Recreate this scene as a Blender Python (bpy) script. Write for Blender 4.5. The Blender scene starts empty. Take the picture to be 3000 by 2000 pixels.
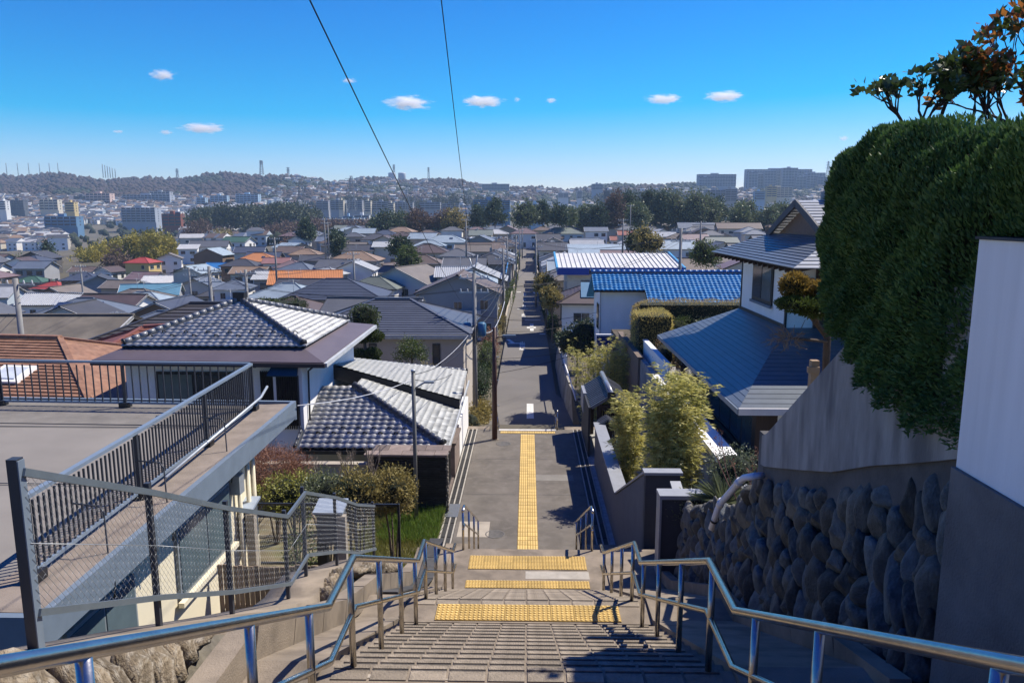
import bpy, math, random
import numpy as np
from mathutils import Vector, Matrix
R = math.radians
sc = bpy.context.scene
rnd = random.Random(7)
rng = np.random.default_rng(7)
# ------------------------------------------------------------------ camera
FPX = 2200.0; PITCH = math.atan(372/2200.0); YAW = math.atan(46/(FPX/math.cos(PITCH)))
CAM = Vector((0, 0, 9.5))
cd = bpy.data.cameras.new('camera'); cam = bpy.data.objects.new('camera', cd); sc.collection.objects.link(cam)
cd.sensor_width = 36; cd.lens = 36*FPX/3000; cd.clip_start = 0.05; cd.clip_end = 30000
cam.location = CAM; cam.rotation_euler = (math.pi/2-PITCH, 0, YAW); sc.camera = cam
# ------------------------------------------------------------------ world and sun
SUN_AZ, SUN_EL = R(57), R(53)
w = bpy.data.worlds.new('World'); sc.world = w; w.use_nodes = True
nt = w.node_tree; nt.nodes.clear()
sky = nt.nodes.new('ShaderNodeTexSky'); sky.sky_type = 'NISHITA'; sky.sun_disc = False
sky.sun_elevation = SUN_EL; sky.sun_rotation = SUN_AZ; sky.air_density = 1.0; sky.dust_density = 0.05; sky.ozone_density = 2.0; sky.altitude = 80
hs = nt.nodes.new('ShaderNodeHueSaturation'); hs.inputs['Saturation'].default_value = 1.5; hs.inputs['Value'].default_value = 1.0
bg = nt.nodes.new('ShaderNodeBackground'); bg.inputs['Strength'].default_value = 0.082
wo = nt.nodes.new('ShaderNodeOutputWorld')
nt.links.new(sky.outputs[0], hs.inputs['Color']); tn = nt.nodes.new('ShaderNodeVectorMath'); tn.operation = 'MULTIPLY'; tn.inputs[1].default_value = (.80, .98, 1.12)
nt.links.new(hs.outputs[0], tn.inputs[0]); 
gr = nt.nodes.new('ShaderNodeVectorMath'); gr.operation = 'MULTIPLY_ADD'; gr.inputs[1].default_value = (1.9, 1.08, 1.14); gr.inputs[2].default_value = (-3.2, -.5, 0)
mxn = nt.nodes.new('ShaderNodeVectorMath'); mxn.operation = 'MAXIMUM'; mxn.inputs[1].default_value = (0, 0, 0)
nt.links.new(tn.outputs[0], gr.inputs[0]); nt.links.new(gr.outputs[0], mxn.inputs[0]); nt.links.new(mxn.outputs[0], bg.inputs[0]); nt.links.new(bg.outputs[0], wo.inputs[0])
sl = bpy.data.lights.new('sun', 'SUN'); sl.energy = 5.0; sl.angle = R(0.5); sl.color = (1.0, 0.93, 0.82)
so = bpy.data.objects.new('sun', sl); sc.collection.objects.link(so)
SUNV = Vector((math.sin(SUN_AZ)*math.cos(SUN_EL), math.cos(SUN_AZ)*math.cos(SUN_EL), math.sin(SUN_EL)))
so.rotation_euler = SUNV.to_track_quat('Z', 'Y').to_euler()
vs = sc.view_settings; vs.view_transform = 'Standard'; vs.look = 'None'; vs.gamma = 1; vs.use_curve_mapping = False; vs.exposure = 0.5
sc.cycles.use_denoising = True; sc.cycles.max_bounces = 6; sc.cycles.diffuse_bounces = 3; sc.cycles.glossy_bounces = 3
sc.cycles.transparent_max_bounces = 8; sc.cycles.volume_bounces = 8; sc.cycles.sample_clamp_indirect = 6
# ------------------------------------------------------------------ helpers
COL = sc.collection
_cf = Vector((-math.sin(YAW)*math.cos(PITCH), math.cos(YAW)*math.cos(PITCH), -math.sin(PITCH)))
_cr = Vector((math.cos(YAW), math.sin(YAW), 0)); _cu = _cr.cross(_cf)
def ray(px, py): return _cf + _cr*((px-1500)/FPX) - _cu*((py-1000)/FPX)
def at(px, py, y):                      # a sight line met with the upright plane at distance y
    r = ray(px, py); return CAM + r*(y/r.y)
def atz(px, py, z):
    r = ray(px, py); return CAM + r*((z-CAM.z)/r.z)
def atx(px, py, x):
    r = ray(px, py); return CAM + r*(x/r.x)
def lerp(a, b, t): return a+(b-a)*t
def interp(t, pts):
    return float(np.interp(t, [p[0] for p in pts], [p[1] for p in pts]))

class MB:
    """collects verts / faces with a material index, then becomes one mesh"""
    def __init__(s): s.v = []; s.f = []; s.m = []; s.sm = []
    def add(s, vs, fs, mi=0, smooth=False):
        o = len(s.v); s.v.extend([tuple(p) for p in vs])
        for f in fs: s.f.append(tuple(i+o for i in f)); s.m.append(mi); s.sm.append(smooth)
        return s
    def box(s, c, d, rz=0, mi=0, tilt=None):
        hx, hy, hz = d[0]/2, d[1]/2, d[2]/2
        pts = [Vector((sx*hx, sy*hy, sz*hz)) for sz in (-1, 1) for sy in (-1, 1) for sx in (-1, 1)]
        M = Matrix.Rotation(rz, 3, 'Z')
        if tilt is not None: M = tilt
        pts = [M @ p + Vector(c) for p in pts]
        return s.add(pts, [(0,2,3,1), (4,5,7,6), (0,1,5,4), (2,6,7,3), (0,4,6,2), (1,3,7,5)], mi)
    def bx(s, x0, x1, y0, y1, z0, z1, mi=0): return s.box(((x0+x1)/2, (y0+y1)/2, (z0+z1)/2), (x1-x0, y1-y0, z1-z0), 0, mi)
    def beam(s, a, b, wd, ht, mi=0, up=(0, 0, 1)):
        a, b = Vector(a), Vector(b); d = (b-a); L = d.length; d.normalize()
        side = d.cross(Vector(up)); 
        if side.length < 1e-5: side = d.cross(Vector((1, 0, 0)))
        side.normalize(); u = side.cross(d)
        M = Matrix((side, d, u)).transposed()
        return s.box((a+b)/2, (wd, L, ht), 0, mi, M)
    def poly(s, pts, mi=0): return s.add(pts, [tuple(range(len(pts)))], mi)
    def slab(s, pts, t, mi=0, d=None):
        """polygon given thickness t downwards along -d"""
        pts = [Vector(p) for p in pts]
        if d is None:
            d = (pts[1]-pts[0]).cross(pts[2]-pts[0]).normalized()
        n = len(pts); low = [p-d*t for p in pts]
        fs = [tuple(range(n)), tuple(range(2*n-1, n-1, -1))]+[(i, n+i, n+(i+1) % n, (i+1) % n) for i in range(n)]
        return s.add(pts+low, fs, mi)
    def tube(s, path, r, n=8, mi=0, smooth=True, caps=True):
        path = [Vector(p) for p in path]; k = len(path)
        rr = r if isinstance(r, (list, tuple)) else [r]*k
        vs = []; fs = []; prev = None
        for i, p in enumerate(path):
            t = (path[min(i+1, k-1)]-path[max(i-1, 0)]).normalized()
            if prev is None:
                a = Vector((0, 0, 1)) if abs(t.z) < .9 else Vector((1, 0, 0)); u = t.cross(a).normalized()
            else:
                u = prev - t*prev.dot(t)
                u = u.normalized() if u.length > 1e-6 else t.cross(Vector((1, 0, 0.1))).normalized()
            prev = u; v = t.cross(u)
            for j in range(n):
                an = 2*math.pi*j/n; vs.append(p+(u*math.cos(an)+v*math.sin(an))*rr[i])
        for i in range(k-1):
            for j in range(n):
                a = i*n+j; b = i*n+(j+1) % n; fs.append((a, b, b+n, a+n))
        if caps: fs.append(tuple(range(n-1, -1, -1))); fs.append(tuple(range((k-1)*n, k*n)))
        return s.add(vs, fs, mi, smooth)
    def lathe(s, prof, c=(0, 0, 0), n=12, mi=0, smooth=True):
        vs = []; fs = []; k = len(prof)
        for (r, z) in prof:
            for j in range(n):
                a = 2*math.pi*j/n; vs.append((c[0]+r*math.cos(a), c[1]+r*math.sin(a), c[2]+z))
        for i in range(k-1):
            for j in range(n):
                a = i*n+j; b = i*n+(j+1) % n; fs.append((a, b, b+n, a+n))
        fs.append(tuple(range(n-1, -1, -1))); fs.append(tuple(range((k-1)*n, k*n)))
        return s.add(vs, fs, mi, smooth)
    def mesh(s, name):
        me = bpy.data.meshes.new(name); me.from_pydata(s.v, [], s.f)
        if any(s.m): me.polygons.foreach_set('material_index', s.m)
        if any(s.sm): me.polygons.foreach_set('use_smooth', s.sm)
        me.update(); return me
    def build(s, name, mats, parent=None, **kw): return ob(name, s.mesh(name), mats, parent, **kw)

def np_mesh(name, v, f, smooth=False):
    """v Nx3 float array, f MxK int array"""
    me = bpy.data.meshes.new(name); n, k = f.shape
    me.vertices.add(len(v)); me.vertices.foreach_set('co', np.ascontiguousarray(v, dtype=np.float32).ravel())
    me.loops.add(n*k); me.loops.foreach_set('vertex_index', np.ascontiguousarray(f, dtype=np.int32).ravel())
    me.polygons.add(n); me.polygons.foreach_set('loop_start', np.arange(0, n*k, k, dtype=np.int32))
    if smooth: me.polygons.foreach_set('use_smooth', np.ones(n, dtype=bool))
    me.update(calc_edges=True); return me

def ob(name, me, mats, parent=None, loc=None, rot=None, scale=None, label=None, cat=None, group=None, kind=None):
    o = bpy.data.objects.new(name, me); COL.objects.link(o)
    if mats is not None and me is not None and not len(me.materials):
        for m in (mats if isinstance(mats, (list, tuple)) else [mats]): me.materials.append(m)
    if parent is not None: o.parent = parent
    if loc is not None: o.location = loc
    if rot is not None: o.rotation_euler = rot
    if scale is not None: o.scale = scale
    if label: o['label'] = label
    if cat: o['category'] = cat
    if group: o['group'] = group
    if kind: o['kind'] = kind
    return o
def thing(name, label, cat, loc=(0, 0, 0), rz=0, group=None):
    o = bpy.data.objects.new(name, None); COL.objects.link(o); o.location = loc; o.rotation_euler = (0, 0, rz)
    o.empty_display_size = .2; o['label'] = label; o['category'] = cat; o['kind'] = 'thing'
    if group: o['group'] = group
    return o
def struct(name, mb, mats, label=None):
    me = mb.mesh(name) if isinstance(mb, MB) else mb
    return ob(name, me, mats, kind='structure', label=label)
def copy_tree(o, parent=None):
    c = o.copy(); COL.objects.link(c)
    if parent is not None: c.parent = parent
    for ch in list(o.children): copy_tree(ch, c)
    return c

# ------------------------------------------------------------------ materials
_mats = {}
def mat(name, col, rough=.8, var=.2, ns=3.0, bump=.15, bs=40.0, metal=0.0, spec=.4, rand=0.0, dark=None, lines=None, stretch=None, coat=0, transl=0, alpha=None):
    """one Principled surface: two-scale colour noise, fine bump, optional per-object shade, stains, course lines"""
    if name in _mats: return _mats[name]
    m = bpy.data.materials.new(name); m.use_nodes = True; _mats[name] = m
    n = m.node_tree; N = n.nodes; L = n.links; N.clear()
    out = N.new('ShaderNodeOutputMaterial'); b = N.new('ShaderNodeBsdfPrincipled'); L.new(b.outputs[0], out.inputs[0])
    tc = N.new('ShaderNodeTexCoord'); co = tc.outputs['Object']
    if stretch:
        mp = N.new('ShaderNodeMapping'); mp.inputs['Scale'].default_value = stretch; L.new(co, mp.inputs[0]); co = mp.outputs[0]
    n1 = N.new('ShaderNodeTexNoise'); n1.inputs['Scale'].default_value = ns; n1.inputs['Detail'].default_value = 6; n1.inputs['Roughness'].default_value = .62; L.new(co, n1.inputs[0])
    rmp = N.new('ShaderNodeMapRange'); rmp.inputs[1].default_value = .28; rmp.inputs[2].default_value = .72
    rmp.inputs[3].default_value = 1-var; rmp.inputs[4].default_value = 1+var; L.new(n1.outputs[0], rmp.inputs[0])
    mul = N.new('ShaderNodeVectorMath'); mul.operation = 'SCALE'; mul.inputs[0].default_value = col[:3]; L.new(rmp.outputs[0], mul.inputs['Scale'])
    cur = mul.outputs[0]
    if rand:
        oi = N.new('ShaderNodeObjectInfo'); r2 = N.new('ShaderNodeMapRange'); r2.inputs[3].default_value = 1-rand; r2.inputs[4].default_value = 1+rand
        L.new(oi.outputs['Random'], r2.inputs[0]); m2 = N.new('ShaderNodeVectorMath'); m2.operation = 'SCALE'; L.new(cur, m2.inputs[0]); L.new(r2.outputs[0], m2.inputs['Scale']); cur = m2.outputs[0]
    if dark:                                                     # (amount, scale, colour) stains with a shape of their own
        n3 = N.new('ShaderNodeTexNoise'); n3.inputs['Scale'].default_value = dark[1]; n3.inputs['Detail'].default_value = 8; L.new(co, n3.inputs[0])
        r3 = N.new('ShaderNodeMapRange'); r3.inputs[1].default_value = .5; r3.inputs[2].default_value = .66; r3.inputs[4].default_value = dark[0]; L.new(n3.outputs[0], r3.inputs[0])
        mx = N.new('ShaderNodeMix'); mx.data_type = 'RGBA'; L.new(r3.outputs[0], mx.inputs[0]); L.new(cur, mx.inputs[6]); mx.inputs[7].default_value = (*dark[2][:3], 1); cur = mx.outputs[2]
    h = None
    if lines:                                                    # (axis, spacing m, depth) fine courses on far roofs
        sx = N.new('ShaderNodeSeparateXYZ'); L.new(tc.outputs['Object'], sx.inputs[0])
        q = N.new('ShaderNodeMath'); q.operation = 'DIVIDE'; q.inputs[1].default_value = lines[1]; L.new(sx.outputs[lines[0]], q.inputs[0])
        fr = N.new('ShaderNodeMath'); fr.operation = 'FRACT'; L.new(q.outputs[0], fr.inputs[0])
        gt = N.new('ShaderNodeMapRange'); gt.inputs[1].default_value = 0; gt.inputs[2].default_value = .22; gt.inputs[3].default_value = 1-lines[2]; gt.inputs[4].default_value = 1; L.new(fr.outputs[0], gt.inputs[0])
        m4 = N.new('ShaderNodeVectorMath'); m4.operation = 'SCALE'; L.new(cur, m4.inputs[0]); L.new(gt.outputs[0], m4.inputs['Scale']); cur = m4.outputs[0]; h = fr.outputs[0]
    L.new(cur, b.inputs['Base Color'])
    b.inputs['Roughness'].default_value = rough; b.inputs['Metallic'].default_value = metal; b.inputs['Specular IOR Level'].default_value = spec
    if coat: b.inputs['Coat Weight'].default_value = coat
    if bump:
        n2 = N.new('ShaderNodeTexNoise'); n2.inputs['Scale'].default_value = bs; n2.inputs['Detail'].default_value = 5; L.new(co, n2.inputs[0])
        bp = N.new('ShaderNodeBump'); bp.inputs['Strength'].default_value = bump; bp.inputs['Distance'].default_value = .02
        L.new(n2.outputs[0], bp.inputs['Height']); L.new(bp.outputs[0], b.inputs['Normal'])
    if transl:
        t = N.new('ShaderNodeBsdfTranslucent'); L.new(cur, t.inputs[0]); ms = N.new('ShaderNodeMixShader'); ms.inputs[0].default_value = transl
        L.new(b.outputs[0], ms.inputs[1]); L.new(t.outputs[0], ms.inputs[2]); L.new(ms.outputs[0], out.inputs[0])
    return m
def glass_mat(name='window_glass', col=(.02, .03, .04), rough=.06):
    return mat(name, col, rough, .3, .7, 0, spec=.9)
def leaf_mat(name, c1, c2, rough=.5, transl=.25, ns=1.2, spec=.35):
    """foliage: clump-scale and leaf-scale colour noise between two greens"""
    if name in _mats: return _mats[name]
    m = bpy.data.materials.new(name); m.use_nodes = True; _mats[name] = m
    n = m.node_tree; N = n.nodes; L = n.links; N.clear()
    out = N.new('ShaderNodeOutputMaterial'); b = N.new('ShaderNodeBsdfPrincipled')
    tc = N.new('ShaderNodeTexCoord'); a = N.new('ShaderNodeTexNoise'); a.inputs['Scale'].default_value = ns; a.inputs['Detail'].default_value = 8; a.inputs['Roughness'].default_value = .75
    L.new(tc.outputs['Object'], a.inputs[0]); r = N.new('ShaderNodeMapRange'); r.inputs[1].default_value = .33; r.inputs[2].default_value = .67; L.new(a.outputs[0], r.inputs[0])
    mx = N.new('ShaderNodeMix'); mx.data_type = 'RGBA'; mx.inputs[6].default_value = (*c1, 1); mx.inputs[7].default_value = (*c2, 1); L.new(r.outputs[0], mx.inputs[0])
    L.new(mx.outputs[2], b.inputs['Base Color']); b.inputs['Roughness'].default_value = rough; b.inputs['Specular IOR Level'].default_value = spec
    t = N.new('ShaderNodeBsdfTranslucent'); L.new(mx.outputs[2], t.inputs[0]); ms = N.new('ShaderNodeMixShader'); ms.inputs[0].default_value = transl
    L.new(b.outputs[0], ms.inputs[1]); L.new(t.outputs[0], ms.inputs[2]); L.new(ms.outputs[0], out.inputs[0])
    return m
# common surfaces
CONC = mat('weathered_concrete', (.225, .183, .136), .9, .32, 1.6, .4, 60, dark=(.6, 2.2, (.10, .08, .06)))
CONC2 = mat('pale_concrete', (.38, .33, .26), .9, .25, 2.5, .3, 70, dark=(.4, 5, (.25, .22, .18)))
ASPH = mat('old_asphalt', (.135, .118, .098), .92, .28, .9, .5, 160, dark=(.4, 3.1, (.19, .17, .145)))
ROADM = mat('road_asphalt', (.15, .138, .125), .93, .18, .25, .3, 120, dark=(.4, .5, (.12, .115, .11)))
STEEL = mat('stainless_steel', (.5, .46, .40), .24, .15, 8, .05, 30, metal=1.0)
GALV = mat('galvanised_steel', (.40, .43, .45), .5, .15, 9, .05, 30, metal=.5)
DKPAINT = mat('dark_grey_paint', (.035, .04, .05), .45, .15, 4, .05)
BLUEGREY = mat('blue_grey_paint', (.15, .19, .235), .5, .12, 3, .05)
WHITEW = mat('white_plaster', (.84, .83, .80), .85, .06, 1.5, .1, 80, stretch=(1, 1, .3))
YELLOW = mat('tactile_yellow', (.44, .29, .085), .85, .2, 7, .25, 90, rand=.14, dark=(.35, 9, (.26, .17, .06)))
YELLOWT = mat('tactile_yellow_worn', (.66, .47, .17), .8, .2, 9, .2, 90, rand=.12, dark=(.25, 14, (.42, .30, .12)))
BLACKM = mat('black_metal', (.016, .017, .02), .45, .2, 5, .05)
WOODD = mat('dark_wood', (.045, .025, .018), .6, .3, 6, .2, stretch=(8, 8, .6))
GLASS = glass_mat()
# ------------------------------------------------------------------ terrain
ROADP = [(30, -4.7), (50, -4.8), (73, -4.7), (106, -4.9), (141, -6.6), (198, -7.2), (250, -5.4), (316, -3.3), (370, -3), (420, -4.2), (500, -8), (620, -13), (900, -14), (1100, 0), (1400, 30), (1800, 66), (2100, 84), (2500, 92), (4000, 60), (9000, 0)]
def ground(x, y):
    """lie of the land: flat by the street, falling away to a valley on the left, hills far off"""
    r = interp(y, ROADP)
    if y < 700:
        k = max(0, min(1, (700-y)/250))
        if x < -4:
            e = -x-4-max(0, (y-120)*.35)
            if e > 0: r += k*interp(e, [(0, 0), (16, -2), (56, -4.7), (120, -6), (250, -10), (500, -14)])
        else: r += k*min(6, .022*(x-4)) if x > 4 else 0
    if y > 1000:
        k = min(1, (y-1000)/900)
        th = x/y
        r += k*(interp(th, [(-1.2, 5), (-.7, 25), (-.35, 26), (-.2, 22), (-.05, 0), (.1, -2), (.3, 2), (.45, 18), (1, 10)]) + 7*math.sin(th*23+y*.002)+4*math.sin(th*61+1.3))
    return r
def ground_near(x, y):
    if y < 36.5:
        # garden level beside the flat street, terraces handled by their own walls
        return -.9 if abs(x) < 5 else (-.35 if x < 0 else -.2)
    if y < 44:
        t = (y-36.5)/7.5; return lerp(-.9, ground(x, 44)-.3, t)
    return ground(x, y)
def build_terrain():
    ys = [10, 16, 22, 28, 33, 36.5, 40, 44]+list(np.arange(52, 420, 12))+list(np.arange(440, 1100, 40))+list(np.arange(1150, 2700, 55))+[2900, 3300]
    us = np.linspace(-1, 1, 121); v = []; f = []
    for j, y in enumerate(ys):
        half = 60+1.25*y
        for u in us:
            x = half*u; z = ground_near(x, y)
            if y > 44: z -= .05+ (0.25 if abs(x) < 6 and y < 420 else 0)
            v.append((x, y, z))
    n = len(us)
    for j in range(len(ys)-1):
        for i in range(n-1): a = j*n+i; f.append((a, a+1, a+n+1, a+n))
    me = np_mesh('terrain', np.array(v), np.array(f), True)
    return me
m = mat('valley_ground', (.11, .095, .065), .95, .4, .03, .2, 2, dark=(.6, .012, (.05, .055, .03)))
struct('terrain', build_terrain(), m)
# ------------------------------------------------------------------ stairs
SX = 1.62                                   # half width of the stairway slabs
def flight(y0, z0, y1, z1, n):
    """step list (y_front, y_back, z_top) going down away from the camera"""
    run = (y1-y0)/n; rise = (z0-z1)/n
    return [(y0+i*run, y0+(i+1)*run, z0-(i+1)*rise) for i in range(n-1)], run, rise
stairs = struct('stairs', MB().bx(-SX, SX, -3.5, .02, 6.0, 8.28), CONC, 'worn concrete public stairway descending between steel handrails')
FL = [(.02, 8.28, 4.55, 5.96, 14), (5.43, 5.96, 8.93, 4.33, 12), (9.52, 4.33, 13.45, 2.40, 13), (15.2, 2.40, 20.1, 0.0, 15)]
LAND = [(4.55, 5.43, 5.96), (8.93, 9.52, 4.33), (13.45, 15.2, 2.40)]
treadtile = MB(); tw = .305
# an anti-slip tread tile: pale body, dark ribbed nose
treadtile.bx(-tw/2+.012, tw/2-.012, -.085, .032, -.02, .008, 0); treadtile.bx(-tw/2+.012, tw/2-.012, .058, .094, -.02, .010, 0); treadtile.bx(-tw/2+.012, tw/2-.012, .0321, .0579, -.02, .003, 1)

tile_me = treadtile.mesh('tread_tile')
tile_me.materials.append(mat('tread_pale', (.26, .215, .16), .9, .4, 5, .6, 70, rand=.2, dark=(.5, 3, (.14, .115, .088)))); tile_me.materials.append(mat('tread_grip', (.06, .052, .045), .85, .3, 10, .3, 80, rand=.25, dark=(.3, 14, (.2, .18, .15))))
stepme = {}
for fi, (y0, z0, y1, z1, n) in enumerate(FL):
    steps, run, rise = flight(y0, z0, y1, z1, n)
    key = fi
    mb = MB().bx(-SX, SX, -.3, run, -rise-.25, 0)
    me = mb.mesh('step')
    for (a, b, z) in steps:
        ob('step', me, CONC, stairs, (0, a, z))
        if fi in (1, 2):
            for k in range(-5, 5):
                ob('tread_tile', tile_me, None, stairs, ((k+.5)*tw+rnd.uniform(-.004, .004), b-.094, z+.001), (0, 0, rnd.uniform(-.006, .006)))
    if fi in (1, 2):                    # nosing of the landing itself
        for k in range(-5, 5):
            ob('tread_tile', tile_me, None, stairs, ((k+.5)*tw, y0-.094, z0+.001))
for (a, b, z) in LAND:
    MB().bx(-SX, SX, a-.02, b, z-.6, z-.001).build('landing', CONC, stairs)
# pale repair patch and anchor bolt
MB().bx(-.02, 1.25, 13.86, 14.18, 2.38, 2.404).build('repair_patch', mat('pale_patch', (.36, .325, .27), .9, .2, 4, .3, 90), stairs)
MB().lathe([(.05, 0), (.05, .012), (.035, .028), (.012, .035)], (-.63, 5.16, 5.96)).build('anchor_bolt', DKPAINT, stairs)
for (x, y, s) in ((-.64, 5.27, .03), (-.18, 5.1, .09), (-1.25, 5.3, .07)):
    b = MB(); pts = []
    for k in range(9):
        a = k/9*2*math.pi; rr = s*rnd.uniform(.5, 1.1); pts.append((x+rr*1.5*math.cos(a), y+rr*.45*math.sin(a), 5.964))
    b.poly(pts).build('mortar_smear', CONC2, stairs)
# side ramps beside the steps (rough concrete slopes with kerb)
def ramp(x0, x1, name='side_slope'):
    prof = [(-3.5, 8.35), (.0, 8.35), (4.55, 6.02), (5.43, 6.0), (8.93, 4.38), (9.52, 4.36), (13.45, 2.44), (15.2, 2.42), (20.1, .04), (20.6, .04)]
    mb = MB()
    for (a, za), (b, zb) in zip(prof, prof[1:]):
        mb.add([(x0, a, za), (x1, a, za), (x1, b, zb), (x0, b, zb), (x0, a, za-1.2), (x1, a, za-1.2), (x1, b, zb-1.2), (x0, b, zb-1.2)],
               [(0, 1, 2, 3), (7, 6, 5, 4), (0, 3, 7, 4), (1, 5, 6, 2), (0, 4, 5, 1), (3, 2, 6, 7)])
    return mb.build(name, CONC, stairs)
ramp(-2.35, -SX-.003); ramp(SX+.003, 3.2)
# low kerb blocks along the left slope
kb = MB().beam((0, 0, 0), (0, .86, -.4), .2, .34).mesh('kerb_block')
for k in range(11):
    y = 3.6+k*.93; z = interp(y, [(0, 8.35), (4.55, 6.02), (5.43, 6.0), (8.93, 4.38), (9.52, 4.36), (13.45, 2.44)])
    zb = interp(y+.93, [(0, 8.35), (4.55, 6.02), (5.43, 6.0), (8.93, 4.38), (9.52, 4.36), (13.45, 2.44)])
    MB().beam((-2.25, y+.01, z+.13), (-2.25, y+.92, zb+.13), .2, .3).build('kerb_block', CONC, stairs)
# ------------------------------------------------------------------ flat street and lower road
GX0, GX1 = -2.2, 2.02
street = struct('street_pavement', MB().bx(GX0, GX1, 20.1, 32.55, -.3, 0.0), ASPH)
for (x, y, sx, sy, m_) in ((-1.62, 21.7, .95, 1.15, CONC2), (1.0, 26.3, 1.4, .62, mat('grey_patch', (.2, .185, .16), .95, .15, 3, .3, 120))):
    MB().bx(x-sx/2, x+sx/2, y-sy/2, y+sy/2, -.05, .004).build('repair_patch', m_, street)
for (x, y, r) in ((-.95, 21.35, .3), (-.98, 30.4, .32)):
    MB().lathe([(r, -.03), (r, .004), (r*.9, .006), (r*.88, .003), (r*.3, .004)], (x, y, 0), 24).build('manhole_cover', mat('iron_cover', (.10, .092, .08), .7, .3, 12, .4, 60), street)
for y in (24.6, 28.4):
    MB().bx(GX0+.01, -.36, y, y+.012, -.02, .002).build('joint', BLACKM, street); MB().bx(.4, GX1-.01, y, y+.012, -.02, .002).build('joint', BLACKM, street)
MB().bx(-1.25, 1.3, 32.36, 32.552, -.1, .012).build('edge_strip', mat('worn_white', (.6, .58, .53), .85, .25, 6, .2), street)
# gutters: two pale rails with slotted cover plates between
cover = MB()
cover.bx(-.15, .15, 0, .98, -.05, -.012, 0)
for k in range(14): cover.bx(-.13, .13, .03+k*.068, .065+k*.068, -.012, -.004, 0)
cover_me = cover.mesh('gutter_cover'); cover_me.materials.append(mat('gutter_iron', (.06, .058, .055), .8, .3, 10, .3, 60, rand=.25))
RAILC = mat('gutter_rail', (.36, .33, .28), .85, .2, 6, .2)
for sx_, x in ((-1, -2.42), (1, 2.24)):
    MB().bx(x-.2, x+.2, 20.1, 32.6, -.3, -.06).build('gutter_bed', BLACKM, street)
    for dx in (-.18, 0, .18): MB().bx(x+dx-.022, x+dx+.022, 20.1, 32.6, -.2, .006).build('gutter_rail', RAILC, street)
    for k in range(12):
        for dx in (-.09, .09): ob('gutter_cover', cover_me, None, street, (x+dx, 20.15+k*1.03, -.008), None, (.5, 1, 1))
MB().bx(-2.62, -2.2, 22.6, 23.7, -.02, .012).build('grate', mat('grate_steel', (.2, .21, .22), .5, .3, 40, .5, 40, metal=.6), street)
# gutter grate beside upper flights (left of the slope)
for k in range(6):
    a = 9.9+k*.95
    MB().beam((-1.98, a, interp(a, [(9.52, 4.39), (13.45, 2.47), (15.2, 2.45)])), (-1.98, a+.93, interp(a+.93, [(9.52, 4.39), (13.45, 2.47), (15.2, 2.45)])), .3, .02).build('gutter_cover', cover_me.materials[0], stairs)
# tactile tiles ------------------------------------------------------
def dot_tile(nx=5, ny=5, sx=.297, sy=.297):
    mb = MB().bx(-sx/2, sx/2, -sy/2, sy/2, -.01, .012)
    for i in range(nx):
        for j in range(ny):
            cx = (i+.5)/nx*sx-sx/2; cy = (j+.5)/ny*sy-sy/2
            mb.lathe([(.022, .012), (.016, .021), (.006, .024)], (cx, cy, 0), 6, 1)
    return mb
def bar_tile(n=4, s=.297, across=False):
    mb = MB().bx(-s/2, s/2, -s/2, s/2, -.01, .012)
    for i in range(n):
        c = (i+.5)/n*s-s/2
        mb.bx(c-.02, c+.02, -s/2+.014, s/2-.014, .0121, .026, 1)
    return mb
dt = dot_tile().mesh('tactile_tile'); dt.materials.append(YELLOW); dt.materials.append(YELLOWT)
dh = dot_tile(5, 2, .297, .10).mesh('tactile_tile'); dh.materials.append(YELLOW); dh.materials.append(YELLOWT)
bt = bar_tile().mesh('tactile_tile'); bt.materials.append(YELLOW); bt.materials.append(YELLOWT)
X0T = .02
for k in range(8):
    x = X0T+(k-3.5)*.302
    ob('tactile_tile', dt, None, stairs, (x, 9.2, 4.33)); ob('tactile_tile', dh, None, stairs, (x, 8.998, 4.33))
    ob('tactile_tile', dt, None, stairs, (x, 13.62, 2.40))
    for y in (14.4, 14.702): ob('tactile_tile', dt, None, stairs, (x, y, 2.40))
for j in range(38):
    for k in (-.151, .151): ob('tactile_tile', bt, None, street, (.03+k+rnd.uniform(-.002, .002), 20.42+j*.302, 0), (0, 0, rnd.uniform(-.006, .006)))
for k in range(8): ob('tactile_tile', bt, None, street, (.03+(k-3.5)*.302, 32.05, 0), None)
# steps down past the edge (out of sight from above) and the road below
low = struct('lower_steps', MB().bx(-1.7, 1.7, 32.55, 32.9, -4.9, -.18), CONC)
for i in range(1, 26): MB().bx(-1.7, 1.7, 32.9+(i-1)*.34, 32.9+i*.34+.02, -5, -.18*(i+1)+.02).build('step', CONC, low)
MB().bx(-12, -1.7, 32.6, 33.1, -6, -.02).build('bank_wall', CONC, low); MB().bx(1.7, 12, 32.6, 33.1, -6, -.02).build('bank_wall', CONC, low)
RW = 2.32
def road_mesh():
    v = []; f = []; ys = list(np.arange(41, 300, 6))
    for y in ys:
        z = interp(y, ROADP)
        wl = -RW-.2 if y > 52 else -5; wr = RW if y > 58 else lerp(5.4, RW, max(0, min(1, (y-50)/8)))
        v += [(wl, y, z), (wr, y, z)]
    for i in range(len(ys)-1): f.append((2*i, 2*i+1, 2*i+3, 2*i+2))
    return np_mesh('road', np.array(v, float), np.array(f))
road = struct('road', road_mesh(), ROADM)
PAINT = mat('road_paint', (.66, .65, .6), .8, .2, 9, .2, dark=(.5, 12, (.25, .24, .22)))
def mark(pts, name='road_marking'):
    z = lambda y: interp(y, ROADP)+.006
    MB().poly([(x*1.15, y*1.15, z(y*1.15)) for x, y in pts]).build(name, PAINT, road)
def rect(x0, x1, y0, y1): mark([(x0, y0), (x1, y0), (x1, y1), (x0, y1)])
rect(-.85, 1.0, 42.6, 43.5); rect(-.02, .42, 43.5, 48.6)
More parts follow.
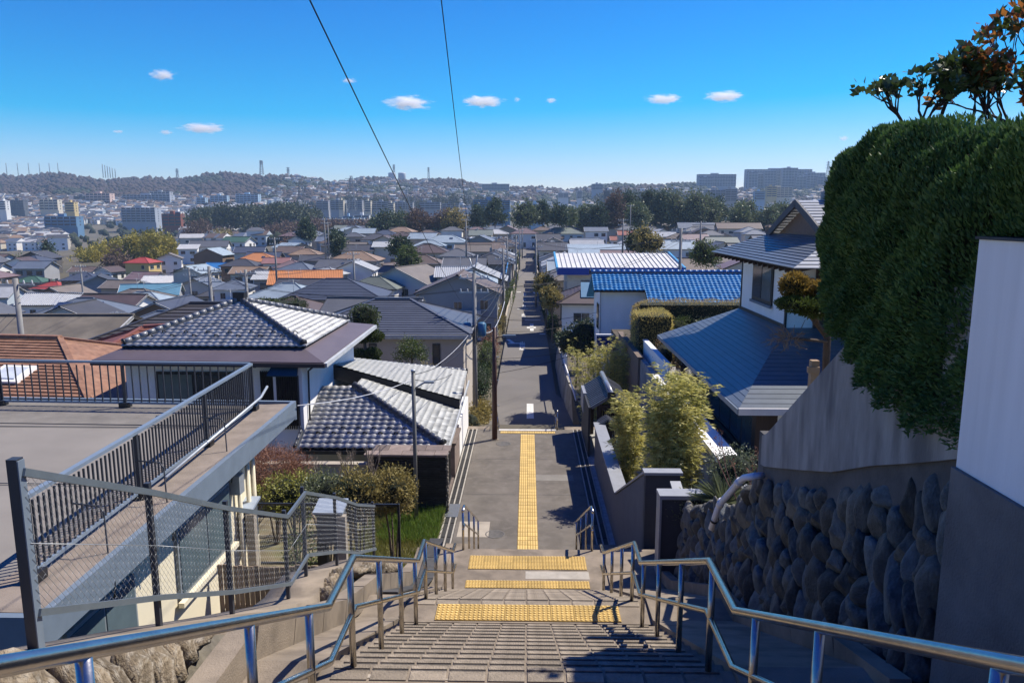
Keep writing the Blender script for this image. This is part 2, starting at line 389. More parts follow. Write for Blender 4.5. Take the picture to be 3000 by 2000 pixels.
rect(-1.9, -.4, 72, 72.5); rect(-.05, .95, 82.5, 83.6); rect(.3, .7, 80.5, 86)
mark([(-2.1, 74.5), (-1.6, 72.5), (-1.2, 72.5), (-1.8, 74.8)]); rect(1.3, 1.9, 78, 78.6); rect(-.3, 1.6, 89, 89.5); rect(-1.4, .1, 105, 105.6); rect(-.4, .9, 117, 117.6)
# worn stop lettering as strokes
for (y0, yy) in ((68.5, 5), (92, 5.5), (108, 6), (120, 6), (131, 6)):
    for (a, b, c, d) in ((-.75, -.2, .0, .12), (-.75, -.2, .3, .38), (-.7, -.62, .0, .9), (-.35, -.27, .25, .9), (-.75, -.2, .62, .7), (-.55, -.45, .4, .98)):
        rect(a, b, y0+c*yy, y0+d*yy)
rect(-1.98, -1.2, 138, 139); mark([(1.1, 136), (1.9, 136), (1.9, 137), (1.35, 137.4), (1.35, 139.4), (1.9, 139.8), (1.9, 140.6), (1.1, 140)])
MB().lathe([(.33, 0), (.33, .008), (.05, .01)], (.28, 58, -4.78), 20).build('manhole_cover', _mats['iron_cover'], road)
# ------------------------------------------------------------------ handrails
def handrail(label, x, pts, posts, midoff=.42, r=.03, grp='steel handrails on the stairway'):
    t = thing('handrail', label, 'handrail', (x, pts[0][0], pts[0][1]-.87), 0, grp)
    o = Vector(t.location)
    def P(y, z): return Vector((x, y, z))-o
    MB().tube([P(y, z) for y, z in pts], r, 12).build('top_rail', STEEL, t)
    MB().tube([P(y, z-midoff) for y, z in pts], r*.8, 10).build('mid_rail', STEEL, t)
    zz = lambda y: interp(y, pts)
    for y, zb in posts:
        MB().tube([P(y, zb), P(y, zz(y)-.02)], .026, 10).build('post', STEEL, t)
    return t
up = [(-2.5, 9.2), (.1, 9.17), (4.78, 6.83), (5.53, 6.83), (8.84, 5.2), (9.42, 5.2), (13.1, 3.32), (13.55, 3.26)]
def stepz(y):
    return interp(y, [(0, 8.28), (4.55, 5.96), (5.43, 5.96), (8.93, 4.33), (9.52, 4.33), (13.45, 2.4), (15.2, 2.4)])
po = [(-2.2, 8.2), (-.6, 8.2)] + [(y, stepz(y)-.12) for y in (2.1, 3.4, 4.35, 5.42, 6.5, 7.6, 8.6, 9.5, 10.6, 11.8, 13.0)]
handrail('long stainless handrail beside the stone wall with chain-link fence', -1.37, up, po)
handrail('long stainless handrail beside the dark boulder wall', 1.43, up, po)
lo = [(15.1, 3.29), (15.5, 3.25), (20.0, 1.0)]
handrail('short stainless handrail by the grassy bank where the lower steps end', -1.36, lo, [(y, interp(y, [(15.1, 2.4), (20.1, 0)])-.1) for y in (15.15, 16.7, 18.3, 19.9)])
handrail('short stainless handrail by the dark rendered garden wall at the lower steps', 1.4, lo, [(y, interp(y, [(15.1, 2.4), (20.1, 0)])-.1) for y in (15.15, 16.7, 18.3, 19.9)])
ll = [(32.45, .86), (33, .8), (38, -1.9)]
handrail('slim handrail starting beside the brown lamp post', -1.38, ll, [(32.5, 0), (34.2, -1.1), (36, -1.6), (37.8, -2.7)], .4, .022)
handrail('slim handrail starting opposite the brown lamp post', 1.36, ll, [(32.5, 0), (34.2, -1.1), (36, -1.6), (37.8, -2.7)], .4, .022)
# ------------------------------------------------------------------ foliage helpers
def unit(a): return a/np.maximum(np.linalg.norm(a, axis=1, keepdims=True), 1e-9)
def leaf_arrays(P, D, L, W, jit=.3):
    n = len(P); D = unit(D); S = unit(np.cross(D, rng.normal(size=(n, 3))))
    L = L*(1+jit*rng.uniform(-1, 1, (n, 1))); W = W*(1+jit*rng.uniform(-1, 1, (n, 1)))
    Nn = np.cross(D, S)
    v = np.stack([P, P+D*L*.45+S*W*.5+Nn*W*.12, P+D*L, P+D*L*.45-S*W*.5+Nn*W*.12], 1).reshape(-1, 3)
    return v, np.arange(4*n).reshape(-1, 4)
def leaves_ob(name, P, D, L, W, m, parent=None, **kw):
    v, f = leaf_arrays(np.asarray(P, float), np.asarray(D, float), L, W)
    return ob(name, np_mesh(name, v, f), m, parent, **kw)
def ell_points(c, r, n, inner=.72, lump=.22, nl=14, flat=None):
    """points through the outer part of a lumpy ellipsoid and their outward directions"""
    d = unit(rng.normal(size=(n, 3))); ax = unit(rng.normal(size=(nl, 3)))
    amp = 1+lump*(np.max(np.maximum(d@ax.T, 0)**6, axis=1)*1.4-.7)
    rad = rng.uniform(inner**2, 1, n)**.5*amp
    p = np.asarray(c)+d*rad[:, None]*np.asarray(r)
    return p, d
def clumps(c, r, nc, per, cl, up=.25, inner=.55):
    """leaves gathered in tufts around a crown: returns points, directions"""
    cp, cdv = ell_points(c, r, nc, inner)
    p = np.repeat(cp, per, 0)+rng.normal(size=(nc*per, 3))*cl*.5
    d = unit(np.repeat(cdv, per, 0)*.8+rng.normal(size=(nc*per, 3))*.8+np.array([0, 0, up])); return p, d
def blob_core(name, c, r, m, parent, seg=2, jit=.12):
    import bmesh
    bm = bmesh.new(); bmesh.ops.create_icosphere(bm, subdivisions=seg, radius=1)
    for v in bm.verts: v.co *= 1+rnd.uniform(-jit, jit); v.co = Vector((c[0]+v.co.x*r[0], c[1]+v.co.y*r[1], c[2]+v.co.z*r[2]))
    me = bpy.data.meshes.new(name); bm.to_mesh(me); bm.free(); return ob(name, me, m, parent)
BARK = mat('grey_bark', (.16, .12, .085), .9, .4, 8, .6, 30, stretch=(6, 6, 1))
BARKR = mat('red_brown_bark', (.11, .08, .06), .9, .4, 8, .6, 30, stretch=(6, 6, 1))
def branchy(mb, p, d, L, r, depth, spread=.6, tips=None, up=.25, kids=(2, 3), mi=0):
    p = Vector(p); d = Vector(d).normalized(); mid = p+d*L*.5+Vector([rnd.uniform(-.06, .06)*L for _ in range(3)])
    q = p+d*L+Vector([rnd.uniform(-.1, .1)*L for _ in range(3)])
    mb.tube([p, mid, q], [r, r*.85, r*.68], 5 if depth > 1 else 4, mi, caps=False)
    if depth == 0:
        if tips is not None: tips.append((q, (q-mid).normalized()))
        return
    for k in range(rnd.randint(*kids)):
        nd = (d+Vector([rnd.uniform(-1, 1)*spread for _ in range(3)])+Vector((0, 0, up))).normalized()
        branchy(mb, lerp(mid, q, rnd.uniform(.3, 1)) if k else q, nd, L*rnd.uniform(.6, .85), r*.62, depth-1, spread, tips, up, kids, mi)
def tree(name, label, cat, base, trunk_h, crown, leafm, n_clump, per, L, W, trunk_r=.15, barkm=None, group=None, core=None, cl=.5, up=.25, inner=.5):
    """base point, list of crown ellipsoids given relative to the base"""
    t = thing(name, label, cat, base, 0, group); mb = MB()
    mb.tube([(0, 0, -.4), (.03*trunk_h, 0, trunk_h*.5), (0, .02*trunk_h, trunk_h)], [trunk_r, trunk_r*.8, trunk_r*.55], 8, caps=False)
    for (c, r) in crown[:6]:
        mb.tube([(0, .02*trunk_h, trunk_h*.75), ((c[0])*.5, c[1]*.5, (trunk_h*.8+c[2])*.5), c], [trunk_r*.5, trunk_r*.35, trunk_r*.12], 5, caps=False)
    mb.build('trunk', barkm or BARK, t)
    ps = []; ds = []; tot = sum(r[0]*r[1]+r[0]*r[2]+r[1]*r[2] for c, r in crown)
    for (c, r) in crown:
        p, d = clumps(c, r, max(4, int(n_clump*(r[0]*r[1]+r[0]*r[2]+r[1]*r[2])/tot)), per, cl, up, inner); ps.append(p); ds.append(d)
    cr = leaves_ob('crown', np.concatenate(ps), np.concatenate(ds), L, W, leafm, t)
    if core:
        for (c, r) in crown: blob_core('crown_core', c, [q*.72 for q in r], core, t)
    return t
# leaf colours
LF_HEDGE = leaf_mat('hedge_leaf', (.036, .085, .024), (.12, .21, .05), .55, .2, 2.5)
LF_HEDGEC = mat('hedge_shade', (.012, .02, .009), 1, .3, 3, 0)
LF_BAMB = leaf_mat('bamboo_leaf', (.27, .28, .05), (.82, .72, .26), .45, .42, 1.6)
LF_DARK = leaf_mat('evergreen_leaf', (.018, .04, .014), (.055, .09, .03), .5, .2, .8)
LF_MID = leaf_mat('garden_leaf', (.05, .085, .018), (.13, .16, .04), .5, .25, 1.2)
LF_OLIVE = leaf_mat('olive_leaf', (.17, .145, .04), (.42, .33, .11), .6, .25, 1.4)
LF_GOLD = leaf_mat('golden_leaf', (.15, .115, .035), (.45, .29, .06), .6, .3, 2.2)
LF_RUST = leaf_mat('rusty_twig', (.19, .085, .05), (.36, .19, .12), .7, .2, 2)
LF_GRASS = leaf_mat('grass_blade', (.09, .13, .02), (.30, .27, .08), .6, .3, 1.0)
LF_SILV = leaf_mat('silvery_leaf', (.07, .10, .04), (.26, .28, .16), .4, .25, 3)
LF_GLOSS = leaf_mat('glossy_leaf', (.03, .055, .02), (.10, .14, .035), .3, .25, 2, .6)
LF_RED = leaf_mat('autumn_leaf', (.10, .03, .02), (.50, .20, .04), .4, .4, 4)
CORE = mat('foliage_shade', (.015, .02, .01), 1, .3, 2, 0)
# ------------------------------------------------------------------ right: boulder wall
def rampz(y): return interp(y, [(-3.5, 8.35), (.0, 8.35), (4.55, 6.02), (5.43, 6.0), (8.93, 4.38), (9.52, 4.36), (13.45, 2.44), (15.2, 2.42), (20.1, .04)])
TOPR = [(-2, 7.7), (5.0, 7.66), (6.0, 7.22), (7.5, 6.62), (9.3, 6.06), (9.6, 6.0), (10.4, 5.35), (11.5, 4.95), (12.6, 4.4), (13.75, 3.97)]
import bmesh
from mathutils import noise as mnoise
def stone_mesh(seed, sub=2, rough=.16):
    """an irregular stone: sphere cut by a few flat faces, then roughened"""
    r_ = random.Random(seed); bm = bmesh.new(); bmesh.ops.create_icosphere(bm, subdivisions=sub, radius=.5)
    cuts = [(Vector((r_.uniform(-1, 1), r_.uniform(-1, 1), r_.uniform(-1, 1))).normalized(), r_.uniform(.26, .42)) for _ in range(9)]; o = Vector((seed*3.7, 1.3*seed, 0))
    for v in bm.verts:
        for a, dd in cuts:
            e = v.co.dot(a)-dd
            if e > 0: v.co -= a*e*.85
        v.co *= 1+.22*mnoise.noise(v.co*2.6+o)+rough*.35*mnoise.noise(v.co*9+o)
    for f in bm.faces: f.smooth = True
    me = bpy.data.meshes.new('stone'); bm.to_mesh(me); bm.free(); return me
STONED = mat('dark_boulder', (.098, .092, .076), .75, .45, 3.5, .9, 16, rand=.55, dark=(.35, 4, (.12, .115, .10)))
bw = thing('boulder_wall', 'dark boulder retaining wall beside the stairway below the bare concrete wall', 'wall', (3.0, 9, rampz(9)))
ow = Vector(bw.location)
mb = MB(); ys = list(np.arange(5.0, 13.76, .35))
for a, b in zip(ys, ys[1:]):
    q = [(2.95, a, rampz(a)-.3), (2.95, b, rampz(b)-.3), (3.12, b, interp(b, TOPR)-.04), (3.12, a, interp(a, TOPR)-.04)]
    mb.add([Vector(p)-ow for p in q]+[Vector(p)+Vector((.6, 0, 0))-ow for p in q], [(0, 3, 2, 1), (3, 7, 6, 2)])
mb.add([Vector(p)-ow for p in ((2.95, 13.6, 2), (3.6, 13.6, 2), (3.6, 13.6, 4), (3.12, 13.6, 4))], [(0, 1, 2, 3)])
mb.build('backing', mat('wall_mortar', (.05, .047, .042), 1, .4, 5, .6, 30), bw)
sme = [stone_mesh(s, 3) for s in range(8)]
STONEG = mat('blue_grey_boulder', (.105, .112, .105), .75, .45, 3.5, .9, 16, rand=.55, dark=(.4, 5, (.17, .175, .17)))
for k_, me in enumerate(sme): me.materials.append(STONEG if k_ % 3 == 0 else STONED)
rowh = .34; rstone = random.Random(3)
y = 5.08; cnt = 0
while y < 13.6:
    wd = rstone.uniform(.15, .31); y += wd*.5
    z0 = rampz(y)-.05; z1 = interp(y, TOPR); n = max(1, round((z1-z0)/.42)); 
    off = rstone.uniform(-.12, .12)
    z = z0+off
    while z < z1-.12 and cnt < 300:
        h = rstone.uniform(.22, .48); h = min(h, z1-z+.06)
        f = (z+h/2-z0)/(z1-z0+.01); x = lerp(2.93, 3.1, f)
        ob('boulder', sme[rstone.randrange(8)], None, bw, Vector((x, y+rstone.uniform(-.05, .05), z+h/2))-ow, (rstone.uniform(-.5, .15), rstone.uniform(-.2, .2), rstone.uniform(-3, 3)), None)
        o = bpy.data.objects[-1] if False else bw.children[-1]
        o.rotation_euler = (rstone.uniform(-.6, .05), rstone.uniform(-.2, .2), 0); o.scale = (rstone.uniform(.22, .34), wd*1.35, h*1.32)
        z += h*.92; cnt += 1
    y += wd*.48
# base kerb of the boulder wall
for k in range(9):
    a = 5+k*.98; MB().beam((2.72, a, rampz(a)+.06), (2.72, a+.97, rampz(a+.97)+.06), .16, .22).build('kerb_block', CONC, stairs)
# bare concrete wall above
PLAST = mat('stained_concrete', (.28, .268, .25), .9, .5, 1.3, .5, 40, stretch=(1, 1.6, .4), dark=(.75, 1.5, (.085, .083, .085)))
PLASTD = mat('dark_stained_concrete', (.10, .095, .09), .95, .35, 2, .4, 40)
cw = thing('concrete_wall', 'bare stained concrete wall with sloping top above the boulders', 'wall', (3.05, 7, 7))
oc = Vector(cw.location)
def prism_x(pts, x0, x1, o):
    n = len(pts); A = [Vector((x0, y, z))-o for y, z in pts]; B = [Vector((x1, y, z))-o for y, z in pts]
    return MB().add(A+B, [tuple(range(n-1, -1, -1)), tuple(range(n, 2*n))]+[(i, (i+1) % n, n+(i+1) % n, n+i) for i in range(n)])
topw = [(9.38, 6.70), (9.2, 6.78), (7.1, 8.27), (6.4, 8.75), (4.9, 9.1)]
low_ = [(4.9, 7.9), (5.6, 7.62), (6.4, 7.32), (7.2, 6.98), (8.0, 6.72), (8.7, 6.5), (9.22, 6.34), (9.38, 6.32)]
prism_x([(a, b) for a, b in topw]+low_, 3.02, 3.3, oc).build('upper_render', PLAST, cw)
prism_x([(9.34, 6.5), (9.34, 5.9), (7.5, 6.4), (6, 6.9), (4.9, 7.5), (4.9, 8.0), (7.2, 7.2), (9.2, 6.5)], 3.06, 3.28, oc).build('lower_render', PLASTD, cw)
prism_x([(9.38, 6.70), (9.34, 5.9), (9.6, 5.9), (9.6, 6.70)], 3.06, 3.3, oc).build('end_pier', PLASTD, cw)
# near side wall: grey footing and white panel
GREYW = mat('grey_render', (.15, .145, .14), .9, .25, 2.5, .5, 50, dark=(.4, 2, (.10, .10, .105)))
nw = thing('white_fence_wall', 'smooth white wall panel on a grey rendered base beside the trimmed hedge', 'wall', (3.0, 2, 7))
on = Vector(nw.location)
def boxo(o, x0, x1, y0, y1, z0, z1): return MB().bx(x0-o.x, x1-o.x, y0-o.y, y1-o.y, z0-o.z, z1-o.z)
boxo(on, 2.9, 3.3, -3, 4.98, 5.0, 7.8).build('base', GREYW, nw); boxo(on, 2.93, 3.1, -3, 4.975, 7.803, 9.34).build('panel', mat('white_panel_paint', (.84, .83, .81), .8, .07, 2, .12, 60, stretch=(2.5, 2.5, .15), dark=(.12, 3, (.5, .49, .46))), nw)
boxo(on, 2.91, 3.12, -3, 4.99, 9.343, 9.36).build('capping', mat('dark_flashing', (.03, .03, .035), .5), nw)
# terrace behind
struct('upper_terrace', MB().bx(3.3, 40, -10, 7.0, 3, 7.3).bx(3.3, 8, 7.0, 9.3, 3, 6.4).bx(3.3, 5.0, 9.3, 13.7, 1, 3.9), mat('garden_soil', (.085, .07, .05), 1, .4, 2, .6, 30))
# trimmed hedge ------------------------------------------------------
hg = thing('trimmed_hedge', 'tall dense dark green trimmed hedge bulging over the concrete wall', 'hedge', (3.6, 5, 7.4)); oh = np.array([3.6, 5, 7.4])
YE = 8.28
HB = [(-3, 9.42), (4.97, 9.42), (4.985, 7.95), (5.6, 7.86), (6.2, 8.02), (6.8, 8.15), (7.1, 8.45), (7.6, 8.68), (7.95, 8.9), (8.12, 9.1), (YE, 9.25)]
HT = [(-3, 9.85), (3.4, 9.92), (4.4, 9.98), (5.2, 10.08), (6, 10.2), (6.6, 10.26), (7.1, 10.22), (7.6, 10.1), (7.9, 9.9), (8.1, 9.65), (8.2, 9.45), (YE, 9.25)]
def hedge_surf(y, t):
    """t 0..1 from the foot of the street face over the top to the back"""
    zb = np.interp(y, *zip(*HB)); zt = np.interp(y, *zip(*HT)); h = zt-zb
    endk = np.sqrt(np.clip(1-np.clip((y-6.7)/(YE-6.7), 0, 1)**2, 0, 1))
    th = t*math.pi; e = 5.0
    cx = np.cos(math.pi-th); sz = np.sin(th)
    xx = np.sign(cx)*np.abs(cx)**(2/e); zz = np.abs(sz)**(2/e)
    front = 2.98-.14*np.clip((y-5.0)/.6, 0, 1)
    xc = 3.6; hw = (xc-front)*endk
    hwb = 1.2*endk
    x = np.where(xx < 0, xc+xx*hw, xc+xx*hwb)
    z = zb+h*zz
    return np.stack([x, y, z], 1)
n = 340000; yy = YE-rng.uniform(0, 1, n)*9.0; tt = np.where(rng.uniform(size=n) < .72, np.arcsin(np.clip(rng.uniform(0, 1, n), 0, 1)**2.5)/math.pi, rng.uniform(.3, .78, n))
kk = rng.uniform(size=n) < .25; yy = np.where(kk, YE-rng.uniform(0, 1, n)**2*2.0, yy)
p = hedge_surf(yy, tt); nrm = unit(p-np.stack([np.full(n, 3.85), np.minimum(yy-.2, 6.9), np.interp(yy, *zip(*HT))-1.3], 1))
wob = .045*np.sin(p[:, 1]*5.1+p[:, 2]*3.3)+.035*np.sin(p[:, 2]*7.7-p[:, 1]*4)+.05*np.sin(p[:, 1]*13+p[:, 2]*11)
p = p+nrm*(wob[:, None]-.06+rng.uniform(-.09, .05, (n, 1)))
d = nrm*.75+np.array([0, 0, .65])+rng.normal(size=(n, 3))*.42
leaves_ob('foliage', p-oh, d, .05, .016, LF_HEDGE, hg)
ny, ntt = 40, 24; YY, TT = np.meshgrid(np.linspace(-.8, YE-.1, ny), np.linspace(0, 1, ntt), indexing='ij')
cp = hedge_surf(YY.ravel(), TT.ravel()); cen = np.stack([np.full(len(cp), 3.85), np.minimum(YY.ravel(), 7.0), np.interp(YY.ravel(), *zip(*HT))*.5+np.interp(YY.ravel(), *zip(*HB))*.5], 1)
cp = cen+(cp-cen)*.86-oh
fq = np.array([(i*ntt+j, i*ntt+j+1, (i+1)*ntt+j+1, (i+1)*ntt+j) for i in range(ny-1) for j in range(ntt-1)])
ob('core', np_mesh('core', cp, fq, True), LF_HEDGEC, hg)  # dark inner shell, added to block light coming through the leaves
# drain pipe -----------------------------------------------------------
dp = thing('drain_pipe', 'white plastic drain pipe bending down over the boulders', 'pipe', atx(2212, 1394, 2.9)); od = Vector(dp.location)
PIPEM = mat('white_plastic', (.62, .62, .66), .45, .08, 6, .05)
pp = [atx(2235, 1392, 3.0)-od, atx(2212, 1394, 2.88)-od, atx(2180, 1399, 2.82)-od, atx(2165, 1412, 2.8)-od, atx(2112, 1472, 2.74)-od, atx(2103, 1490, 2.72)-od, atx(2084, 1548, 2.68)-od]
MB().tube(pp, .045, 12).build('pipe', PIPEM, dp)
for k in (3, 4): MB().tube([pp[k]+(pp[k+1]-pp[k]).normalized()*-.05, pp[k]+(pp[k+1]-pp[k]).normalized()*.07], .054, 12).build('collar', PIPEM, dp)
q = lerp(pp[5], pp[6], .55); MB().tube([q, q+(pp[6]-pp[5]).normalized()*.03], .056, 12).build('strap', BLACKM, dp)
# top right shrub trees --------------------------------------------------
def twig_tree(name, label, base, trunks, leafm, L, W, per, depth, barkm, l0, r0, spread=.55, group=None, cat='tree', up=.3, mixed=None):
    t = thing(name, label, cat, base, 0, group); mb = MB(); tips = []
    for (o, d) in trunks: branchy(mb, o, d, l0*rnd.uniform(.8, 1.15), r0, depth, spread, tips, up)
    mb.build('branches', barkm, t)
    if per:
        P = np.repeat(np.array([tuple(q) for q, _ in tips]), per, 0)+rng.normal(size=(len(tips)*per, 3))*L*.35
        D = np.repeat(np.array([tuple(d) for _, d in tips]), per, 0)+rng.normal(size=(len(tips)*per, 3))*.8
        if mixed is not None:
            k = rng.uniform(size=len(P)) < mixed[1]
            leaves_ob('leaves', P[~k], D[~k], L, W, leafm, t); leaves_ob('coloured_leaves', P[k], D[k], L, W, mixed[0], t)
        else: leaves_ob('leaves', P, D, L, W, leafm, t)
    return t
DKTWIG = mat('dark_twig', (.035, .025, .022), .9, .3, 8, .3)
b0 = at(3130, 380, 7.4); b0.z = 9.6
twig_tree('broadleaf_tree', 'sparse dark-twigged tree with orange and green leaves above the hedge', b0, [((0, 0, 0), (.1, .1, 1)), ((.15, .1, 0), (.35, 0, 1)), ((-.12, 0, 0), (-.28, .1, 1)), ((.3, .2, 0), (.6, .2, 1)), ((-.2, .1, 0), (-.55, .1, .8))], LF_GLOSS, .095, .055, 7, 5, DKTWIG, .6, .04, .55, mixed=(LF_RED, .5))
b1 = at(2690, 400, 7.4); b1.z = 10.12
twig_tree('leafy_shrub', 'small green large-leaved shrub poking above the hedge top', b1, [((0, 0, 0), (.1, 0, 1)), ((.1, .1, 0), (.5, 0, .9)), ((-.05, 0, 0), (-.35, 0, 1)), ((.25, 0, 0), (.9, 0, .6))], LF_GLOSS, .085, .055, 10, 3, DKTWIG, .3, .022, .6, cat='shrub')
# cloud-pruned yew on the terrace
base = at(2432, 1010, 9.0); base.z = 6.3
nv = thing('cloud_pruned_tree', 'cloud-pruned garden tree with golden-topped pads beside the hedge', 'tree', base); mb = MB(); ob_ = Vector(base)
def rel(px, py, y): return at(px, py, y)-ob_
mb.tube([(0, 0, -.2), rel(2425, 960, 9.0), rel(2415, 890, 9.0), rel(2405, 840, 9.0)], [.05, .045, .036, .024], 8)
mb.tube([rel(2422, 985, 9.0), rel(2375, 925, 8.9), rel(2350, 880, 8.8)], [.035, .028, .02], 6)
mb.tube([rel(2428, 1000, 9.0), rel(2370, 995, 8.8), rel(2310, 990, 8.75)], [.025, .02, .012], 6)
for k in range(16):
    a = rel(2380+rnd.uniform(-15, 25), 920+rnd.uniform(-20, 30), 8.9); mb.tube([a, a+Vector((rnd.uniform(-.2, .2), rnd.uniform(-.2, .2), rnd.uniform(.1, .3)))], [.02, .01], 4)
mb.build('trunk', BARKR, nv)
for (px, py, y, rx, rz, lm) in ((2328, 838, 8.9, .165, .15, LF_GOLD), (2402, 855, 8.9, .16, .12, LF_GOLD), (2338, 892, 8.8, .24, .085, LF_MID), (2395, 905, 8.75, .22, .10, LF_MID), (2375, 870, 9.1, .2, .1, LF_DARK)):
    c = rel(px, py, y); p, d = ell_points(c, (rx, rx*.9, rz), 1500, .75, .1); leaves_ob('foliage_pad', p, d+np.array([0, 0, .5])+rng.normal(size=d.shape)*.4, .045, .018, lm, nv); blob_core('pad_core', c, (rx*.85, rx*.75, rz*.8), CORE, nv)
c = rel(2308, 990, 8.75); mb = MB()
for k in range(140):
    a = Vector([rnd.gauss(0, .075) for _ in range(3)]); a.z *= .6; mb.tube([c+a, c+a*1.5+Vector([rnd.uniform(-.06, .06) for _ in range(3)])], [.006, .003], 3, caps=False)
mb.build('bare_twigs', mat('pale_twig', (.24, .18, .13), .9), nv)
st = at(2385, 1075, 8.75); ws = thing('wooden_stake', 'pale sawn timber stake with crosspiece behind the concrete wall', 'stake', (st.x, st.y, 6.4)); os_ = Vector(ws.location)
MB().beam((0, 0, -.2), (0, 0, at(2392, 1055, 8.75).z-6.4), .09, .09).build('upright', mat('sawn_timber', (.34, .23, .14), .8, .2, 8, .2), ws)
MB().beam(at(2366, 1083, 8.7)-os_, at(2400, 1083, 8.7)-os_, .05, .07).build('crosspiece', _mats['sawn_timber'], ws)
# plants at the end of the boulder wall ---------------------------------
def yucca(base, s, n=70):
    t = thing('yucca', 'spiky sword-leaved plant on top of the boulder wall', 'plant', base); mb = MB(); rr = random.Random(2)
    for k in range(n):
        a = rr.uniform(0, 6.28); el = rr.uniform(.1, 1.3); L = s*rr.uniform(.7, 1.1)
        d = Vector((math.cos(a)*math.cos(el), math.sin(a)*math.cos(el), math.sin(el))); sd = d.cross(Vector((0, 0, 1))).normalized()*.022; dn = Vector((0, 0, -.12*L))
        mb.add([-sd, sd, d*L*.6+sd*.9, d*L+dn, d*L*.6-sd*.9], [(0, 1, 2, 3, 4)])
    mb.build('leaves', LF_SILV, t); MB().tube([(0, 0, -.5), (0, 0, .05)], .07, 8).build('stem', BARK, t)
b = atx(2120, 1440, 3.7); yucca((b.x, b.y, b.z-.25), .75, 90)
def shrub(label, c, r, lm, n, L, W, group=None, base=None, cat='shrub', cl=.12, name='shrub', core=CORE, stems=5, per=8, barkm=None):
    bz = base if base is not None else c[2]-r[2]
    t = thing(name, label, cat, (c[0], c[1], bz), 0, group); cc = (0, 0, c[2]-bz)
    mb = MB()
    for k in range(stems):
        a = rnd.uniform(0, 6.28); e = (math.cos(a)*r[0]*.5, math.sin(a)*r[1]*.5, cc[2]+r[2]*.3); mb.tube([(rnd.uniform(-.05, .05), rnd.uniform(-.05, .05), -.3), (e[0]*.4, e[1]*.4, e[2]*.5), e], [.03, .022, .008], 5, caps=False)
    mb.build('stems', barkm or BARK, t)
    p, d = clumps(cc, r, n, per, cl, .3, .5); leaves_ob('foliage', p, d, L, W, lm, t)
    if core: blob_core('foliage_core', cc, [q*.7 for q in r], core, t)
    return t
b = atx(2150, 1370, 4.1); shrub('small silvery-leaved shrub behind the spiky plant', (b.x, b.y, b.z-.05), (.5, .6, .45), LF_SILV, 260, .05, .025, base=3.9)
b = atx(2035, 1490, 3.3); shrub('low olive-green shrub at the end of the boulder wall', (b.x, b.y, b.z), (.42, .5, .32), LF_SILV, 220, .05, .025, base=3.7)
b = at(2205, 1290, 11.5); twig_tree('bare_shrub', 'leafless reddish twiggy shrub beside the concrete wall end', (b.x, b.y, 4.0), [((0, 0, 0), (.1, 0, 1)), ((.1, .1, 0), (-.2, 0, 1)), ((0, .1, 0), (.3, .1, 1))], LF_RUST, .05, .02, 3, 4, mat('red_twig', (.22, .11, .085), .8), .7, .02, .45, cat='shrub')
# ------------------------------------------------------------------ right: street-side garden wall, gate, pillars
RENDER = mat('slate_render', (.115, .115, .125), .85, .12, 3, .3, 60)
COPE = mat('grey_coping', (.30, .31, .325), .55, .1, 5, .1, metal=.3)
gw = thing('garden_wall', 'slate-grey rendered garden wall with metal coping along the flat street', 'wall', (2.75, 24, 0)); og = Vector(gw.location)
prism_x([(27.8, -.3), (27.8, 1.62), (20.8, 1.5), (15.9, 3.85), (15.9, -.3)], 2.6, 2.85, og).build('wall_body', RENDER, gw)
MB().beam(Vector((2.75, 20.8, 1.53))-og, Vector((2.75, 27.85, 1.65))-og, .42, .05).build('coping', COPE, gw)
MB().beam(Vector((2.72, 20.85, 1.53))-og, Vector((2.72, 15.9, 3.9))-og, .3, .05).build('coping', COPE, gw)
boxo(og, 2.6, 3.35, 15.75, 15.95, -.3, 3.9).build('pillar', mat('dark_render', (.05, .052, .06), .85, .15, 3, .2), gw); boxo(og, 2.56, 3.4, 15.7, 16.0, 3.9, 3.96).build('coping', COPE, gw)
g2 = thing('gate_pillar', 'dark boxy gate pillar with pale metal cap at the end of the boulder wall', 'pillar', (3.0, 14.1, 2.3)); o2 = Vector(g2.location)
boxo(o2, 2.62, 3.5, 13.95, 14.25, 1.9, 4.05).build('body', _mats['dark_render'], g2); boxo(o2, 2.58, 3.55, 13.9, 14.3, 4.05, 4.13).build('cap', COPE, g2); boxo(o2, 2.585, 2.625, 13.9, 14.28, 1.9, 4.05).build('edge_trim', COPE, g2)
ms = thing('metal_post_box', 'small sloping metal letter box between the dark gate pillars', 'letter box', (3.15, 14.9, 2.4)); o3 = Vector(ms.location)
MB().beam(Vector((3.15, 14.6, 3.72))-o3, Vector((3.15, 15.3, 3.9))-o3, .22, .05).build('lid', COPE, ms); boxo(o3, 3.06, 3.24, 14.65, 15.25, 2.4, 3.68).build('box', RENDER, ms)
# entry paving and lawn
struct('entry_paving', MB().bx(2.46, 5.3, 16.0, 32.6, -.3, -.008), mat('entry_stone', (.33, .32, .30), .9, .25, 4, .3))
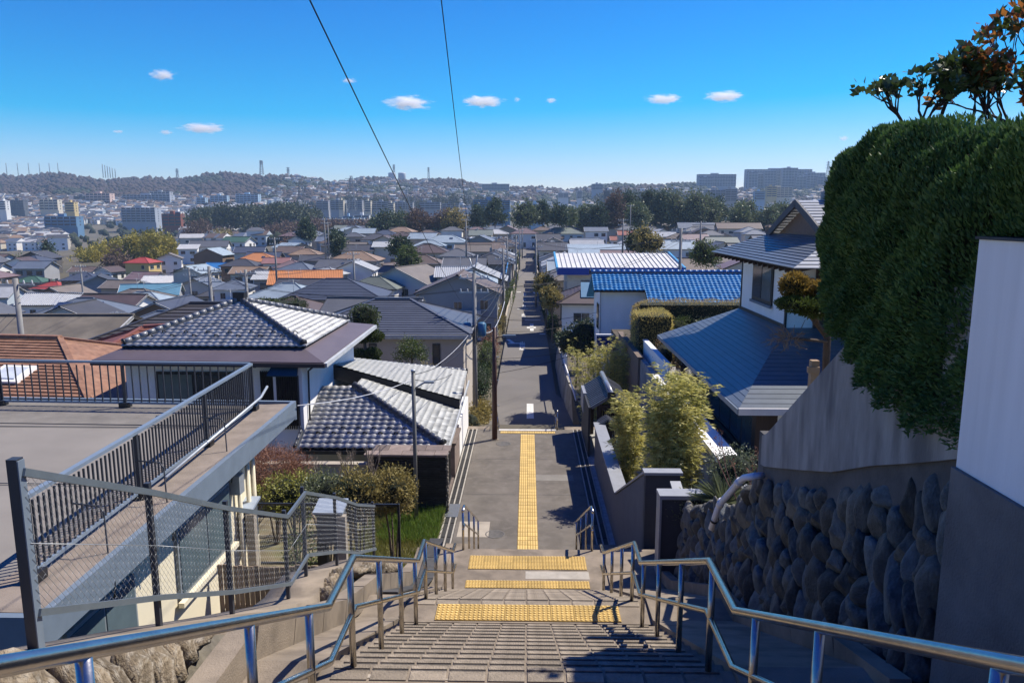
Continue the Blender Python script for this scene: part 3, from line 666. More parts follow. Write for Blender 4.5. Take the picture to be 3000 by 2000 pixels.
# roofed gate
gt = thing('roofed_gate', 'small Japanese wooden gate with grey tiled gable roof', 'gate', (3.3, 30.5, 0)); o4 = Vector(gt.location)
KW = mat('grey_kawara', (.14, .145, .155), .35, .2, 5, .1, rand=.2, spec=.5)
for sx_ in (-1, 1):
    e = [Vector((3.3+sx_*.78, 28.7, 2.02)), Vector((3.3+sx_*.78, 32.5, 2.02)), Vector((3.3, 32.5, 2.5)), Vector((3.3, 28.7, 2.5))]
    pts = [p-o4 for p in (e if sx_ > 0 else e[::-1])]; MB().slab(pts, .07).build('roof_slope', KW, gt)
    for k in range(15):
        yv = 28.72+k*.27; MB().beam(Vector((3.3+sx_*.8, yv, 2.035))-o4, Vector((3.3, yv, 2.53))-o4, .05, .045).build('roof_batten', KW, gt)
MB().tube([Vector((3.3, 28.6, 2.58))-o4, Vector((3.3, 32.6, 2.58))-o4], .11, 12).build('ridge_tile', mat('ridge_kawara', (.2, .22, .26), .25, .1, 5, .05, spec=.7), gt)
MB().box(Vector((3.3, 28.62, 2.52))-o4, (.3, .08, .3)).build('ridge_end', BLACKM, gt)
for (x, y) in ((2.85, 29.0), (3.75, 29.0), (2.85, 32.0), (3.75, 32.0)): MB().beam(Vector((x, y, -.2))-o4, Vector((x, y, 2.15))-o4, .14, .14).build('post', WOODD, gt)
boxo(o4, 2.8, 3.8, 28.95, 29.08, 1.85, 2.05).build('lintel', WOODD, gt)
for k in range(9): boxo(o4, 2.93+k*.085, 2.99+k*.085, 29.9, 29.96, 0, 1.85).build('door_board', WOODD, gt)
boxo(o4, 2.42, 2.5, 28.8, 32.4, -.2, 2.0).build('side_panel', mat('dark_board', (.03, .032, .036), .7, .2, 5, .2), gt)
boxo(o4, 2.38, 2.52, 31.0, 32.5, 1.2, 2.05).build('side_cap', COPE, gt)
lt = thing('roofed_letter_box', 'tiny gabled roofed letter box post beside the wooden gate', 'letter box', (3.05, 27.9, 0)); o5 = Vector(lt.location)
for sx_ in (-1, 1):
    e = [Vector((sx_*.36, -.35, 1.62)), Vector((sx_*.36, .35, 1.62)), Vector((0, .35, 1.85)), Vector((0, -.35, 1.85))]
    MB().slab(e if sx_ > 0 else e[::-1], .05).build('roof_slope', KW, lt)
    for k in range(4): MB().beam((sx_*.37, -.3+k*.2, 1.635), (0, -.3+k*.2, 1.87), .04, .03).build('roof_batten', KW, lt)
MB().bx(-.18, .18, -.15, .15, .9, 1.6).build('box', WOODD, lt); MB().bx(-.07, .07, -.07, .07, -.1, .9).build('post', WOODD, lt); MB().bx(-.2, -.18, -.1, .1, 1.0, 1.4).build('plate', COPE, lt)
# bamboo ------------------------------------------------------------------
CULM = mat('bamboo_culm', (.20, .22, .06), .5, .2, 6, .05)
def bamboo(label, cx, cy, rx, ry, z0, h, n, lean=.25, per=22, seed=1):
    t = thing('bamboo', label, 'bamboo', (cx, cy, z0), 0, 'golden bamboo in the right-hand garden'); r_ = random.Random(seed); mb = MB(); P = []; D = []
    for k in range(n):
        a = r_.uniform(0, 6.28); q = r_.uniform(0, 1)**.5; bx_, by_ = math.cos(a)*rx*q, math.sin(a)*ry*q; hh = h*r_.uniform(.72, 1.0)
        lx, ly = r_.uniform(-1, 1)*lean, r_.uniform(-1, 1)*lean; pts = [Vector((bx_*.6+lx*hh*s**2*.45+bx_*.4*s, by_*.6+ly*hh*s**2*.45, hh*s)) for s in (0, .3, .6, .85, 1)]
        mb.tube(pts, [.016, .014, .011, .007, .003], 5, caps=False)
        for j in range(per):
            s = r_.uniform(.12, 1.0); i = min(3, int(s*4)); c = lerp(pts[i], pts[i+1], s*4-i)
            a2 = r_.uniform(0, 6.28); ln = r_.uniform(.1, .42)*(1.25-s*.6); e = c+Vector((math.cos(a2)*ln, math.sin(a2)*ln, r_.uniform(-.05, .22)))
            mb.tube([c, e], [.004, .002], 3, caps=False)
            for l in range(r_.randint(6, 10)):
                a3 = a2+r_.gauss(0, .95); dd = Vector((math.cos(a3), math.sin(a3), r_.uniform(-.45, .35))); P.append(tuple(e-dd*.02+Vector([r_.gauss(0, .04) for _ in range(3)]))); D.append(tuple(dd))
    mb.build('culms', CULM, t); leaves_ob('leaves', P, D, .19, .036, LF_BAMB, t); return t
bamboo('tall full bamboo clump between the garden wall and the blue-shaded house', 4.0, 20.0, .6, 1.0, 0, 5.35, 60, .22, 38, 1)
bamboo('narrow yellow bamboo clump close behind the garden wall', 3.36, 24.0, .26, .9, 0, 3.7, 26, .2, 30, 2)
bamboo('broad bamboo thicket behind the roofed wooden gate', 4.6, 38.0, 2.2, 1.8, -2.6, 5.9, 70, .22, 36, 3)
# ------------------------------------------------------------------ roof helpers
def slope_rows(parent, A, B, C, D, rows, m, name='roof_course', t=.035, lift=.03, off=Vector((0, 0, 0))):
    """A-B eave, D-C ridge: overlapping courses, each its own piece"""
    A, B, C, D = [Vector(p)-off for p in (A, B, C, D)]
    nrm = (B-A).cross(D-A); nrm = (nrm if nrm.length > 1e-6 else (B-A).cross(C-A)).normalized()
    if nrm.z < 0: nrm = -nrm
    for k in range(rows):
        t0, t1 = k/rows, min(1, (k+1.12)/rows)
        p = [lerp(A, D, t0)+nrm*lift, lerp(B, C, t0)+nrm*lift, lerp(B, C, t1), lerp(A, D, t1)]
        if (p[1]-p[0]).length < .02 and (p[2]-p[3]).length < .02: continue
        MB().slab(p, t, 0, nrm).build(name, m, parent)
def slope_seams(parent, A, B, C, D, n, m, name='roof_seam', wd=.05, ht=.05, off=Vector((0, 0, 0))):
    A, B, C, D = [Vector(p)-off for p in (A, B, C, D)]
    for k in range(n+1):
        s = k/n; MB().beam(lerp(A, B, s), lerp(D, C, s), wd, ht).build(name, m, parent)
def kawara_mesh(w_=.27, L_=.30):
    us = np.linspace(0, 1, 9); z = np.array([.010, .0, -.004, .002, .014, .027, .030, .024, .012])*w_/.27
    v = []; f = []
    for j, (y, dz) in enumerate(((0, .034), (L_, 0))):
        for u, zz in zip(us, z): v.append((u*w_*1.04, y, zz+dz))
    for u, zz in zip(us, z): v.append((u*w_*1.04, 0.004, zz+.0))
    n = 9
    for i in range(n-1): f.append((i, i+1, n+i+1, n+i)); f.append((2*n+i, 2*n+i+1, i+1, i))
    return np.array(v, float), np.array(f)
def in_poly(p, poly):
    x, y = p; c = False; n = len(poly)
    for i in range(n):
        x1, y1 = poly[i]; x2, y2 = poly[i-1]
        if (y1 > y) != (y2 > y) and x < (x2-x1)*(y-y1)/(y2-y1)+x1: c = not c
    return c
def tile_slope(parent, pts, m, w_=.27, ex=.245, limit=300, off=Vector((0, 0, 0)), used=None, me=None):
    """kawara tiles over a planar slope; pts[0]-pts[1] is the eave. The first `limit` are separate pieces, the rest one part."""
    P = [Vector(p)-off for p in pts]; U = (P[1]-P[0]).normalized(); N = (P[1]-P[0]).cross(P[2]-P[0]).normalized()
    if N.z < 0: N = -N
    V = N.cross(U).normalized()
    flip = V.z < 0
    if flip: V = -V; U = -U; P0 = P[1]
    else: P0 = P[0]
    poly = [((p-P0).dot(U), (p-P0).dot(V)) for p in P]
    umin, umax = min(a for a, b in poly), max(a for a, b in poly); vmax = max(b for a, b in poly)
    v0, f0 = kawara_mesh(w_, ex*1.22)
    if me is None:
        me = np_mesh('roof_tile', v0, f0, True); me.materials.append(m)
    Mx = Matrix((U, V, N)).transposed(); eul = Mx.to_euler(); A = np.array(Mx)
    rest = []; cnt = 0; j = 0
    while j*ex < vmax:
        i = int(math.floor(umin/w_))
        while i*w_ < umax:
            c = ((i+.5)*w_, (j+.35)*ex)
            if in_poly(c, poly):
                pos = P0+U*(i*w_)+V*(j*ex-.04)+N*(.045+rnd.uniform(-.004, .004))
                if cnt < limit: ob('roof_tile', me, None, parent, pos, eul); cnt += 1
                else: rest.append(np.array(pos))
            i += 1
        j += 1
    if rest:
        R_ = np.array(rest); vv = (v0@A.T)[None]+R_[:, None]; nv_ = len(v0)
        ff = f0[None]+(np.arange(len(R_))*nv_)[:, None, None]
        ob('roof_tiles', np_mesh('roof_tiles', vv.reshape(-1, 3), ff.reshape(-1, 4), True), m, parent, kind='stuff')
    MB().slab(P, .1, 0, N).build('roof_deck', mat('roof_shadow', (.03, .03, .033), .9), parent)
    return cnt
def ridge_caps(parent, a, b, m, r=.1, step=.3, off=Vector((0, 0, 0)), endcap=True):
    a, b = Vector(a)-off, Vector(b)-off; d = b-a; n = max(1, int(d.length/step)); d.normalize()
    for k in range(n):
        p = lerp(a, b, k/n); q = lerp(a, b, (k+.94)/n); MB().tube([p, q], [r*1.06, r*.96], 10).build('ridge_cap', m, parent)
    MB().beam(a-Vector((0, 0, r*.9)), b-Vector((0, 0, r*.9)), r*2.2, r*1.3).build('ridge_bed', mat('ridge_bed', (.12, .125, .13), .6, .2, 4, .2), parent)
    if endcap: MB().tube([a-d*.05, a+d*.02], r*1.35, 12).build('ridge_end', BLACKM, parent)
# ------------------------------------------------------------------ right house
SLATE = mat('slate_blue_metal', (.125, .145, .165), .42, .12, 2.5, .08, 30, metal=.25, rand=.08)
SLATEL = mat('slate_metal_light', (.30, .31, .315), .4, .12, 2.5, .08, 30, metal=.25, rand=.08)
rh = thing('modern_house', 'white two-storey Japanese house with slate-blue metal hipped roofs', 'house', (10, 27, 2.2)); oR = Vector(rh.location)
def rb(x0, x1, y0, y1, z0, z1): return boxo(oR, x0, x1, y0, y1, z0, z1)
struct('right_terrace', MB().bx(5.42, 24, 16.2, 36, -.4, 2.2), mat('terrace_paving', (.25, .24, .22), .9, .2, 2, .3))
V3 = Vector
ea = [(5.92, 20.5, 4.15), (5.92, 33.6, 4.15), (9.23, 32.6, 5.50), (9.23, 26.8, 5.50)]
slope_rows(rh, *[V3(p) for p in ea], 17, SLATE, off=oR, lift=.014)
slope_rows(rh, V3((5.92, 20.5, 4.15)), V3((16, 20.5, 4.15)), V3((16, 26.8, 5.5)), V3((9.23, 26.8, 5.5)), 20, SLATE, off=oR, lift=.014)
rb(5.9, 16, 20.42, 20.5, 3.98, 4.17).build('fascia', mat('pale_fascia', (.55, .53, .5), .6, .1, 3, .05), rh)
rb(5.86, 5.92, 20.45, 33.6, 4.0, 4.15).build('gutter', BLUEGREY, rh)
# lower storey
rb(6.75, 16, 21.5, 33.2, 2.2, 4.12).build('wall', mat('dark_interior', (.03, .03, .03), .9), rh)
nwin = 9
for k in range(nwin):
    y0 = 21.35+k*1.31; m_ = GLASS
    f = rb(6.66, 6.74, y0, y0+1.29, 2.45, 4.08).build('window', mat('bronze_frame', (.035, .035, .036), .5, .1, 4, .05), rh)
    rb(6.64, 6.655, y0+.05, y0+1.24, 2.5, 4.05).build('pane', glass_mat('mirror_glass', (.10, .12, .12), .03), f)
rb(6.5, 6.64, 21.2, 33.3, 2.3, 2.44).build('sill', _mats['bronze_frame'], rh)
MB().beam(V3((6.3, 20.9, 2.22))-oR, V3((6.3, 33.3, 2.22))-oR, .35, .12).build('track', BLUEGREY, rh)
rb(6.55, 6.9, 20.95, 21.3, 2.2, 4.1).build('corner_post', WOODD, rh)
for k, (a, b, m_) in enumerate(((6.9, 7.25, WOODD), (7.25, 7.95, WHITEW), (7.95, 8.45, WOODD), (8.45, 10.5, WHITEW), (10.5, 11, WOODD), (11, 16, WHITEW))):
    rb(a, b, 21.2+.003*k, 21.45, 2.2, 4.1).build('wall_panel', m_, rh)
# upper storey
rb(9.23, 16, 26.8, 32.5, 5.2, 7.9).build('upper_wall', WHITEW, rh)
for (a, b, c, d) in ((9.2, 9.26, 26.76, 26.9), (9.2, 9.26, 32.42, 32.54)): rb(a, b, c, d, 5.4, 7.85).build('corner_trim', BLACKM, rh)
rb(9.18, 9.23, 26.7, 32.6, 5.46, 5.6).build('base_trim', BLACKM, rh)
wf = rb(9.17, 9.232, 28.3, 30.8, 6.1, 7.75).build('window_frame', BLACKM, rh)
for (a, b) in ((28.42, 29.5), (29.6, 30.7)): rb(9.155, 9.17, a, b, 6.25, 7.65).build('pane', _mats['mirror_glass'] if a < 29 else GLASS, wf)
rb(9.1, 9.17, 28.25, 30.85, 6.0, 6.1).build('window_sill', BLUEGREY, rh)
for (x, m_) in ((10.2, WOODD), (11.3, WOODD)): rb(x, x+.5, 26.74, 26.8, 5.5, 7.85).build('timber', m_, rh)
rb(9.9, 10.05, 26.5, 26.7, 7.0, 7.3).build('wall_lamp', mat('copper_lamp', (.45, .16, .04), .4, .1, 5, .05), rh)
zE = 7.85
slope_rows(rh, V3((8.2, 23.4, zE)), V3((8.2, 33.9, zE)), V3((10.25, 31.9, 8.75)), V3((10.25, 25.6, 8.75)), 12, SLATE, off=oR)
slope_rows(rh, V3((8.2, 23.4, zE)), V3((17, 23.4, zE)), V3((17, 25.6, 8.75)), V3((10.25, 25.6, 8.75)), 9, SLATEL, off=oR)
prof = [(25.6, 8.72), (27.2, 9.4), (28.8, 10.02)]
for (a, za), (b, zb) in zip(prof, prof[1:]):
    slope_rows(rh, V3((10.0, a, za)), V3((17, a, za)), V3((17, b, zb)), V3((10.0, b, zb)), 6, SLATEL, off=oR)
    slope_rows(rh, V3((10.0, 57.6-a, za)), V3((17, 57.6-a, za)), V3((17, 57.6-b, zb)), V3((10.0, 57.6-b, zb)), 6, SLATEL, off=oR)
    for s_ in (0, 1):
        f_ = (lambda y: y) if not s_ else (lambda y: 57.6-y)
        MB().beam(V3((10.03, f_(a), za-.1))-oR, V3((10.03, f_(b), zb-.1))-oR, .08, .26).build('bargeboard', mat('weathered_barge', (.09, .09, .095), .7, .2, 5, .1), rh)
MB().add([V3((10.4, 26, 8.72))-oR, V3((10.4, 31.6, 8.72))-oR, V3((10.4, 28.8, 9.8))-oR], [(0, 2, 1)]).build('gable_board', mat('gable_timber', (.22, .15, .11), .8, .25, 5, .2, stretch=(1, 1, 6)), rh)
for k in range(3): MB().tube([V3((11.2, 28.8+(k-1)*.15, 10.12+(.1 if k == 1 else 0)))-oR, V3((17, 28.8+(k-1)*.15, 10.12+(.1 if k == 1 else 0)))-oR], .12, 12).build('ridge_tile', mat('bright_ridge', (.42, .44, .47), .25, .1, 4, .03, metal=.5), rh)
rb(11.05, 11.2, 28.5, 29.1, 9.9, 10.35).build('ridge_end', BLUEGREY, rh)
for k in range(18): MB().beam(V3((8.28, 23.8+k*.58, 7.72))-oR, V3((9.3, 23.8+k*.58, 7.95))-oR, .09, .12).build('rafter', WOODD, rh)
for k in range(8): MB().beam(V3((10.6+k*.7, 23.5, 7.72))-oR, V3((10.6+k*.7, 26.8, 8.4))-oR, .09, .12).build('rafter', WOODD, rh)
# parapet and retaining wall of the terrace
pw = thing('terrace_parapet', 'white broad-topped parapet wall on a rough blue-shaded retaining wall', 'wall', (5.3, 26, 0)); oP = Vector(pw.location)
boxo(oP, 5.0, 5.6, 18.6, 29.5, 3.06, 3.2).build('coping', WHITEW, pw); boxo(oP, 5.62, 5.7, 29.5, 36, 2.2, 3.5).build('far_panel', WHITEW, pw); boxo(oP, 5.58, 5.82, 29.5, 36, 3.5, 3.55).build('far_coping', WHITEW, pw)
boxo(oP, 5.36, 5.41, 18.6, 29.5, 2.2, 3.06).build('parapet_face', BLUEGREY, pw)
boxo(oP, 5.2, 5.415, 16.2, 36, -.4, 2.95).build('retaining_face', mat('split_stone_render', (.22, .225, .235), .9, .5, 3, 1.0, 12, stretch=(1, 1, .45)), pw)
b = V3((6.2, 33.5, 3.2)); shrub('reddish green shrub on the far end of the white parapet', b, (.5, 1.3, .75), leaf_mat('mixed_shrub', (.06, .075, .025), (.26, .12, .05), .5, .25, 2), 260, .06, .03, base=2.2)
# ------------------------------------------------------------------ trimmed hedge and planter further back
HEDGE2 = leaf_mat('golden_hedge', (.40, .34, .09), (.75, .58, .2), .6, .45, 1.5)
def box_hedge(label, x0, x1, y0, y1, z0, z1, lm, n, L=.07, name='clipped_hedge', group=None):
    t = thing(name, label, 'hedge', ((x0+x1)/2, (y0+y1)/2, z0), 0, group); h = np.array([(x1-x0)/2, (y1-y0)/2, (z1-z0)/2])
    d = rng.uniform(-1, 1, (n, 3)); m_ = np.max(np.abs(d), axis=1, keepdims=True); d = d/np.maximum(m_, .01)
    d = d/np.sum(np.abs(d)**8, axis=1, keepdims=True)**(1/8.)
    p = d*h+rng.normal(size=(n, 3))*.05+np.array([0, 0, h[2]]); p += .06*np.sin(p[:, [1, 2, 0]]*4)
    leaves_ob('foliage', p, d+rng.normal(size=(n, 3))*.6+np.array([0, 0, .3]), L, L*.45, lm, t)
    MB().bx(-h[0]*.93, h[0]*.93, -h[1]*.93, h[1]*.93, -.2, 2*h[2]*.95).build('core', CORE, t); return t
box_hedge('long olive clipped hedge in front of the bright blue tiled roof', 5.6, 13, 38.6, 40.2, 2.6, 5.0, leaf_mat('olive_hedge', (.26, .21, .08), (.52, .40, .18), .6, .4, 1.5), 17000)
box_hedge('short golden clipped hedge at the planter end by the blue fence', 5.35, 7.0, 35.9, 38.3, 2.3, 4.75, HEDGE2, 9000)
shrub('rounded yellow-green shrub between the golden and olive hedges', (7.7, 37.6, 3.7), (.9, .8, .75), LF_MID, 330, .07, .04, base=2.3)
shrub('pale variegated shrub beside the olive hedge', (9.0, 37.3, 3.6), (.8, .7, .8), LF_SILV, 300, .08, .05, base=2.3)
pl = thing('planter_wall', 'brown rendered planter wall below the golden hedge', 'wall', (5.25, 37, 0)); oL = Vector(pl.location)
boxo(oL, 5.1, 5.3, 34, 41.5, -3, 3.0).build('wall_body', mat('brown_render', (.17, .13, .10), .9, .15, 2, .2), pl); boxo(oL, 5.05, 5.35, 33.9, 41.6, 3.0, 3.06).build('coping', _mats['brown_render'], pl)
struct('planter_bed', MB().bx(5.3, 20, 36.2, 47, -3, 2.35), _mats['garden_soil'])
# ------------------------------------------------------------------ blue tiled house
BLUET = mat('blue_glazed_tile', (.03, .27, .54), .55, .2, 3, .08, rand=.22, spec=.3)
bh = thing('blue_tiled_house', 'white house with bright blue glazed tile roof', 'house', (9, 50, -3)); oB = Vector(bh.location)
e1 = [V3((4.3, 48.6, 4.62)), V3((7.6, 48.6, 4.62)), V3((7.6, 50.6, 5.55)), V3((4.3, 50.6, 5.55))]
e2 = [V3((7.6, 46.6, 3.72)), V3((15, 46.6, 3.72)), V3((15, 50.6, 5.55)), V3((7.6, 50.6, 5.55))]
c_ = tile_slope(bh, e1, BLUET, .3, .3, 300, oB); tile_slope(bh, e2, BLUET, .3, .3, 300-c_, oB)
MB().slab([p-oB for p in (V3((15, 54.6, 3.7)), V3((4.3, 54.6, 3.7)), V3((4.3, 50.6, 5.5)), V3((15, 50.6, 5.5)))], .12).build('back_slope', BLUET, bh)
ridge_caps(bh, V3((4.2, 50.6, 5.72)), V3((15.1, 50.6, 5.72)), mat('blue_ridge_tile', (.02, .12, .36), .3, .15, 3, .05, spec=.6), .12, .4, oB)
boxo(oB, 4.8, 15, 49.2, 54, -3, 4.7).build('wall', WHITEW, bh); boxo(oB, 8.0, 15, 47.2, 49.21, -3, 3.6).build('wall', WHITEW, bh)
boxo(oB, 4.74, 4.8, 50, 51.2, 1.9, 3.6).build('window', GLASS, bh); boxo(oB, 4.76, 4.82, 49.14, 49.24, -3, 4.6).build('downpipe', GALV, bh)
bf = thing('blue_fence', 'deep blue corrugated sheet fence below the white house wall', 'fence', (5.3, 46, -3)); oF = Vector(bf.location)
BLUEF = mat('deep_blue_sheet', (.012, .045, .22), .5, .15, 3, .1)
boxo(oF, 4.3, 7.4, 46.0, 46.03, .95, 2.1).build('panel', BLUEF, bf)
for k in range(26): boxo(oF, 4.3+k*.12, 4.34+k*.12, 45.97, 46.0, .95, 2.1).build('rib', BLUEF, bf)
for x in (4.35, 7.3): boxo(oF, x, x+.08, 46.04, 46.12, -3, 2.1).build('post', GALV, bf)
boxo(oF, 4.25, 7.45, 45.9, 46.1, 2.1, 2.2).build('capping', WHITEW, bf)
# ------------------------------------------------------------------ white roofed building with blue fascia
WROOF = mat('white_sheet_roof', (.62, .61, .57), .5, .1, .8, .05, dark=(.25, .6, (.42, .40, .36)))
wb = thing('blue_fascia_building', 'low building with white seamed metal roof and deep blue fascia', 'building', (11, 88, -4)); oW = Vector(wb.location)
A, B_, C_, D_ = V3((3.4, 84, 3.55)), V3((17.4, 84, 3.55)), V3((17.6, 94, 4.75)), V3((3.4, 94, 4.75))
MB().slab([p-oW for p in (A, B_, C_, D_)], .1).build('roof_sheet', WROOF, wb); slope_seams(wb, A+V3((0, 0, .04)), B_+V3((0, 0, .04)), C_+V3((0, 0, .04)), D_+V3((0, 0, .04)), 26, mat('seam_grey', (.40, .39, .37), .5), wd=.06, ht=.1, off=oW)
boxo(oW, 3.3, 17.5, 83.8, 84, 2.85, 3.66).build('fascia', mat('royal_blue_paint', (.012, .05, .30), .4, .1, 2, .03), wb)
for (x0, x1) in ((3.22, 3.42), (17.35, 17.6)): MB().beam(V3(((x0+x1)/2, 83.8, 3.45))-oW, V3(((x0+x1)/2, 94, 4.7))-oW, .22, .5).build('verge', mat('light_blue_trim', (.08, .30, .50), .4), wb)
boxo(oW, 4.5, 17, 84.8, 93.5, -6, 3.4).build('wall', mat('cream_wall', (.55, .5, .42), .85, .1, 2, .1), wb)
for (x, w_) in ((6.0, 2.2), (9.5, 1.6), (12, 1.6)):
    boxo(oW, x, x+w_, 84.74, 84.8, .9, 2.2).build('window', mat('alu_frame', (.3, .3, .3), .5), wb); boxo(oW, x+.06, x+w_-.06, 84.72, 84.74, .98, 2.12).build('pane', GLASS, wb)
# ------------------------------------------------------------------ left: low stone wall with chain-link fence
CAPL = [(2.2, 7.95), (4.0, 7.02), (5.42, 6.34), (6.8, 5.66), (8.4, 4.9), (9.25, 4.88), (10.7, 4.25), (11.84, 3.82), (13.35, 3.06), (13.9, 2.75)]
sw = thing('stone_retaining_wall', 'low pale split-stone retaining wall with concrete cap along the stairs', 'wall', (-2.9, 8, 4.5)); oS = Vector(sw.location)
ys = list(np.arange(1.8, 13.9, .4))+[13.9]; cap = MB(); back = MB()
for a, b in zip(ys, ys[1:]):
    za, zb = interp(a, CAPL), interp(b, CAPL); ja, jb = .03*math.sin(a*3.1), .03*math.sin(b*3.1)
    cap.add([V3(p)-oS for p in ((-3.25, a, za-.08), (-2.62+ja, a, za-.02), (-2.62+jb, b, zb-.02), (-3.25, b, zb-.08), (-3.25, a, za-1.4), (-2.6+ja, a, za-.2), (-2.6+jb, b, zb-.2), (-3.25, b, zb-1.4))], [(0, 1, 2, 3), (1, 5, 6, 2), (0, 3, 7, 4)], 0, True)
    back.add([V3(p)-oS for p in ((-2.68, a, za-.1), (-2.68, b, zb-.1), (-2.4, b, rampz(b)-.1), (-2.4, a, rampz(a)-.1))], [(0, 3, 2, 1)])
cap.build('concrete_cap', CONC, sw); back.build('backing', mat('wall_mortar_pale', (.13, .115, .09), 1, .4, 5, .6, 30), sw)
STONEP = mat('pale_split_stone', (.19, .15, .10), .9, .5, 6, 1.0, 18, rand=.4, dark=(.6, 5, (.42, .38, .31)))
sml = [stone_mesh(s+20, 3, .9) for s in range(6)]
for me in sml: me.materials.append(STONEP)
rs = random.Random(9); y = 2.6
while y < 13.7:
    wd = rs.uniform(.17, .34); zt = interp(y, CAPL)-.12; zb = rampz(y)+.2; h = zt-zb
    if h > .12:
        nst = 2 if h > .75 else 1
        for k in range(nst):
            hh = h/nst*rs.uniform(.9, 1.1); zc = zb+hh*(k+.5); x = lerp(-2.46, -2.66, (zc-zb)/max(h, .1))
            o = ob('stone', sml[rs.randrange(6)], None, sw, V3((x, y+wd/2, zc))-oS, (rs.uniform(-.3, .1), -.35+rs.uniform(-.1, .1), rs.uniform(-.2, .2)), (rs.uniform(.2, .3), wd*1.15, hh*1.25))
    y += wd*.95
for (yy_, s_) in ((9.0, .3), (8.75, .2), (9.35, .26)):
    ob('stone', sml[1], None, sw, V3((-2.55, yy_, interp(yy_, CAPL)-.16))-oS, (.2, -.4, .1), (.26, s_, .3))
# fence
fn = thing('chain_link_fence', 'galvanised chain-link fence with dark posts along the stone wall', 'fence', (-2.9, 8, 5)); oN = Vector(fn.location)
p0 = X0 = atx(85, 1890, -2.9)
FP = [(4.02, 7.0), (5.42, 6.34), (6.8, 5.65), (8.45, 4.88), (9.18, 4.9), (10.71, 4.23), (12.0, 3.6), (13.35, 3.04)]
for i, (y, z) in enumerate(FP):
    wd = .06 if i == 0 else .04
    MB().bx(-wd/2, wd/2, -wd/2, wd/2, -.25, 1.14).build('post', DKPAINT, fn, loc=V3((-2.9, y, z))-oN)
    if i == 0: MB().bx(wd/2, wd/2+.008, -.028, .028, -.2, 1.13).build('post_face', BLUEGREY, fn, loc=V3((-2.9, y, z))-oN)
FRP = mat('fence_frame', (.16, .195, .22), .45, .12, 6, .05, metal=.4)
WIREM = mat('chain_wire', (.36, .38, .39), .45, .1, 8, 0, metal=.6)
for (ya, za), (yb, zb) in zip(FP, FP[1:]):
    a, b = V3((-2.86, ya, za))-oN, V3((-2.86, yb, zb))-oN
    u = V3((0, 0, 1))
    MB().beam(a+u*1.06, b+u*1.06, .03, .045).build('top_rail', FRP, fn); MB().beam(a+u*.2, b+u*.2, .03, .042).build('bottom_rail', FRP, fn)
    MB().tube([a+u*.63, b+u*.63], .003, 4).build('tension_wire', WIREM, fn)
    L = (b-a).length; nC = int(L/.068); nR = 13; mb = MB(); v = []; f = []
    for s_ in range(2):
        for k in range(-nR, nC+nR):
            if (k+s_) % 1: continue
            pts = []
            for j in range(nR+1):
                # two mirrored sets of zigzag wires crossing to diamonds
                c = k+((j+s_) % 2)
                if -.01 <= c <= nC+.01: pts.append((c/nC, j/nR))
                else: pts = pts
            if k < 0 or k > nC: continue
            for (c0, r0), (c1, r1) in zip(pts, pts[1:]):
                A_ = lerp(a, b, c0)+u*(.22+.82*r0); B_2 = lerp(a, b, c1)+u*(.22+.82*r1)
                o_ = len(v); r_ = .0014; sd = V3((0, r_, r_*.4)); xx = V3((r_, 0, 0))
                v += [A_+sd, A_-sd, A_+xx, B_2+sd, B_2-sd, B_2+xx]; f += [(o_, o_+1, o_+4, o_+3), (o_+1, o_+2, o_+5, o_+4), (o_+2, o_, o_+3, o_+5)]
    ob('wire_mesh', np_mesh('wire_mesh', np.array([tuple(q) for q in v]), np.array(f)), WIREM, fn, kind='stuff')
# ------------------------------------------------------------------ left: roof-deck building
DECKM = mat('deck_concrete', (.215, .195, .17), .85, .14, .5, .2, 60, dark=(.7, .28, (.15, .138, .122)))
EDGEM = mat('deck_edge', (.22, .18, .145), .95, .25, 2, .3, 50)
CREAM = mat('cream_wall_near', (.72, .65, .48), .85, .06, 1.2, .1, 60)
db = thing('roof_deck_building', 'cream building with flat concrete roof deck and blue-grey edge beam', 'building', (-12, 13, 1)); oD = Vector(db.location)
MB().slab([V3(p)-oD for p in ((-30, 7.6, 4.99), (-5.62, 8.0, 4.95), (-5.75, 17.5, 4.97), (-30, 18.6, 4.99))], .35).build('deck_slab', DECKM, db)
MB().slab([V3(p)-oD for p in ((-6.55, 7.9, 4.985), (-5.6, 7.9, 4.975), (-5.7, 17.55, 4.99), (-6.62, 17.4, 4.99))], .1).build('edge_strip', EDGEM, db)
MB().slab([V3(p)-oD for p in ((-30, 16.2, 4.998), (-6.7, 15.6, 4.993), (-6.7, 17.5, 4.994), (-30, 18.5, 4.997))], .05).build('roofing_strip', mat('bitumen_strip', (.17, .155, .135), .95, .25, 1.5, .3), db)
MB().beam(V3((-5.56, 7.8, 4.78))-oD, V3((-5.7, 17.75, 4.8))-oD, .1, .42).build('edge_beam', BLUEGREY, db)
MB().beam(V3((-30, 18.7, 4.75))-oD, V3((-5.65, 17.7, 4.78))-oD, .1, .46).build('edge_beam', BLUEGREY, db)
MB().beam(V3((-30, 7.7, 4.75))-oD, V3((-5.5, 7.75, 4.78))-oD, .1, .5).build('edge_beam', BLUEGREY, db)
MB().bx(-30-oD.x, -6.05-oD.x, 8.3-oD.y, 15.6-oD.y, -2-oD.z, 4.7-oD.z).build('wall', CREAM, db)
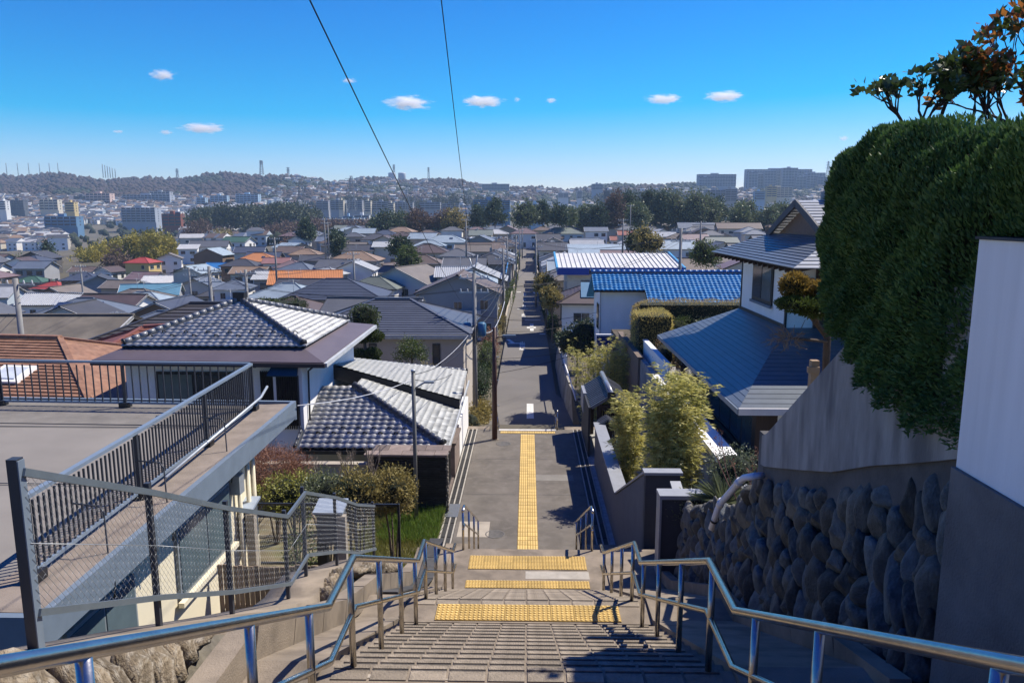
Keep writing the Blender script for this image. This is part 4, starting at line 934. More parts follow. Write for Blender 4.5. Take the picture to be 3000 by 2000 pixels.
for (y0, y1, z0, z1) in ((8.9, 10.6, 2.1, 4.1), (12.0, 14.3, 2.9, 4.2)):
    wfr = boxo(oD, -6.05, -5.99, y0, y1, z0, z1).build('window', mat('grey_shutter_frame', (.22, .25, .27), .5), db)
    ym = (y0+y1)/2
    for (a, b) in ((y0+.06, ym-.03), (ym+.03, y1-.06)): boxo(oD, -5.99, -5.975, a, b, z0+.06, z1-.06).build('pane', mat('grey_blue_glass', (.10, .14, .16), .12, .15, 2, 0, spec=.6), wfr)
    boxo(oD, -6.0, -5.9, y0-.1, y1+.1, z0-.1, z0-.01).build('window_sill', CREAM, db)
for (x, y) in ((-5.95, 14.7), (-5.92, 15.1), (-5.95, 15.5)): MB().tube([V3((x, y, .2))-oD, V3((x, y, 4.5))-oD], .05, 8).build('downpipe', CREAM, db)
boxo(oD, -6.04, -5.8, 14.35, 14.6, 3.9, 4.3).build('lamp_box', GALV, db)
for (a_, b_) in (((-30, 12.2), (-6.7, 12.0)), ((-30, 15.55), (-6.75, 15.45))): MB().beam(V3((a_[0], a_[1], 4.992))-oD, V3((b_[0], b_[1], 4.992))-oD, .025, .008).build('deck_joint', BLACKM, db)
MB().beam(V3((-13.5, 8.2, 4.993))-oD, V3((-13.8, 17.5, 4.995))-oD, .025, .008).build('deck_joint', BLACKM, db)
MB().lathe([(.09, 0), (.09, .012), (.05, .02)], V3((-8.3, 16.3, 4.998))-oD, 12).build('deck_drain', BLACKM, db)
# deck railings
def railing(label, pts, step=.115, h=1.1, posts=2.7):
    t = thing('deck_railing', label, 'railing', pts[0], 0, 'steel railings round the roof deck'); o = Vector(pts[0])
    bal = MB().bx(-.012, .012, -.012, .012, .12, 1.02).mesh('baluster'); bal.materials.append(DKPAINT)
    for a, b in zip(pts, pts[1:]):
        a, b = V3(a)-o, V3(b)-o; d = b-a; L = d.length; an = math.atan2(d.y, d.x)
        MB().beam(a+V3((0, 0, h)), b+V3((0, 0, h)), .085, .05).build('top_rail', mat('rail_blue_grey', (.17, .215, .27), .4, .08, 5, .03), t)
        MB().beam(a+V3((0, 0, .12)), b+V3((0, 0, .12)), .05, .05).build('bottom_rail', _mats['rail_blue_grey'], t)
        n = int(L/step)
        for k in range(1, n): ob('baluster', bal, None, t, lerp(a, b, k/n), (0, 0, an))
        m_ = max(1, round(L/posts))
        for k in range(m_+1):
            p = lerp(a, b, k/m_); MB().bx(-.03, .03, -.03, .03, 0, h).build('post', DKPAINT, t, loc=p, rot=(0, 0, an))
            MB().bx(-.11, .11, -.1, .1, -.02, .13).build('footing', BLACKM, t, loc=p, rot=(0, 0, an))
    return t
r1 = railing('dark baluster railing along the deck edge facing the stairs', [(-6.16, 8.66, 4.98), (-6.4, 16.94, 4.98)])
r2 = railing('dark baluster railing along the far side of the roof deck', [(-6.45, 17.0, 4.98), (-28, 17.9, 4.98)], .19, 1.1, 3.1)
for y in (11.4, 14.0, 9.6):
    x = lerp(-6.16, -6.4, (y-8.66)/8.28); o = Vector(r1.location)
    MB().tube([V3(q)-o for q in ((x, y, 5.62), (x+.42, y-.1, 5.62), (x+.5, y-.14, 5.55), (x+.52, y-.16, 4.85), (x+.66, y-.3, 4.62), (x+.62, y-.28, 4.4))], .012, 6).build('stay_rod', DKPAINT, r1)
MB().tube([V3(q)-Vector(r1.location) for q in ((-6.1, 12, 5.12), (-6.2, 16.9, 5.3), (-6.25, 17.5, 5.42))], .03, 8).build('conduit', GALV, r1)
# ------------------------------------------------------------------ left: tiled house beyond the deck
KAW = mat('silver_kawara', (.32, .317, .31), .5, .25, 6, .12, 40, rand=.3, spec=.9, metal=.3)
KAWD = mat('dark_kawara', (.055, .06, .075), .4, .2, 6, .1, 40, rand=.2, spec=.6)
SKIRT = mat('plum_metal_skirt', (.13, .105, .115), .5, .1, 1, .05, metal=.2)
lh = thing('tiled_house', 'white house with silver-grey tiled pyramid roof and plum metal eaves', 'house', (-11, 29, 0)); oT = Vector(lh.location)
ap = V3((-11.3, 29.2, 6.1)); c1, c2, c3, c4 = V3((-14.36, 25.9, 4.88)), V3((-7.84, 25.9, 4.88)), V3((-7.84, 32.5, 4.88)), V3((-14.5, 32.5, 4.88))
cnt_ = tile_slope(lh, [c1, c2, ap], KAW, .262, .235, 220, oT); tile_slope(lh, [c2, c3, ap], KAW, .262, .235, 80, oT)
MB().slab([p-oT for p in (c3, c4, ap)], .1).build('roof_slope', KAW, lh); MB().slab([p-oT for p in (c4, c1, ap)], .1).build('roof_slope', KAW, lh)
up_ = V3((0, 0, .14))
for c in (c1, c2, c3): ridge_caps(lh, c+up_+(ap-c)*.02, ap+up_, mat('ridge_kawara_silver', (.17, .175, .185), .35, .2, 5, .1, rand=.15, spec=.6) if c is not c2 else KAWD, .1, .28, oT)
MB().box(ap+V3((0, 0, .2))-oT, (.45, .4, .4)).build('finial', BLACKM, lh)
s1, s2, s3, s4 = V3((-14.95, 25.0, 4.58)), V3((-6.94, 25.0, 4.52)), V3((-6.94, 33.6, 4.58)), V3((-15.1, 33.6, 4.6))
dn = V3((0, 0, -.05))
for q in ((s1, s2, c2, c1), (s2, s3, c3, c2), (s3, s4, c4, c3), (s4, s1, c1, c4)): MB().slab([p+(dn if i > 1 else V3((0, 0, 0)))-oT for i, p in enumerate(q)], .06).build('eave_skirt', SKIRT, lh)
MB().beam(s1+V3((0, -.05, -.1))-oT, s2+V3((.05, -.05, -.1))-oT, .12, .14).build('gutter', mat('brown_gutter', (.05, .035, .035), .5), lh)
MB().beam(s2+V3((.05, 0, -.1))-oT, s3+V3((.05, 0, -.1))-oT, .12, .14).build('gutter', mat('pale_gutter', (.45, .47, .48), .5, .2, 3), lh)
boxo(oT, -14.3, -8.75, 25.9, 32.6, -.5, 4.55).build('wall', WHITEW, lh); boxo(oT, -8.75, -7.74, 25.1, 32.8, -.5, 4.5).build('wall', WHITEW, lh)
# lattice windows
boxo(oT, -8.62, -7.86, 25.02, 25.1, 2.28, 4.05).build('lattice_recess', BLACKM, lh)
for k in range(10): boxo(oT, -8.6+k*.078, -8.568+k*.078, 24.95, 25.02, 2.18, 4.1).build('lattice_bar', mat('black_bar', (.012, .012, .014), .5), lh)
MB().slab([V3(p)-oT for p in ((-8.85, 24.75, 4.1), (-7.8, 24.75, 4.1), (-7.86, 25.1, 4.42), (-8.75, 25.1, 4.42))], .05).build('awning', mat('teal_awning', (.02, .05, .065), .4), lh)
boxo(oT, -9.45, -8.8, 25.82, 25.9, 2.8, 4.0).build('lattice_recess', BLACKM, lh)
for k in range(9): boxo(oT, -9.44+k*.07, -9.41+k*.07, 25.76, 25.82, 2.75, 4.05).build('lattice_bar', _mats['black_bar'], lh)
boxo(oT, -13.2, -10.1, 25.84, 25.9, 2.3, 4.0).build('window', _mats['bronze_frame'], lh)
for (a, b, m_) in ((-13.1, -11.9, mat('sage_curtain', (.16, .19, .165), .8, .15, 3)), (-11.8, -10.9, GLASS), (-10.85, -10.2, GLASS)): boxo(oT, a, b, 25.81, 25.84, 2.38, 3.9).build('pane', m_, lh)
MB().tube([V3(q)-oT for q in ((-7.3, 25.0, 4.38), (-7.66, 25.6, 4.1), (-7.69, 25.6, 1.9))], .035, 8).build('downpipe', BLACKM, lh)
boxo(oT, -9.9, -9.6, 25.86, 25.9, 4.15, 4.27).build('vent', BLACKM, lh)
# wing roofs (lower)
def tile_patch(parent, A, B, C, D, m, w_=.27, ex=.24, limit=300, off=Vector((0, 0, 0)), name='roof_tile', clip=None):
    A, B, C, D = [V3(p)-off for p in (A, B, C, D)]; v0, f0 = kawara_mesh(w_, ex*1.22); me = np_mesh(name, v0, f0, True); me.materials.append(m)
    rowsn = int(((D-A).length+(C-B).length)/2/ex); cols = int((B-A).length/w_); rest = []; k = 0
    for j in range(rowsn):
        for i in range(cols):
            s, t = i/cols, j/rowsn
            if clip and not clip((i+.5)/cols, (j+.5)/rowsn): continue
            U = lerp(B-A, C-D, t).normalized(); Vv = lerp(D-A, C-B, s); N = U.cross(Vv).normalized()
            if N.z < 0: U = -U; N = -N
            Vv = N.cross(U).normalized(); pos = lerp(lerp(A, B, s), lerp(D, C, s), t)+N*(.05+rnd.uniform(-.004, .004))
            M_ = Matrix((U, Vv, N)).transposed()
            if k < limit: ob('roof_tile', me, None, parent, pos, M_.to_euler()); k += 1
            else: rest.append((v0@np.array(M_).T)+np.array(pos))
    if rest:
        R_ = np.array(rest); ff = f0[None]+(np.arange(len(R_))*len(v0))[:, None, None]; ob('roof_tiles', np_mesh('roof_tiles', R_.reshape(-1, 3), ff.reshape(-1, 4), True), m, parent, kind='stuff')
    MB().add([A, B, C, D], [(0, 1, 2, 3)]).build('roof_deck', _mats['roof_shadow'], parent)
    return k
lw = thing('tiled_wing', 'low tiled wing roof stepping down beside the street', 'house', (-5.2, 28, 0)); oG = Vector(lw.location)
F0, F1, F2, F3 = V3((-7.7, 24.3, 1.7)), V3((-2.73, 24.3, 1.7)), V3((-6.5, 27.4, 3.08)), V3((-7.76, 27.4, 3.08))
k1 = tile_slope(lw, [F0, F1, F2, F3], KAW, .275, .245, 215, oG)
KAWDIM = mat('dimmed_kawara', (.25, .255, .245), .55, .3, 6, .12, 40, rand=.4, spec=.7, metal=.15)  # darker copy of the silver tile, dimming the sunny right slopes by colour
tile_slope(lw, [V3((-2.73, 24.3, 1.7)), V3((-2.75, 29.4, 1.7)), V3((-6.6, 29.4, 2.98)), F2], KAWDIM, .26, .24, 70, oG)
tile_patch(lw, V3((-2.7, 29.3, 2.1)), V3((-2.77, 34, 2.3)), V3((-8.7, 34, 2.95)), V3((-8.1, 29.3, 3.62)), KAWDIM, .26, .24, 10, oG)
MB().add([V3(p)-oG for p in ((-2.7, 29.24, 2.14), (-8.1, 29.24, 3.66), (-8.1, 29.24, 3.1), (-2.7, 29.24, 1.66))], [(0, 1, 2, 3)]).build('verge_shadow_board', BLACKM, lw)  # black sheet stands for the dark fascia and the shadow under the verge
ridge_caps(lw, F1+V3((-.12, .1, .2)), F2+V3((0, 0, .16)), KAWD, .11, .28, oG)
ridge_caps(lw, V3((-2.8, 34, 2.36)), V3((-8.6, 34, 2.9)), _mats['ridge_kawara_silver'], .1, .28, oG)
ridge_caps(lw, V3((-7.85, 24.3, 1.78)), V3((-7.85, 27.4, 3.16)), KAWD, .05, .3, oG)
MB().beam(V3((-7.8, 24.2, 1.6))-oG, V3((-2.7, 24.2, 1.6))-oG, .1, .12).build('gutter', BLACKM, lw); MB().beam(V3((-2.66, 24.2, 1.62))-oG, V3((-2.7, 34, 1.85))-oG, .06, .14).build('verge_trim', mat('pale_gutter', (.45, .47, .48)), lw)
boxo(oG, -7.6, -3.1, 24.9, 33.8, -.5, 1.6).build('wall', mat('shaded_plaster', (.40, .38, .34), .9, .1, 2), lw)
for k in range(16): ob('snow_guard', BLKG if 'BLKG' in globals() else None, None) if False else None
# snow-guard tiles: dark loops standing on the slopes
loop = MB().tube([(-.07, 0, 0), (-.05, -.05, .07), (.05, -.05, .07), (.07, 0, 0)], .02, 6).mesh('snow_guard'); loop.materials.append(BLACKM)
for k in range(14):
    for (par, off, y, z, x0, st) in ((lh, oT, 26.5+.24*(k % 2), 5.17+.09*(k % 2), -13.6, .4), (lw, oG, 24.9+.25*(k % 2), 2.05+.11*(k % 2), -7.2, .27)):
        ob('snow_guard', loop, None, par, V3((x0+k*st, y, z))-off)
# dark slate wall with slab coping and pale street wall
sl_ = thing('slate_wall', 'black stacked-slate garden wall with brown slab coping at the street corner', 'wall', (-3.8, 23.4, 0)); oA = Vector(sl_.location)
BSL = mat('black_slate', (.022, .022, .023), .6, .5, 4, .5, 30, rand=.4)
sme2 = [MB().bx(0, l, -.03, .03, 0, .048).mesh('slate_strip') for l in (.4, .62, .85)]
for me in sme2: me.materials.append(BSL)
z = -.05
while z < 1.86:
    x = -5.1
    while x < -2.62:
        k = rnd.randrange(3); l = (.4, .62, .85)[k]; sc_ = min(1, (-2.57-x)/l); ob('slate_strip', sme2[k], None, sl_, V3((x, 22.98+rnd.uniform(-.012, .012), z))-oA, None, (sc_, 1, 1)); x += l
    z += .0505*2 if False else .075
boxo(oA, -5.1, -2.6, 23.0, 23.9, -.2, 1.88).build('wall_core', BSL, sl_)
SLAB = mat('brown_slab', (.20, .155, .13), .8, .25, 4, .3, rand=.3)
xs = [-5.2, -4.7, -4.0, -3.5, -2.95, -2.52]
for r_i, (y0, y1) in enumerate(((22.9, 23.35), (23.36, 23.95))):
    off_ = .2*r_i
    for a, b in zip(xs, xs[1:]): boxo(oA, max(-5.2, a+off_), min(-2.5, b+off_-.015), y0, y1, 1.89, 1.95+rnd.uniform(0, .012)).build('coping_slab', SLAB, sl_)
edge = [stone_mesh(s+50, 1, .6) for s in range(3)]
for me in edge: me.materials.append(mat('grey_rubble', (.2, .18, .15), .9, .4, 8, .8, rand=.3))
for k in range(14): ob('edge_stone', edge[k % 3], None, sl_, V3((-2.54, 23.0+rnd.uniform(-.05, .05), .1+k*.13))-oA, (rnd.uniform(0, 3), 0, 0), (.1, .22, .16))
gwl = thing('sage_wall', 'pale sage-green rendered boundary wall behind the garden shrubs', 'wall', (-9, 23.2, 0)); oE = Vector(gwl.location)
boxo(oE, -16, -5.12, 23.1, 23.3, -.3, 1.5).build('wall_body', mat('sage_render', (.36, .38, .33), .9, .1, 2, .1), gwl); boxo(oE, -16, -5.1, 23.05, 23.35, 1.5, 1.58).build('coping', CONC2, gwl)
pwl = thing('street_wall', 'stepped brown and white street wall below the tiled wing', 'wall', (-2.75, 29, 0)); oQ = Vector(pwl.location)
boxo(oQ, -2.95, -2.68, 28.6, 33.2, -3, 1.35).build('white_section', WHITEW, pwl); boxo(oQ, -3.0, -2.66, 26.6, 28.58, -.3, 1.15).build('brown_section', SLAB, pwl); boxo(oQ, -3.0, -2.64, 24.0, 26.0, -.3, .1).build('sill_section', SLAB, pwl)
boxo(oQ, -3.02, -2.6, 26.5, 28.6, 1.15, 1.22).build('coping', SLAB, pwl)
gtb = MB()
mg = thing('metal_gate', 'black slatted metal gate in the street wall beside the slate wall', 'gate', (-2.75, 25, 0)); oM = Vector(mg.location)
for k in range(12): boxo(oM, -2.78, -2.74, 24.05+k*.16, 24.1+k*.16, .05, 1.6).build('slat', BLACKM, mg)
for z in (.1, 1.5): boxo(oM, -2.8, -2.72, 24.0, 26.0, z, z+.08).build('rail', BLACKM, mg)
# ------------------------------------------------------------------ left garden
struct('garden_ground', MB().bx(-16, -2.63, 13.9, 23.0, -1, .02).bx(-6.0, -3.2, 5, 13.9, -1, 1.6), mat('dry_garden_soil', (.17, .14, .085), 1, .4, 1.5, .5, 30, dark=(.6, 1.2, (.12, .13, .05))))
def grass(label, x0, x1, y0, y1, z, n, L, lm, name='grass'):
    P = np.stack([rng.uniform(x0, x1, n), rng.uniform(y0, y1, n), np.full(n, z)], 1); D = rng.normal(size=(n, 3))*.35+np.array([0, 0, 1.]); h = rng.uniform(.5, 1.1, (n, 1))
    return leaves_ob(name, P, D, L, .02, lm, None, label=label, cat='grass', kind='stuff')
grass('unkempt grass bank beside the gutter and slate wall', -5, -2.66, 17.0, 22.9, 0, 9000, .26, LF_GRASS)
g_ = leaf_mat('fresh_grass', (.08, .16, .02), (.20, .28, .05), .6, .3, 1)
grass('bright green grass tuft at the foot of the slate wall', -4.3, -2.66, 20.5, 22.9, 0, 4200, .34, g_)
grass('dry weeds in the yard below the deck building', -5.9, -3.3, 6, 13.8, 1.6, 4200, .4, leaf_mat('dry_weed', (.16, .12, .05), (.33, .25, .11), .7, .3, 1))
G_SH = 'garden shrubs below the tiled wing'
def gshrub(lab, px, py, y, r, lm, n, L, W, **kw):
    c = at(px, py, y); return shrub(lab, (c.x, c.y, c.z), r, lm, n, L, W, base=0, group=G_SH, **kw)
gshrub('rusty-brown leafless rounded bush in front of the sage wall', 800, 1375, 20.5, (1.0, .9, .62), LF_RUST, 800, .12, .014, per=12, stems=11, core=None, cl=.22)
gshrub('bright green leafy shrub beside the cream building', 690, 1440, 20.5, (.75, .8, .7), LF_MID, 460, .09, .045)
gshrub('yellow-green shrub between the rusty bush and the bare tree', 870, 1450, 19.0, (1.15, .8, .6), leaf_mat('lime_leaf', (.15, .17, .03), (.38, .36, .09), .5, .3, 1.3), 560, .08, .04)
gshrub('bushy olive-gold shrub in front of the slate wall', 1150, 1440, 18.6, (.62, .6, .62), LF_OLIVE, 600, .075, .035)
gshrub('olive shrub trailing over the black garden fence', 1050, 1440, 18.2, (.75, .6, .6), LF_OLIVE, 560, .075, .035)
gshrub('tangled grey-green shrub behind the meter cabinets', 960, 1440, 18.0, (.7, .6, .5), LF_SILV, 380, .07, .03)
shrub('low dark weedy bush at the end of the chain-link fence', (-3.3, 14.3, 2.1), (.5, .8, .32), LF_MID, 240, .05, .02, base=1.5)
shrub('straggly green shrub by the corner column of the cream building', (-5.2, 16.3, 1.6), (.45, .6, .9), LF_MID, 180, .07, .03, base=0, core=None)
tw = mat('pale_branch', (.30, .245, .19), .9, .3, 10, .3)
twig_tree('bare_tree', 'leafless pale multi-stemmed tree in front of the tiled wing', (-6.2, 21.4, 0), [((0, 0, 0), (-.15, 0, 1)), ((.1, 0, 0), (.2, 0, 1)), ((-.1, 0, 0), (-.4, .1, 1)), ((.15, .1, 0), (.45, 0, 1))], LF_OLIVE, .04, .02, 0, 5, tw, .72, .06, .42, up=.45)
twig_tree('bare_tree', 'slender leafless tree beside the grey lamp pole', (-5.0, 21.6, 0), [((0, 0, 0), (-.1, 0, 1)), ((.08, 0, 0), (.12, 0, 1))], LF_OLIVE, .04, .02, 0, 5, tw, .8, .05, .35, up=.5)
twig_tree('bare_tree', 'thin leafless sapling below the end of the edge beam', (-7.9, 18.6, 0), [((0, 0, 0), (-.1, 0, 1)), ((.08, 0, 0), (.3, 0, 1))], LF_MID, .06, .03, 1, 4, BARK, 1.0, .045, .42, up=.4)
# black low planter, fence, service boxes
bp_ = thing('black_planter_wall', 'low black planter wall with black fence beside the grass bank', 'wall', (-3.6, 16, 0)); oV = Vector(bp_.location)
boxo(oV, -4.1, -2.75, 15.6, 15.8, -.2, 1.5 if False else 1.35).build('wall_body', BLACKM, bp_)
for (x0, x1) in ((-6.8, -2.95),):
    for z in (1.45, 2.9): boxo(oV, x0, x1, 16.3, 16.35, z, z+.05).build('rail', BLACKM, bp_)
    for x in (-6.7, -5.4, -4.1, -2.97): boxo(oV, x, x+.05, 16.3, 16.36, 0, 2.95).build('post', BLACKM, bp_)
CAB = mat('cabinet_grey_blue', (.30, .35, .42), .45, .1, 5, .05)
for i, (px, py, y, lab) in enumerate(((705, 1478, 15.0, 'grey meter cabinet on a stone post nearest the cream building'), (968, 1484, 15.2, 'grey meter cabinet on a stone post beside the black fence'))):
    c = at(px, py, y); t = thing('meter_cabinet', lab, 'cabinet', (c.x, c.y, 0), 0, 'meter cabinets in the yard')
    MB().slab([(-.32, -.25, c.z-.03), (.32, -.25, c.z-.03), (.32, .3, c.z+.08), (-.32, .3, c.z+.08)], .05).build('lid', CAB, t); MB().bx(-.26, .26, -.18, .25, c.z-.75, c.z-.07).build('box', mat('cabinet_side', (.09, .1, .11), .6, .2, 4), t)
    MB().bx(.2, .38, -.3, -.14, -.1, c.z-.1).build('stone_post', CONC2, t); MB().bx(-.3, -.1, -.1, .1, -.1, c.z-.75).build('leg', BLACKM, t)
pf = thing('picket_fence', 'weathered board fence in the yard behind the chain-link', 'fence', (-4.6, 12.5, 1.6)); oPF = Vector(pf.location)
WBD = mat('weathered_board', (.23, .17, .12), .9, .3, 6, .3, stretch=(4, 4, .6), rand=.3)
for k in range(30): boxo(oPF, -5.9+k*.1, -5.82+k*.1, 13.3, 13.33, 1.5, 2.9+rnd.uniform(-.03, .03)).build('board', WBD, pf)
boxo(oPF, -5.9, -2.95, 13.34, 13.38, 2.0, 2.08).build('rail', WBD, pf)
# grey lamp pole and brown lamp post
gp = thing('lamp_pole', 'slim grey steel pole with small arm lamp beside the slate wall', 'lamp post', (-3.42, 22.0, 0))
MB().tube([(0, 0, -.3), (0, 0, 4.85)], .06, 10).build('pole', mat('olive_grey_paint', (.17, .17, .15), .5, .15, 4), gp); MB().tube([(.05, 0, 4.35), (.3, 0, 4.5), (.42, 0, 4.52)], .025, 8).build('arm', GALV, gp); MB().box((.47, 0, 4.53), (.3, .1, .06)).build('lamp_head', GALV, gp); MB().lathe([(.07, 0), (.07, .06)], (0, 0, 4.85)).build('cap', GALV, gp)
bpz = thing('lamp_post', 'dark brown square lamp post at the end of the flat street', 'lamp post', (-1.38, 31.0, 0))
MB().tube([(0, 0, -.2), (0, 0, 2.4), (0, 0, 4.85)], [.12, .11, .075], 10).build('pole', mat('rust_brown_paint', (.07, .03, .022), .6, .25, 3, .2), bpz); MB().lathe([(.17, -.02), (.17, .03)], (0, 0, 0)).build('base_plate', CONC, bpz)
MB().tube([(0, 0, 4.4), (.35, .0, 4.46)], .03, 8).build('arm', _mats['rust_brown_paint'], bpz); MB().box((.62, 0, 4.5), (.55, .14, .08)).build('lamp_head', BLUEGREY, bpz)
for z in (1.5, 2.6, 3.6): MB().box((.12, 0, z), (.14, .03, .03)).build('step_bolt', GALV, bpz)
cb = shrub('clipped olive dome bush at the street corner behind the wing', (-2.75, 34.8, -.5), (.75, 1.0, .95), LF_GOLD if False else LF_OLIVE, 420, .06, .03, base=-1.8, cl=.05)
# ------------------------------------------------------------------ town houses
ROOFC = {'slate-grey': (.105, .11, .12), 'dark grey': (.06, .062, .07), 'blue-grey': (.115, .14, .18), 'navy-grey': (.055, .068, .10), 'brown': (.13, .095, .075), 'dark brown': (.085, .06, .055),
         'tan': (.25, .17, .11), 'orange': (.42, .17, .06), 'red': (.36, .055, .04), 'rust-red': (.26, .085, .055), 'pink-brown': (.27, .135, .12), 'mauve': (.17, .115, .115), 'green': (.05, .11, .075), 'teal green': (.07, .26, .20), 'mint': (.25, .36, .27),
         'sky-blue': (.10, .23, .31), 'bright blue': (.03, .17, .42), 'silver': (.34, .35, .355), 'pale grey': (.42, .42, .41), 'pale blue-grey': (.27, .33, .37), 'grey-green': (.15, .17, .145), 'grey-brown': (.165, .14, .115)}
WALLC = {'white': (.74, .73, .70), 'cream': (.58, .53, .44), 'grey': (.30, .30, .30), 'beige': (.44, .38, .31), 'brown-walled': (.20, .14, .10), 'yellow': (.58, .42, .17), 'pale blue': (.40, .46, .50), 'dark-walled': (.10, .09, .085), 'ochre': (.34, .20, .09)}
def roofm(n): return mat('roof_'+n, ROOFC[n], .55, .14, .6, .1, 8, lines=(2, .11, .35), rand=.1, spec=.45, dark=(.2, .8, tuple(q*.7 for q in ROOFC[n])))
def wallm(n): return mat('wall_'+n, WALLC[n], .88, .07, .5, .06, 20, rand=.06)
_wmesh = {}
FRAMEL = mat('window_frame_pale', (.5, .5, .48), .5); FRAMED = mat('window_frame_dark', (.05, .045, .04), .5); GLT = mat('town_glass', (.035, .045, .055), .1, .4, .5, 0, spec=.8)
def window_mesh(w_, h, dark):
    k = (round(w_, 1), round(h, 1), dark)
    if k not in _wmesh:
        w_, h, _ = k; mb = MB().bx(-w_/2, w_/2, -.05, 0, 0, h, 0).bx(-w_/2+.05, -.025, -.062, -.05, .05, h-.05, 1).bx(.025, w_/2-.05, -.062, -.05, .05, h-.05, 1).bx(-w_/2-.05, w_/2+.05, -.1, 0, -.07, -.002, 0)
        me = mb.mesh('window'); me.materials.append(FRAMED if dark else FRAMEL); me.materials.append(GLT); _wmesh[k] = me
    return _wmesh[k]
def window_pane(me):
    k = ('pane', me.name)
    if k not in _wmesh:
        xs = [v.co.x for v in me.vertices]; zs = [v.co.z for v in me.vertices]; w_ = max(xs)-.05; h = max(zs)
        mb = MB().bx(-w_+.06, -.03, -.068, -.063, .06, h-.06).bx(.03, w_-.06, -.068, -.063, .06, h-.06); m_ = mb.mesh('pane'); m_.materials.append(GLT); _wmesh[k] = m_
    return _wmesh[k]
def house(x, y, z, w_, d, st, rz, rt, rc, wc, label, group=None, pitch=.42, ov=.55, rows=0, parts=True, wins=True, extra=(), name='house', sth=2.75, seed=0):
    r_ = random.Random(seed*31+int(x*7+y*13)); h = st*sth+.3
    t = thing(name, label, 'house', (x, y, z), rz, group); rm, wm = roofm(rc) if isinstance(rc, str) else rc, wallm(wc) if isinstance(wc, str) else wc
    hw, hd = w_/2, d/2; W, D = hw+ov, hd+ov
    MB().bx(-hw, hw, -hd, hd, -2.5, h).build('wall', wm, t)
    zo = h-ov*pitch*.55
    def sl(pts, nm='roof_slope'):
        pts = [V3(p) for p in pts]
        if rows and nm == 'roof_slope' and len(pts) == 4: slope_rows(t, *pts, rows, rm, t=.06, lift=.05)
        else: MB().slab(pts, .14).build(nm, rm, t)
    top = h
    if rt == 'gable':
        zr = zo+D*pitch; top = zr
        sl(((-W, -D, zo), (W, -D, zo), (W, 0, zr), (-W, 0, zr))); sl(((W, D, zo), (-W, D, zo), (-W, 0, zr), (W, 0, zr)))
        MB().add([(-hw, -hd, h), (-hw, hd, h), (-hw, 0, zr-.16)], [(0, 2, 1)]).build('gable', wm, t); MB().add([(hw, -hd, h), (hw, hd, h), (hw, 0, zr-.16)], [(0, 1, 2)]).build('gable', wm, t)
        MB().beam((-W, 0, zr+.03), (W, 0, zr+.03), .3, .14).build('ridge', rm, t)
        for s_ in (-1, 1):
            for q in (-1, 1): MB().beam((s_*(W-.04), q*D, zo-.1), (s_*(W-.04), 0, zr-.1), .08, .2).build('bargeboard', FRAMEL if r_.random() < .6 else FRAMED, t)
    elif rt == 'gablef':
        zr = zo+W*pitch; top = zr
        sl(((-W, D, zo), (-W, -D, zo), (0, -D, zr), (0, D, zr))); sl(((W, -D, zo), (W, D, zo), (0, D, zr), (0, -D, zr)))
        MB().add([(-hw, -hd, h), (hw, -hd, h), (0, -hd, zr-.16)], [(0, 1, 2)]).build('gable', wm, t); MB().add([(-hw, hd, h), (hw, hd, h), (0, hd, zr-.16)], [(0, 2, 1)]).build('gable', wm, t)
        MB().beam((0, -D, zr+.03), (0, D, zr+.03), .3, .14).build('ridge', rm, t)
        for s_ in (-1, 1):
            MB().beam((s_*W, -D+.04, zo-.1), (0, -D+.04, zr-.1), .08, .2).build('bargeboard', FRAMEL if r_.random() < .6 else FRAMED, t)
    elif rt in ('hip', 'pyr'):
        k = min(W, D); zr = zo+k*pitch; top = zr; a = max(W-k, 0); b = max(D-k, 0)
        sl(((-W, -D, zo), (W, -D, zo), (a, -b, zr), (-a, -b, zr)) if a > .05 else ((-W, -D, zo), (W, -D, zo), (0, -b, zr))); sl(((W, D, zo), (-W, D, zo), (-a, b, zr), (a, b, zr)) if a > .05 else ((W, D, zo), (-W, D, zo), (0, b, zr)))
        sl(((W, -D, zo), (W, D, zo), (a, b, zr), (a, -b, zr)) if b > .05 else ((W, -D, zo), (W, D, zo), (a, 0, zr))); sl(((-W, D, zo), (-W, -D, zo), (-a, -b, zr), (-a, b, zr)) if b > .05 else ((-W, D, zo), (-W, -D, zo), (-a, 0, zr)))
        mb = MB()
        for (sx, sy) in ((-1, -1), (1, -1), (1, 1), (-1, 1)): mb.beam((sx*W, sy*D, zo+.03), (sx*a, sy*b, zr+.03), .22, .1)
        if a > .05 or b > .05: mb.beam((-a, -b, zr+.05), (a, b, zr+.05), .28, .14)
        mb.build('ridge', rm, t)
    elif rt == 'flat':
        MB().bx(-hw-.15, hw+.15, -hd-.15, hd+.15, h, h+.18).build('roof_slab', rm, t); mb = MB(); top = h+.5
        for (a, b, c, e) in ((-hw-.15, hw+.15, -hd-.15, -hd), (-hw-.15, hw+.15, hd, hd+.15), (-hw-.15, -hw, -hd, hd), (hw, hw+.15, -hd, hd)): mb.bx(a, b, c, e, h+.18, h+.5)
        mb.build('parapet', wm, t)
    elif rt == 'shed':
        zr = zo+2*D*pitch*.5; top = zr; sl(((-W, -D, zo), (W, -D, zo), (W, D, zr), (-W, D, zr)))
        MB().add([(-hw, -hd, h), (-hw, hd, h), (-hw, hd, zr-.1), (hw, -hd, h), (hw, hd, h), (hw, hd, zr-.1)], [(0, 2, 1), (3, 4, 5), (1, 2, 5, 4)]).build('upper_wall', wm, t)
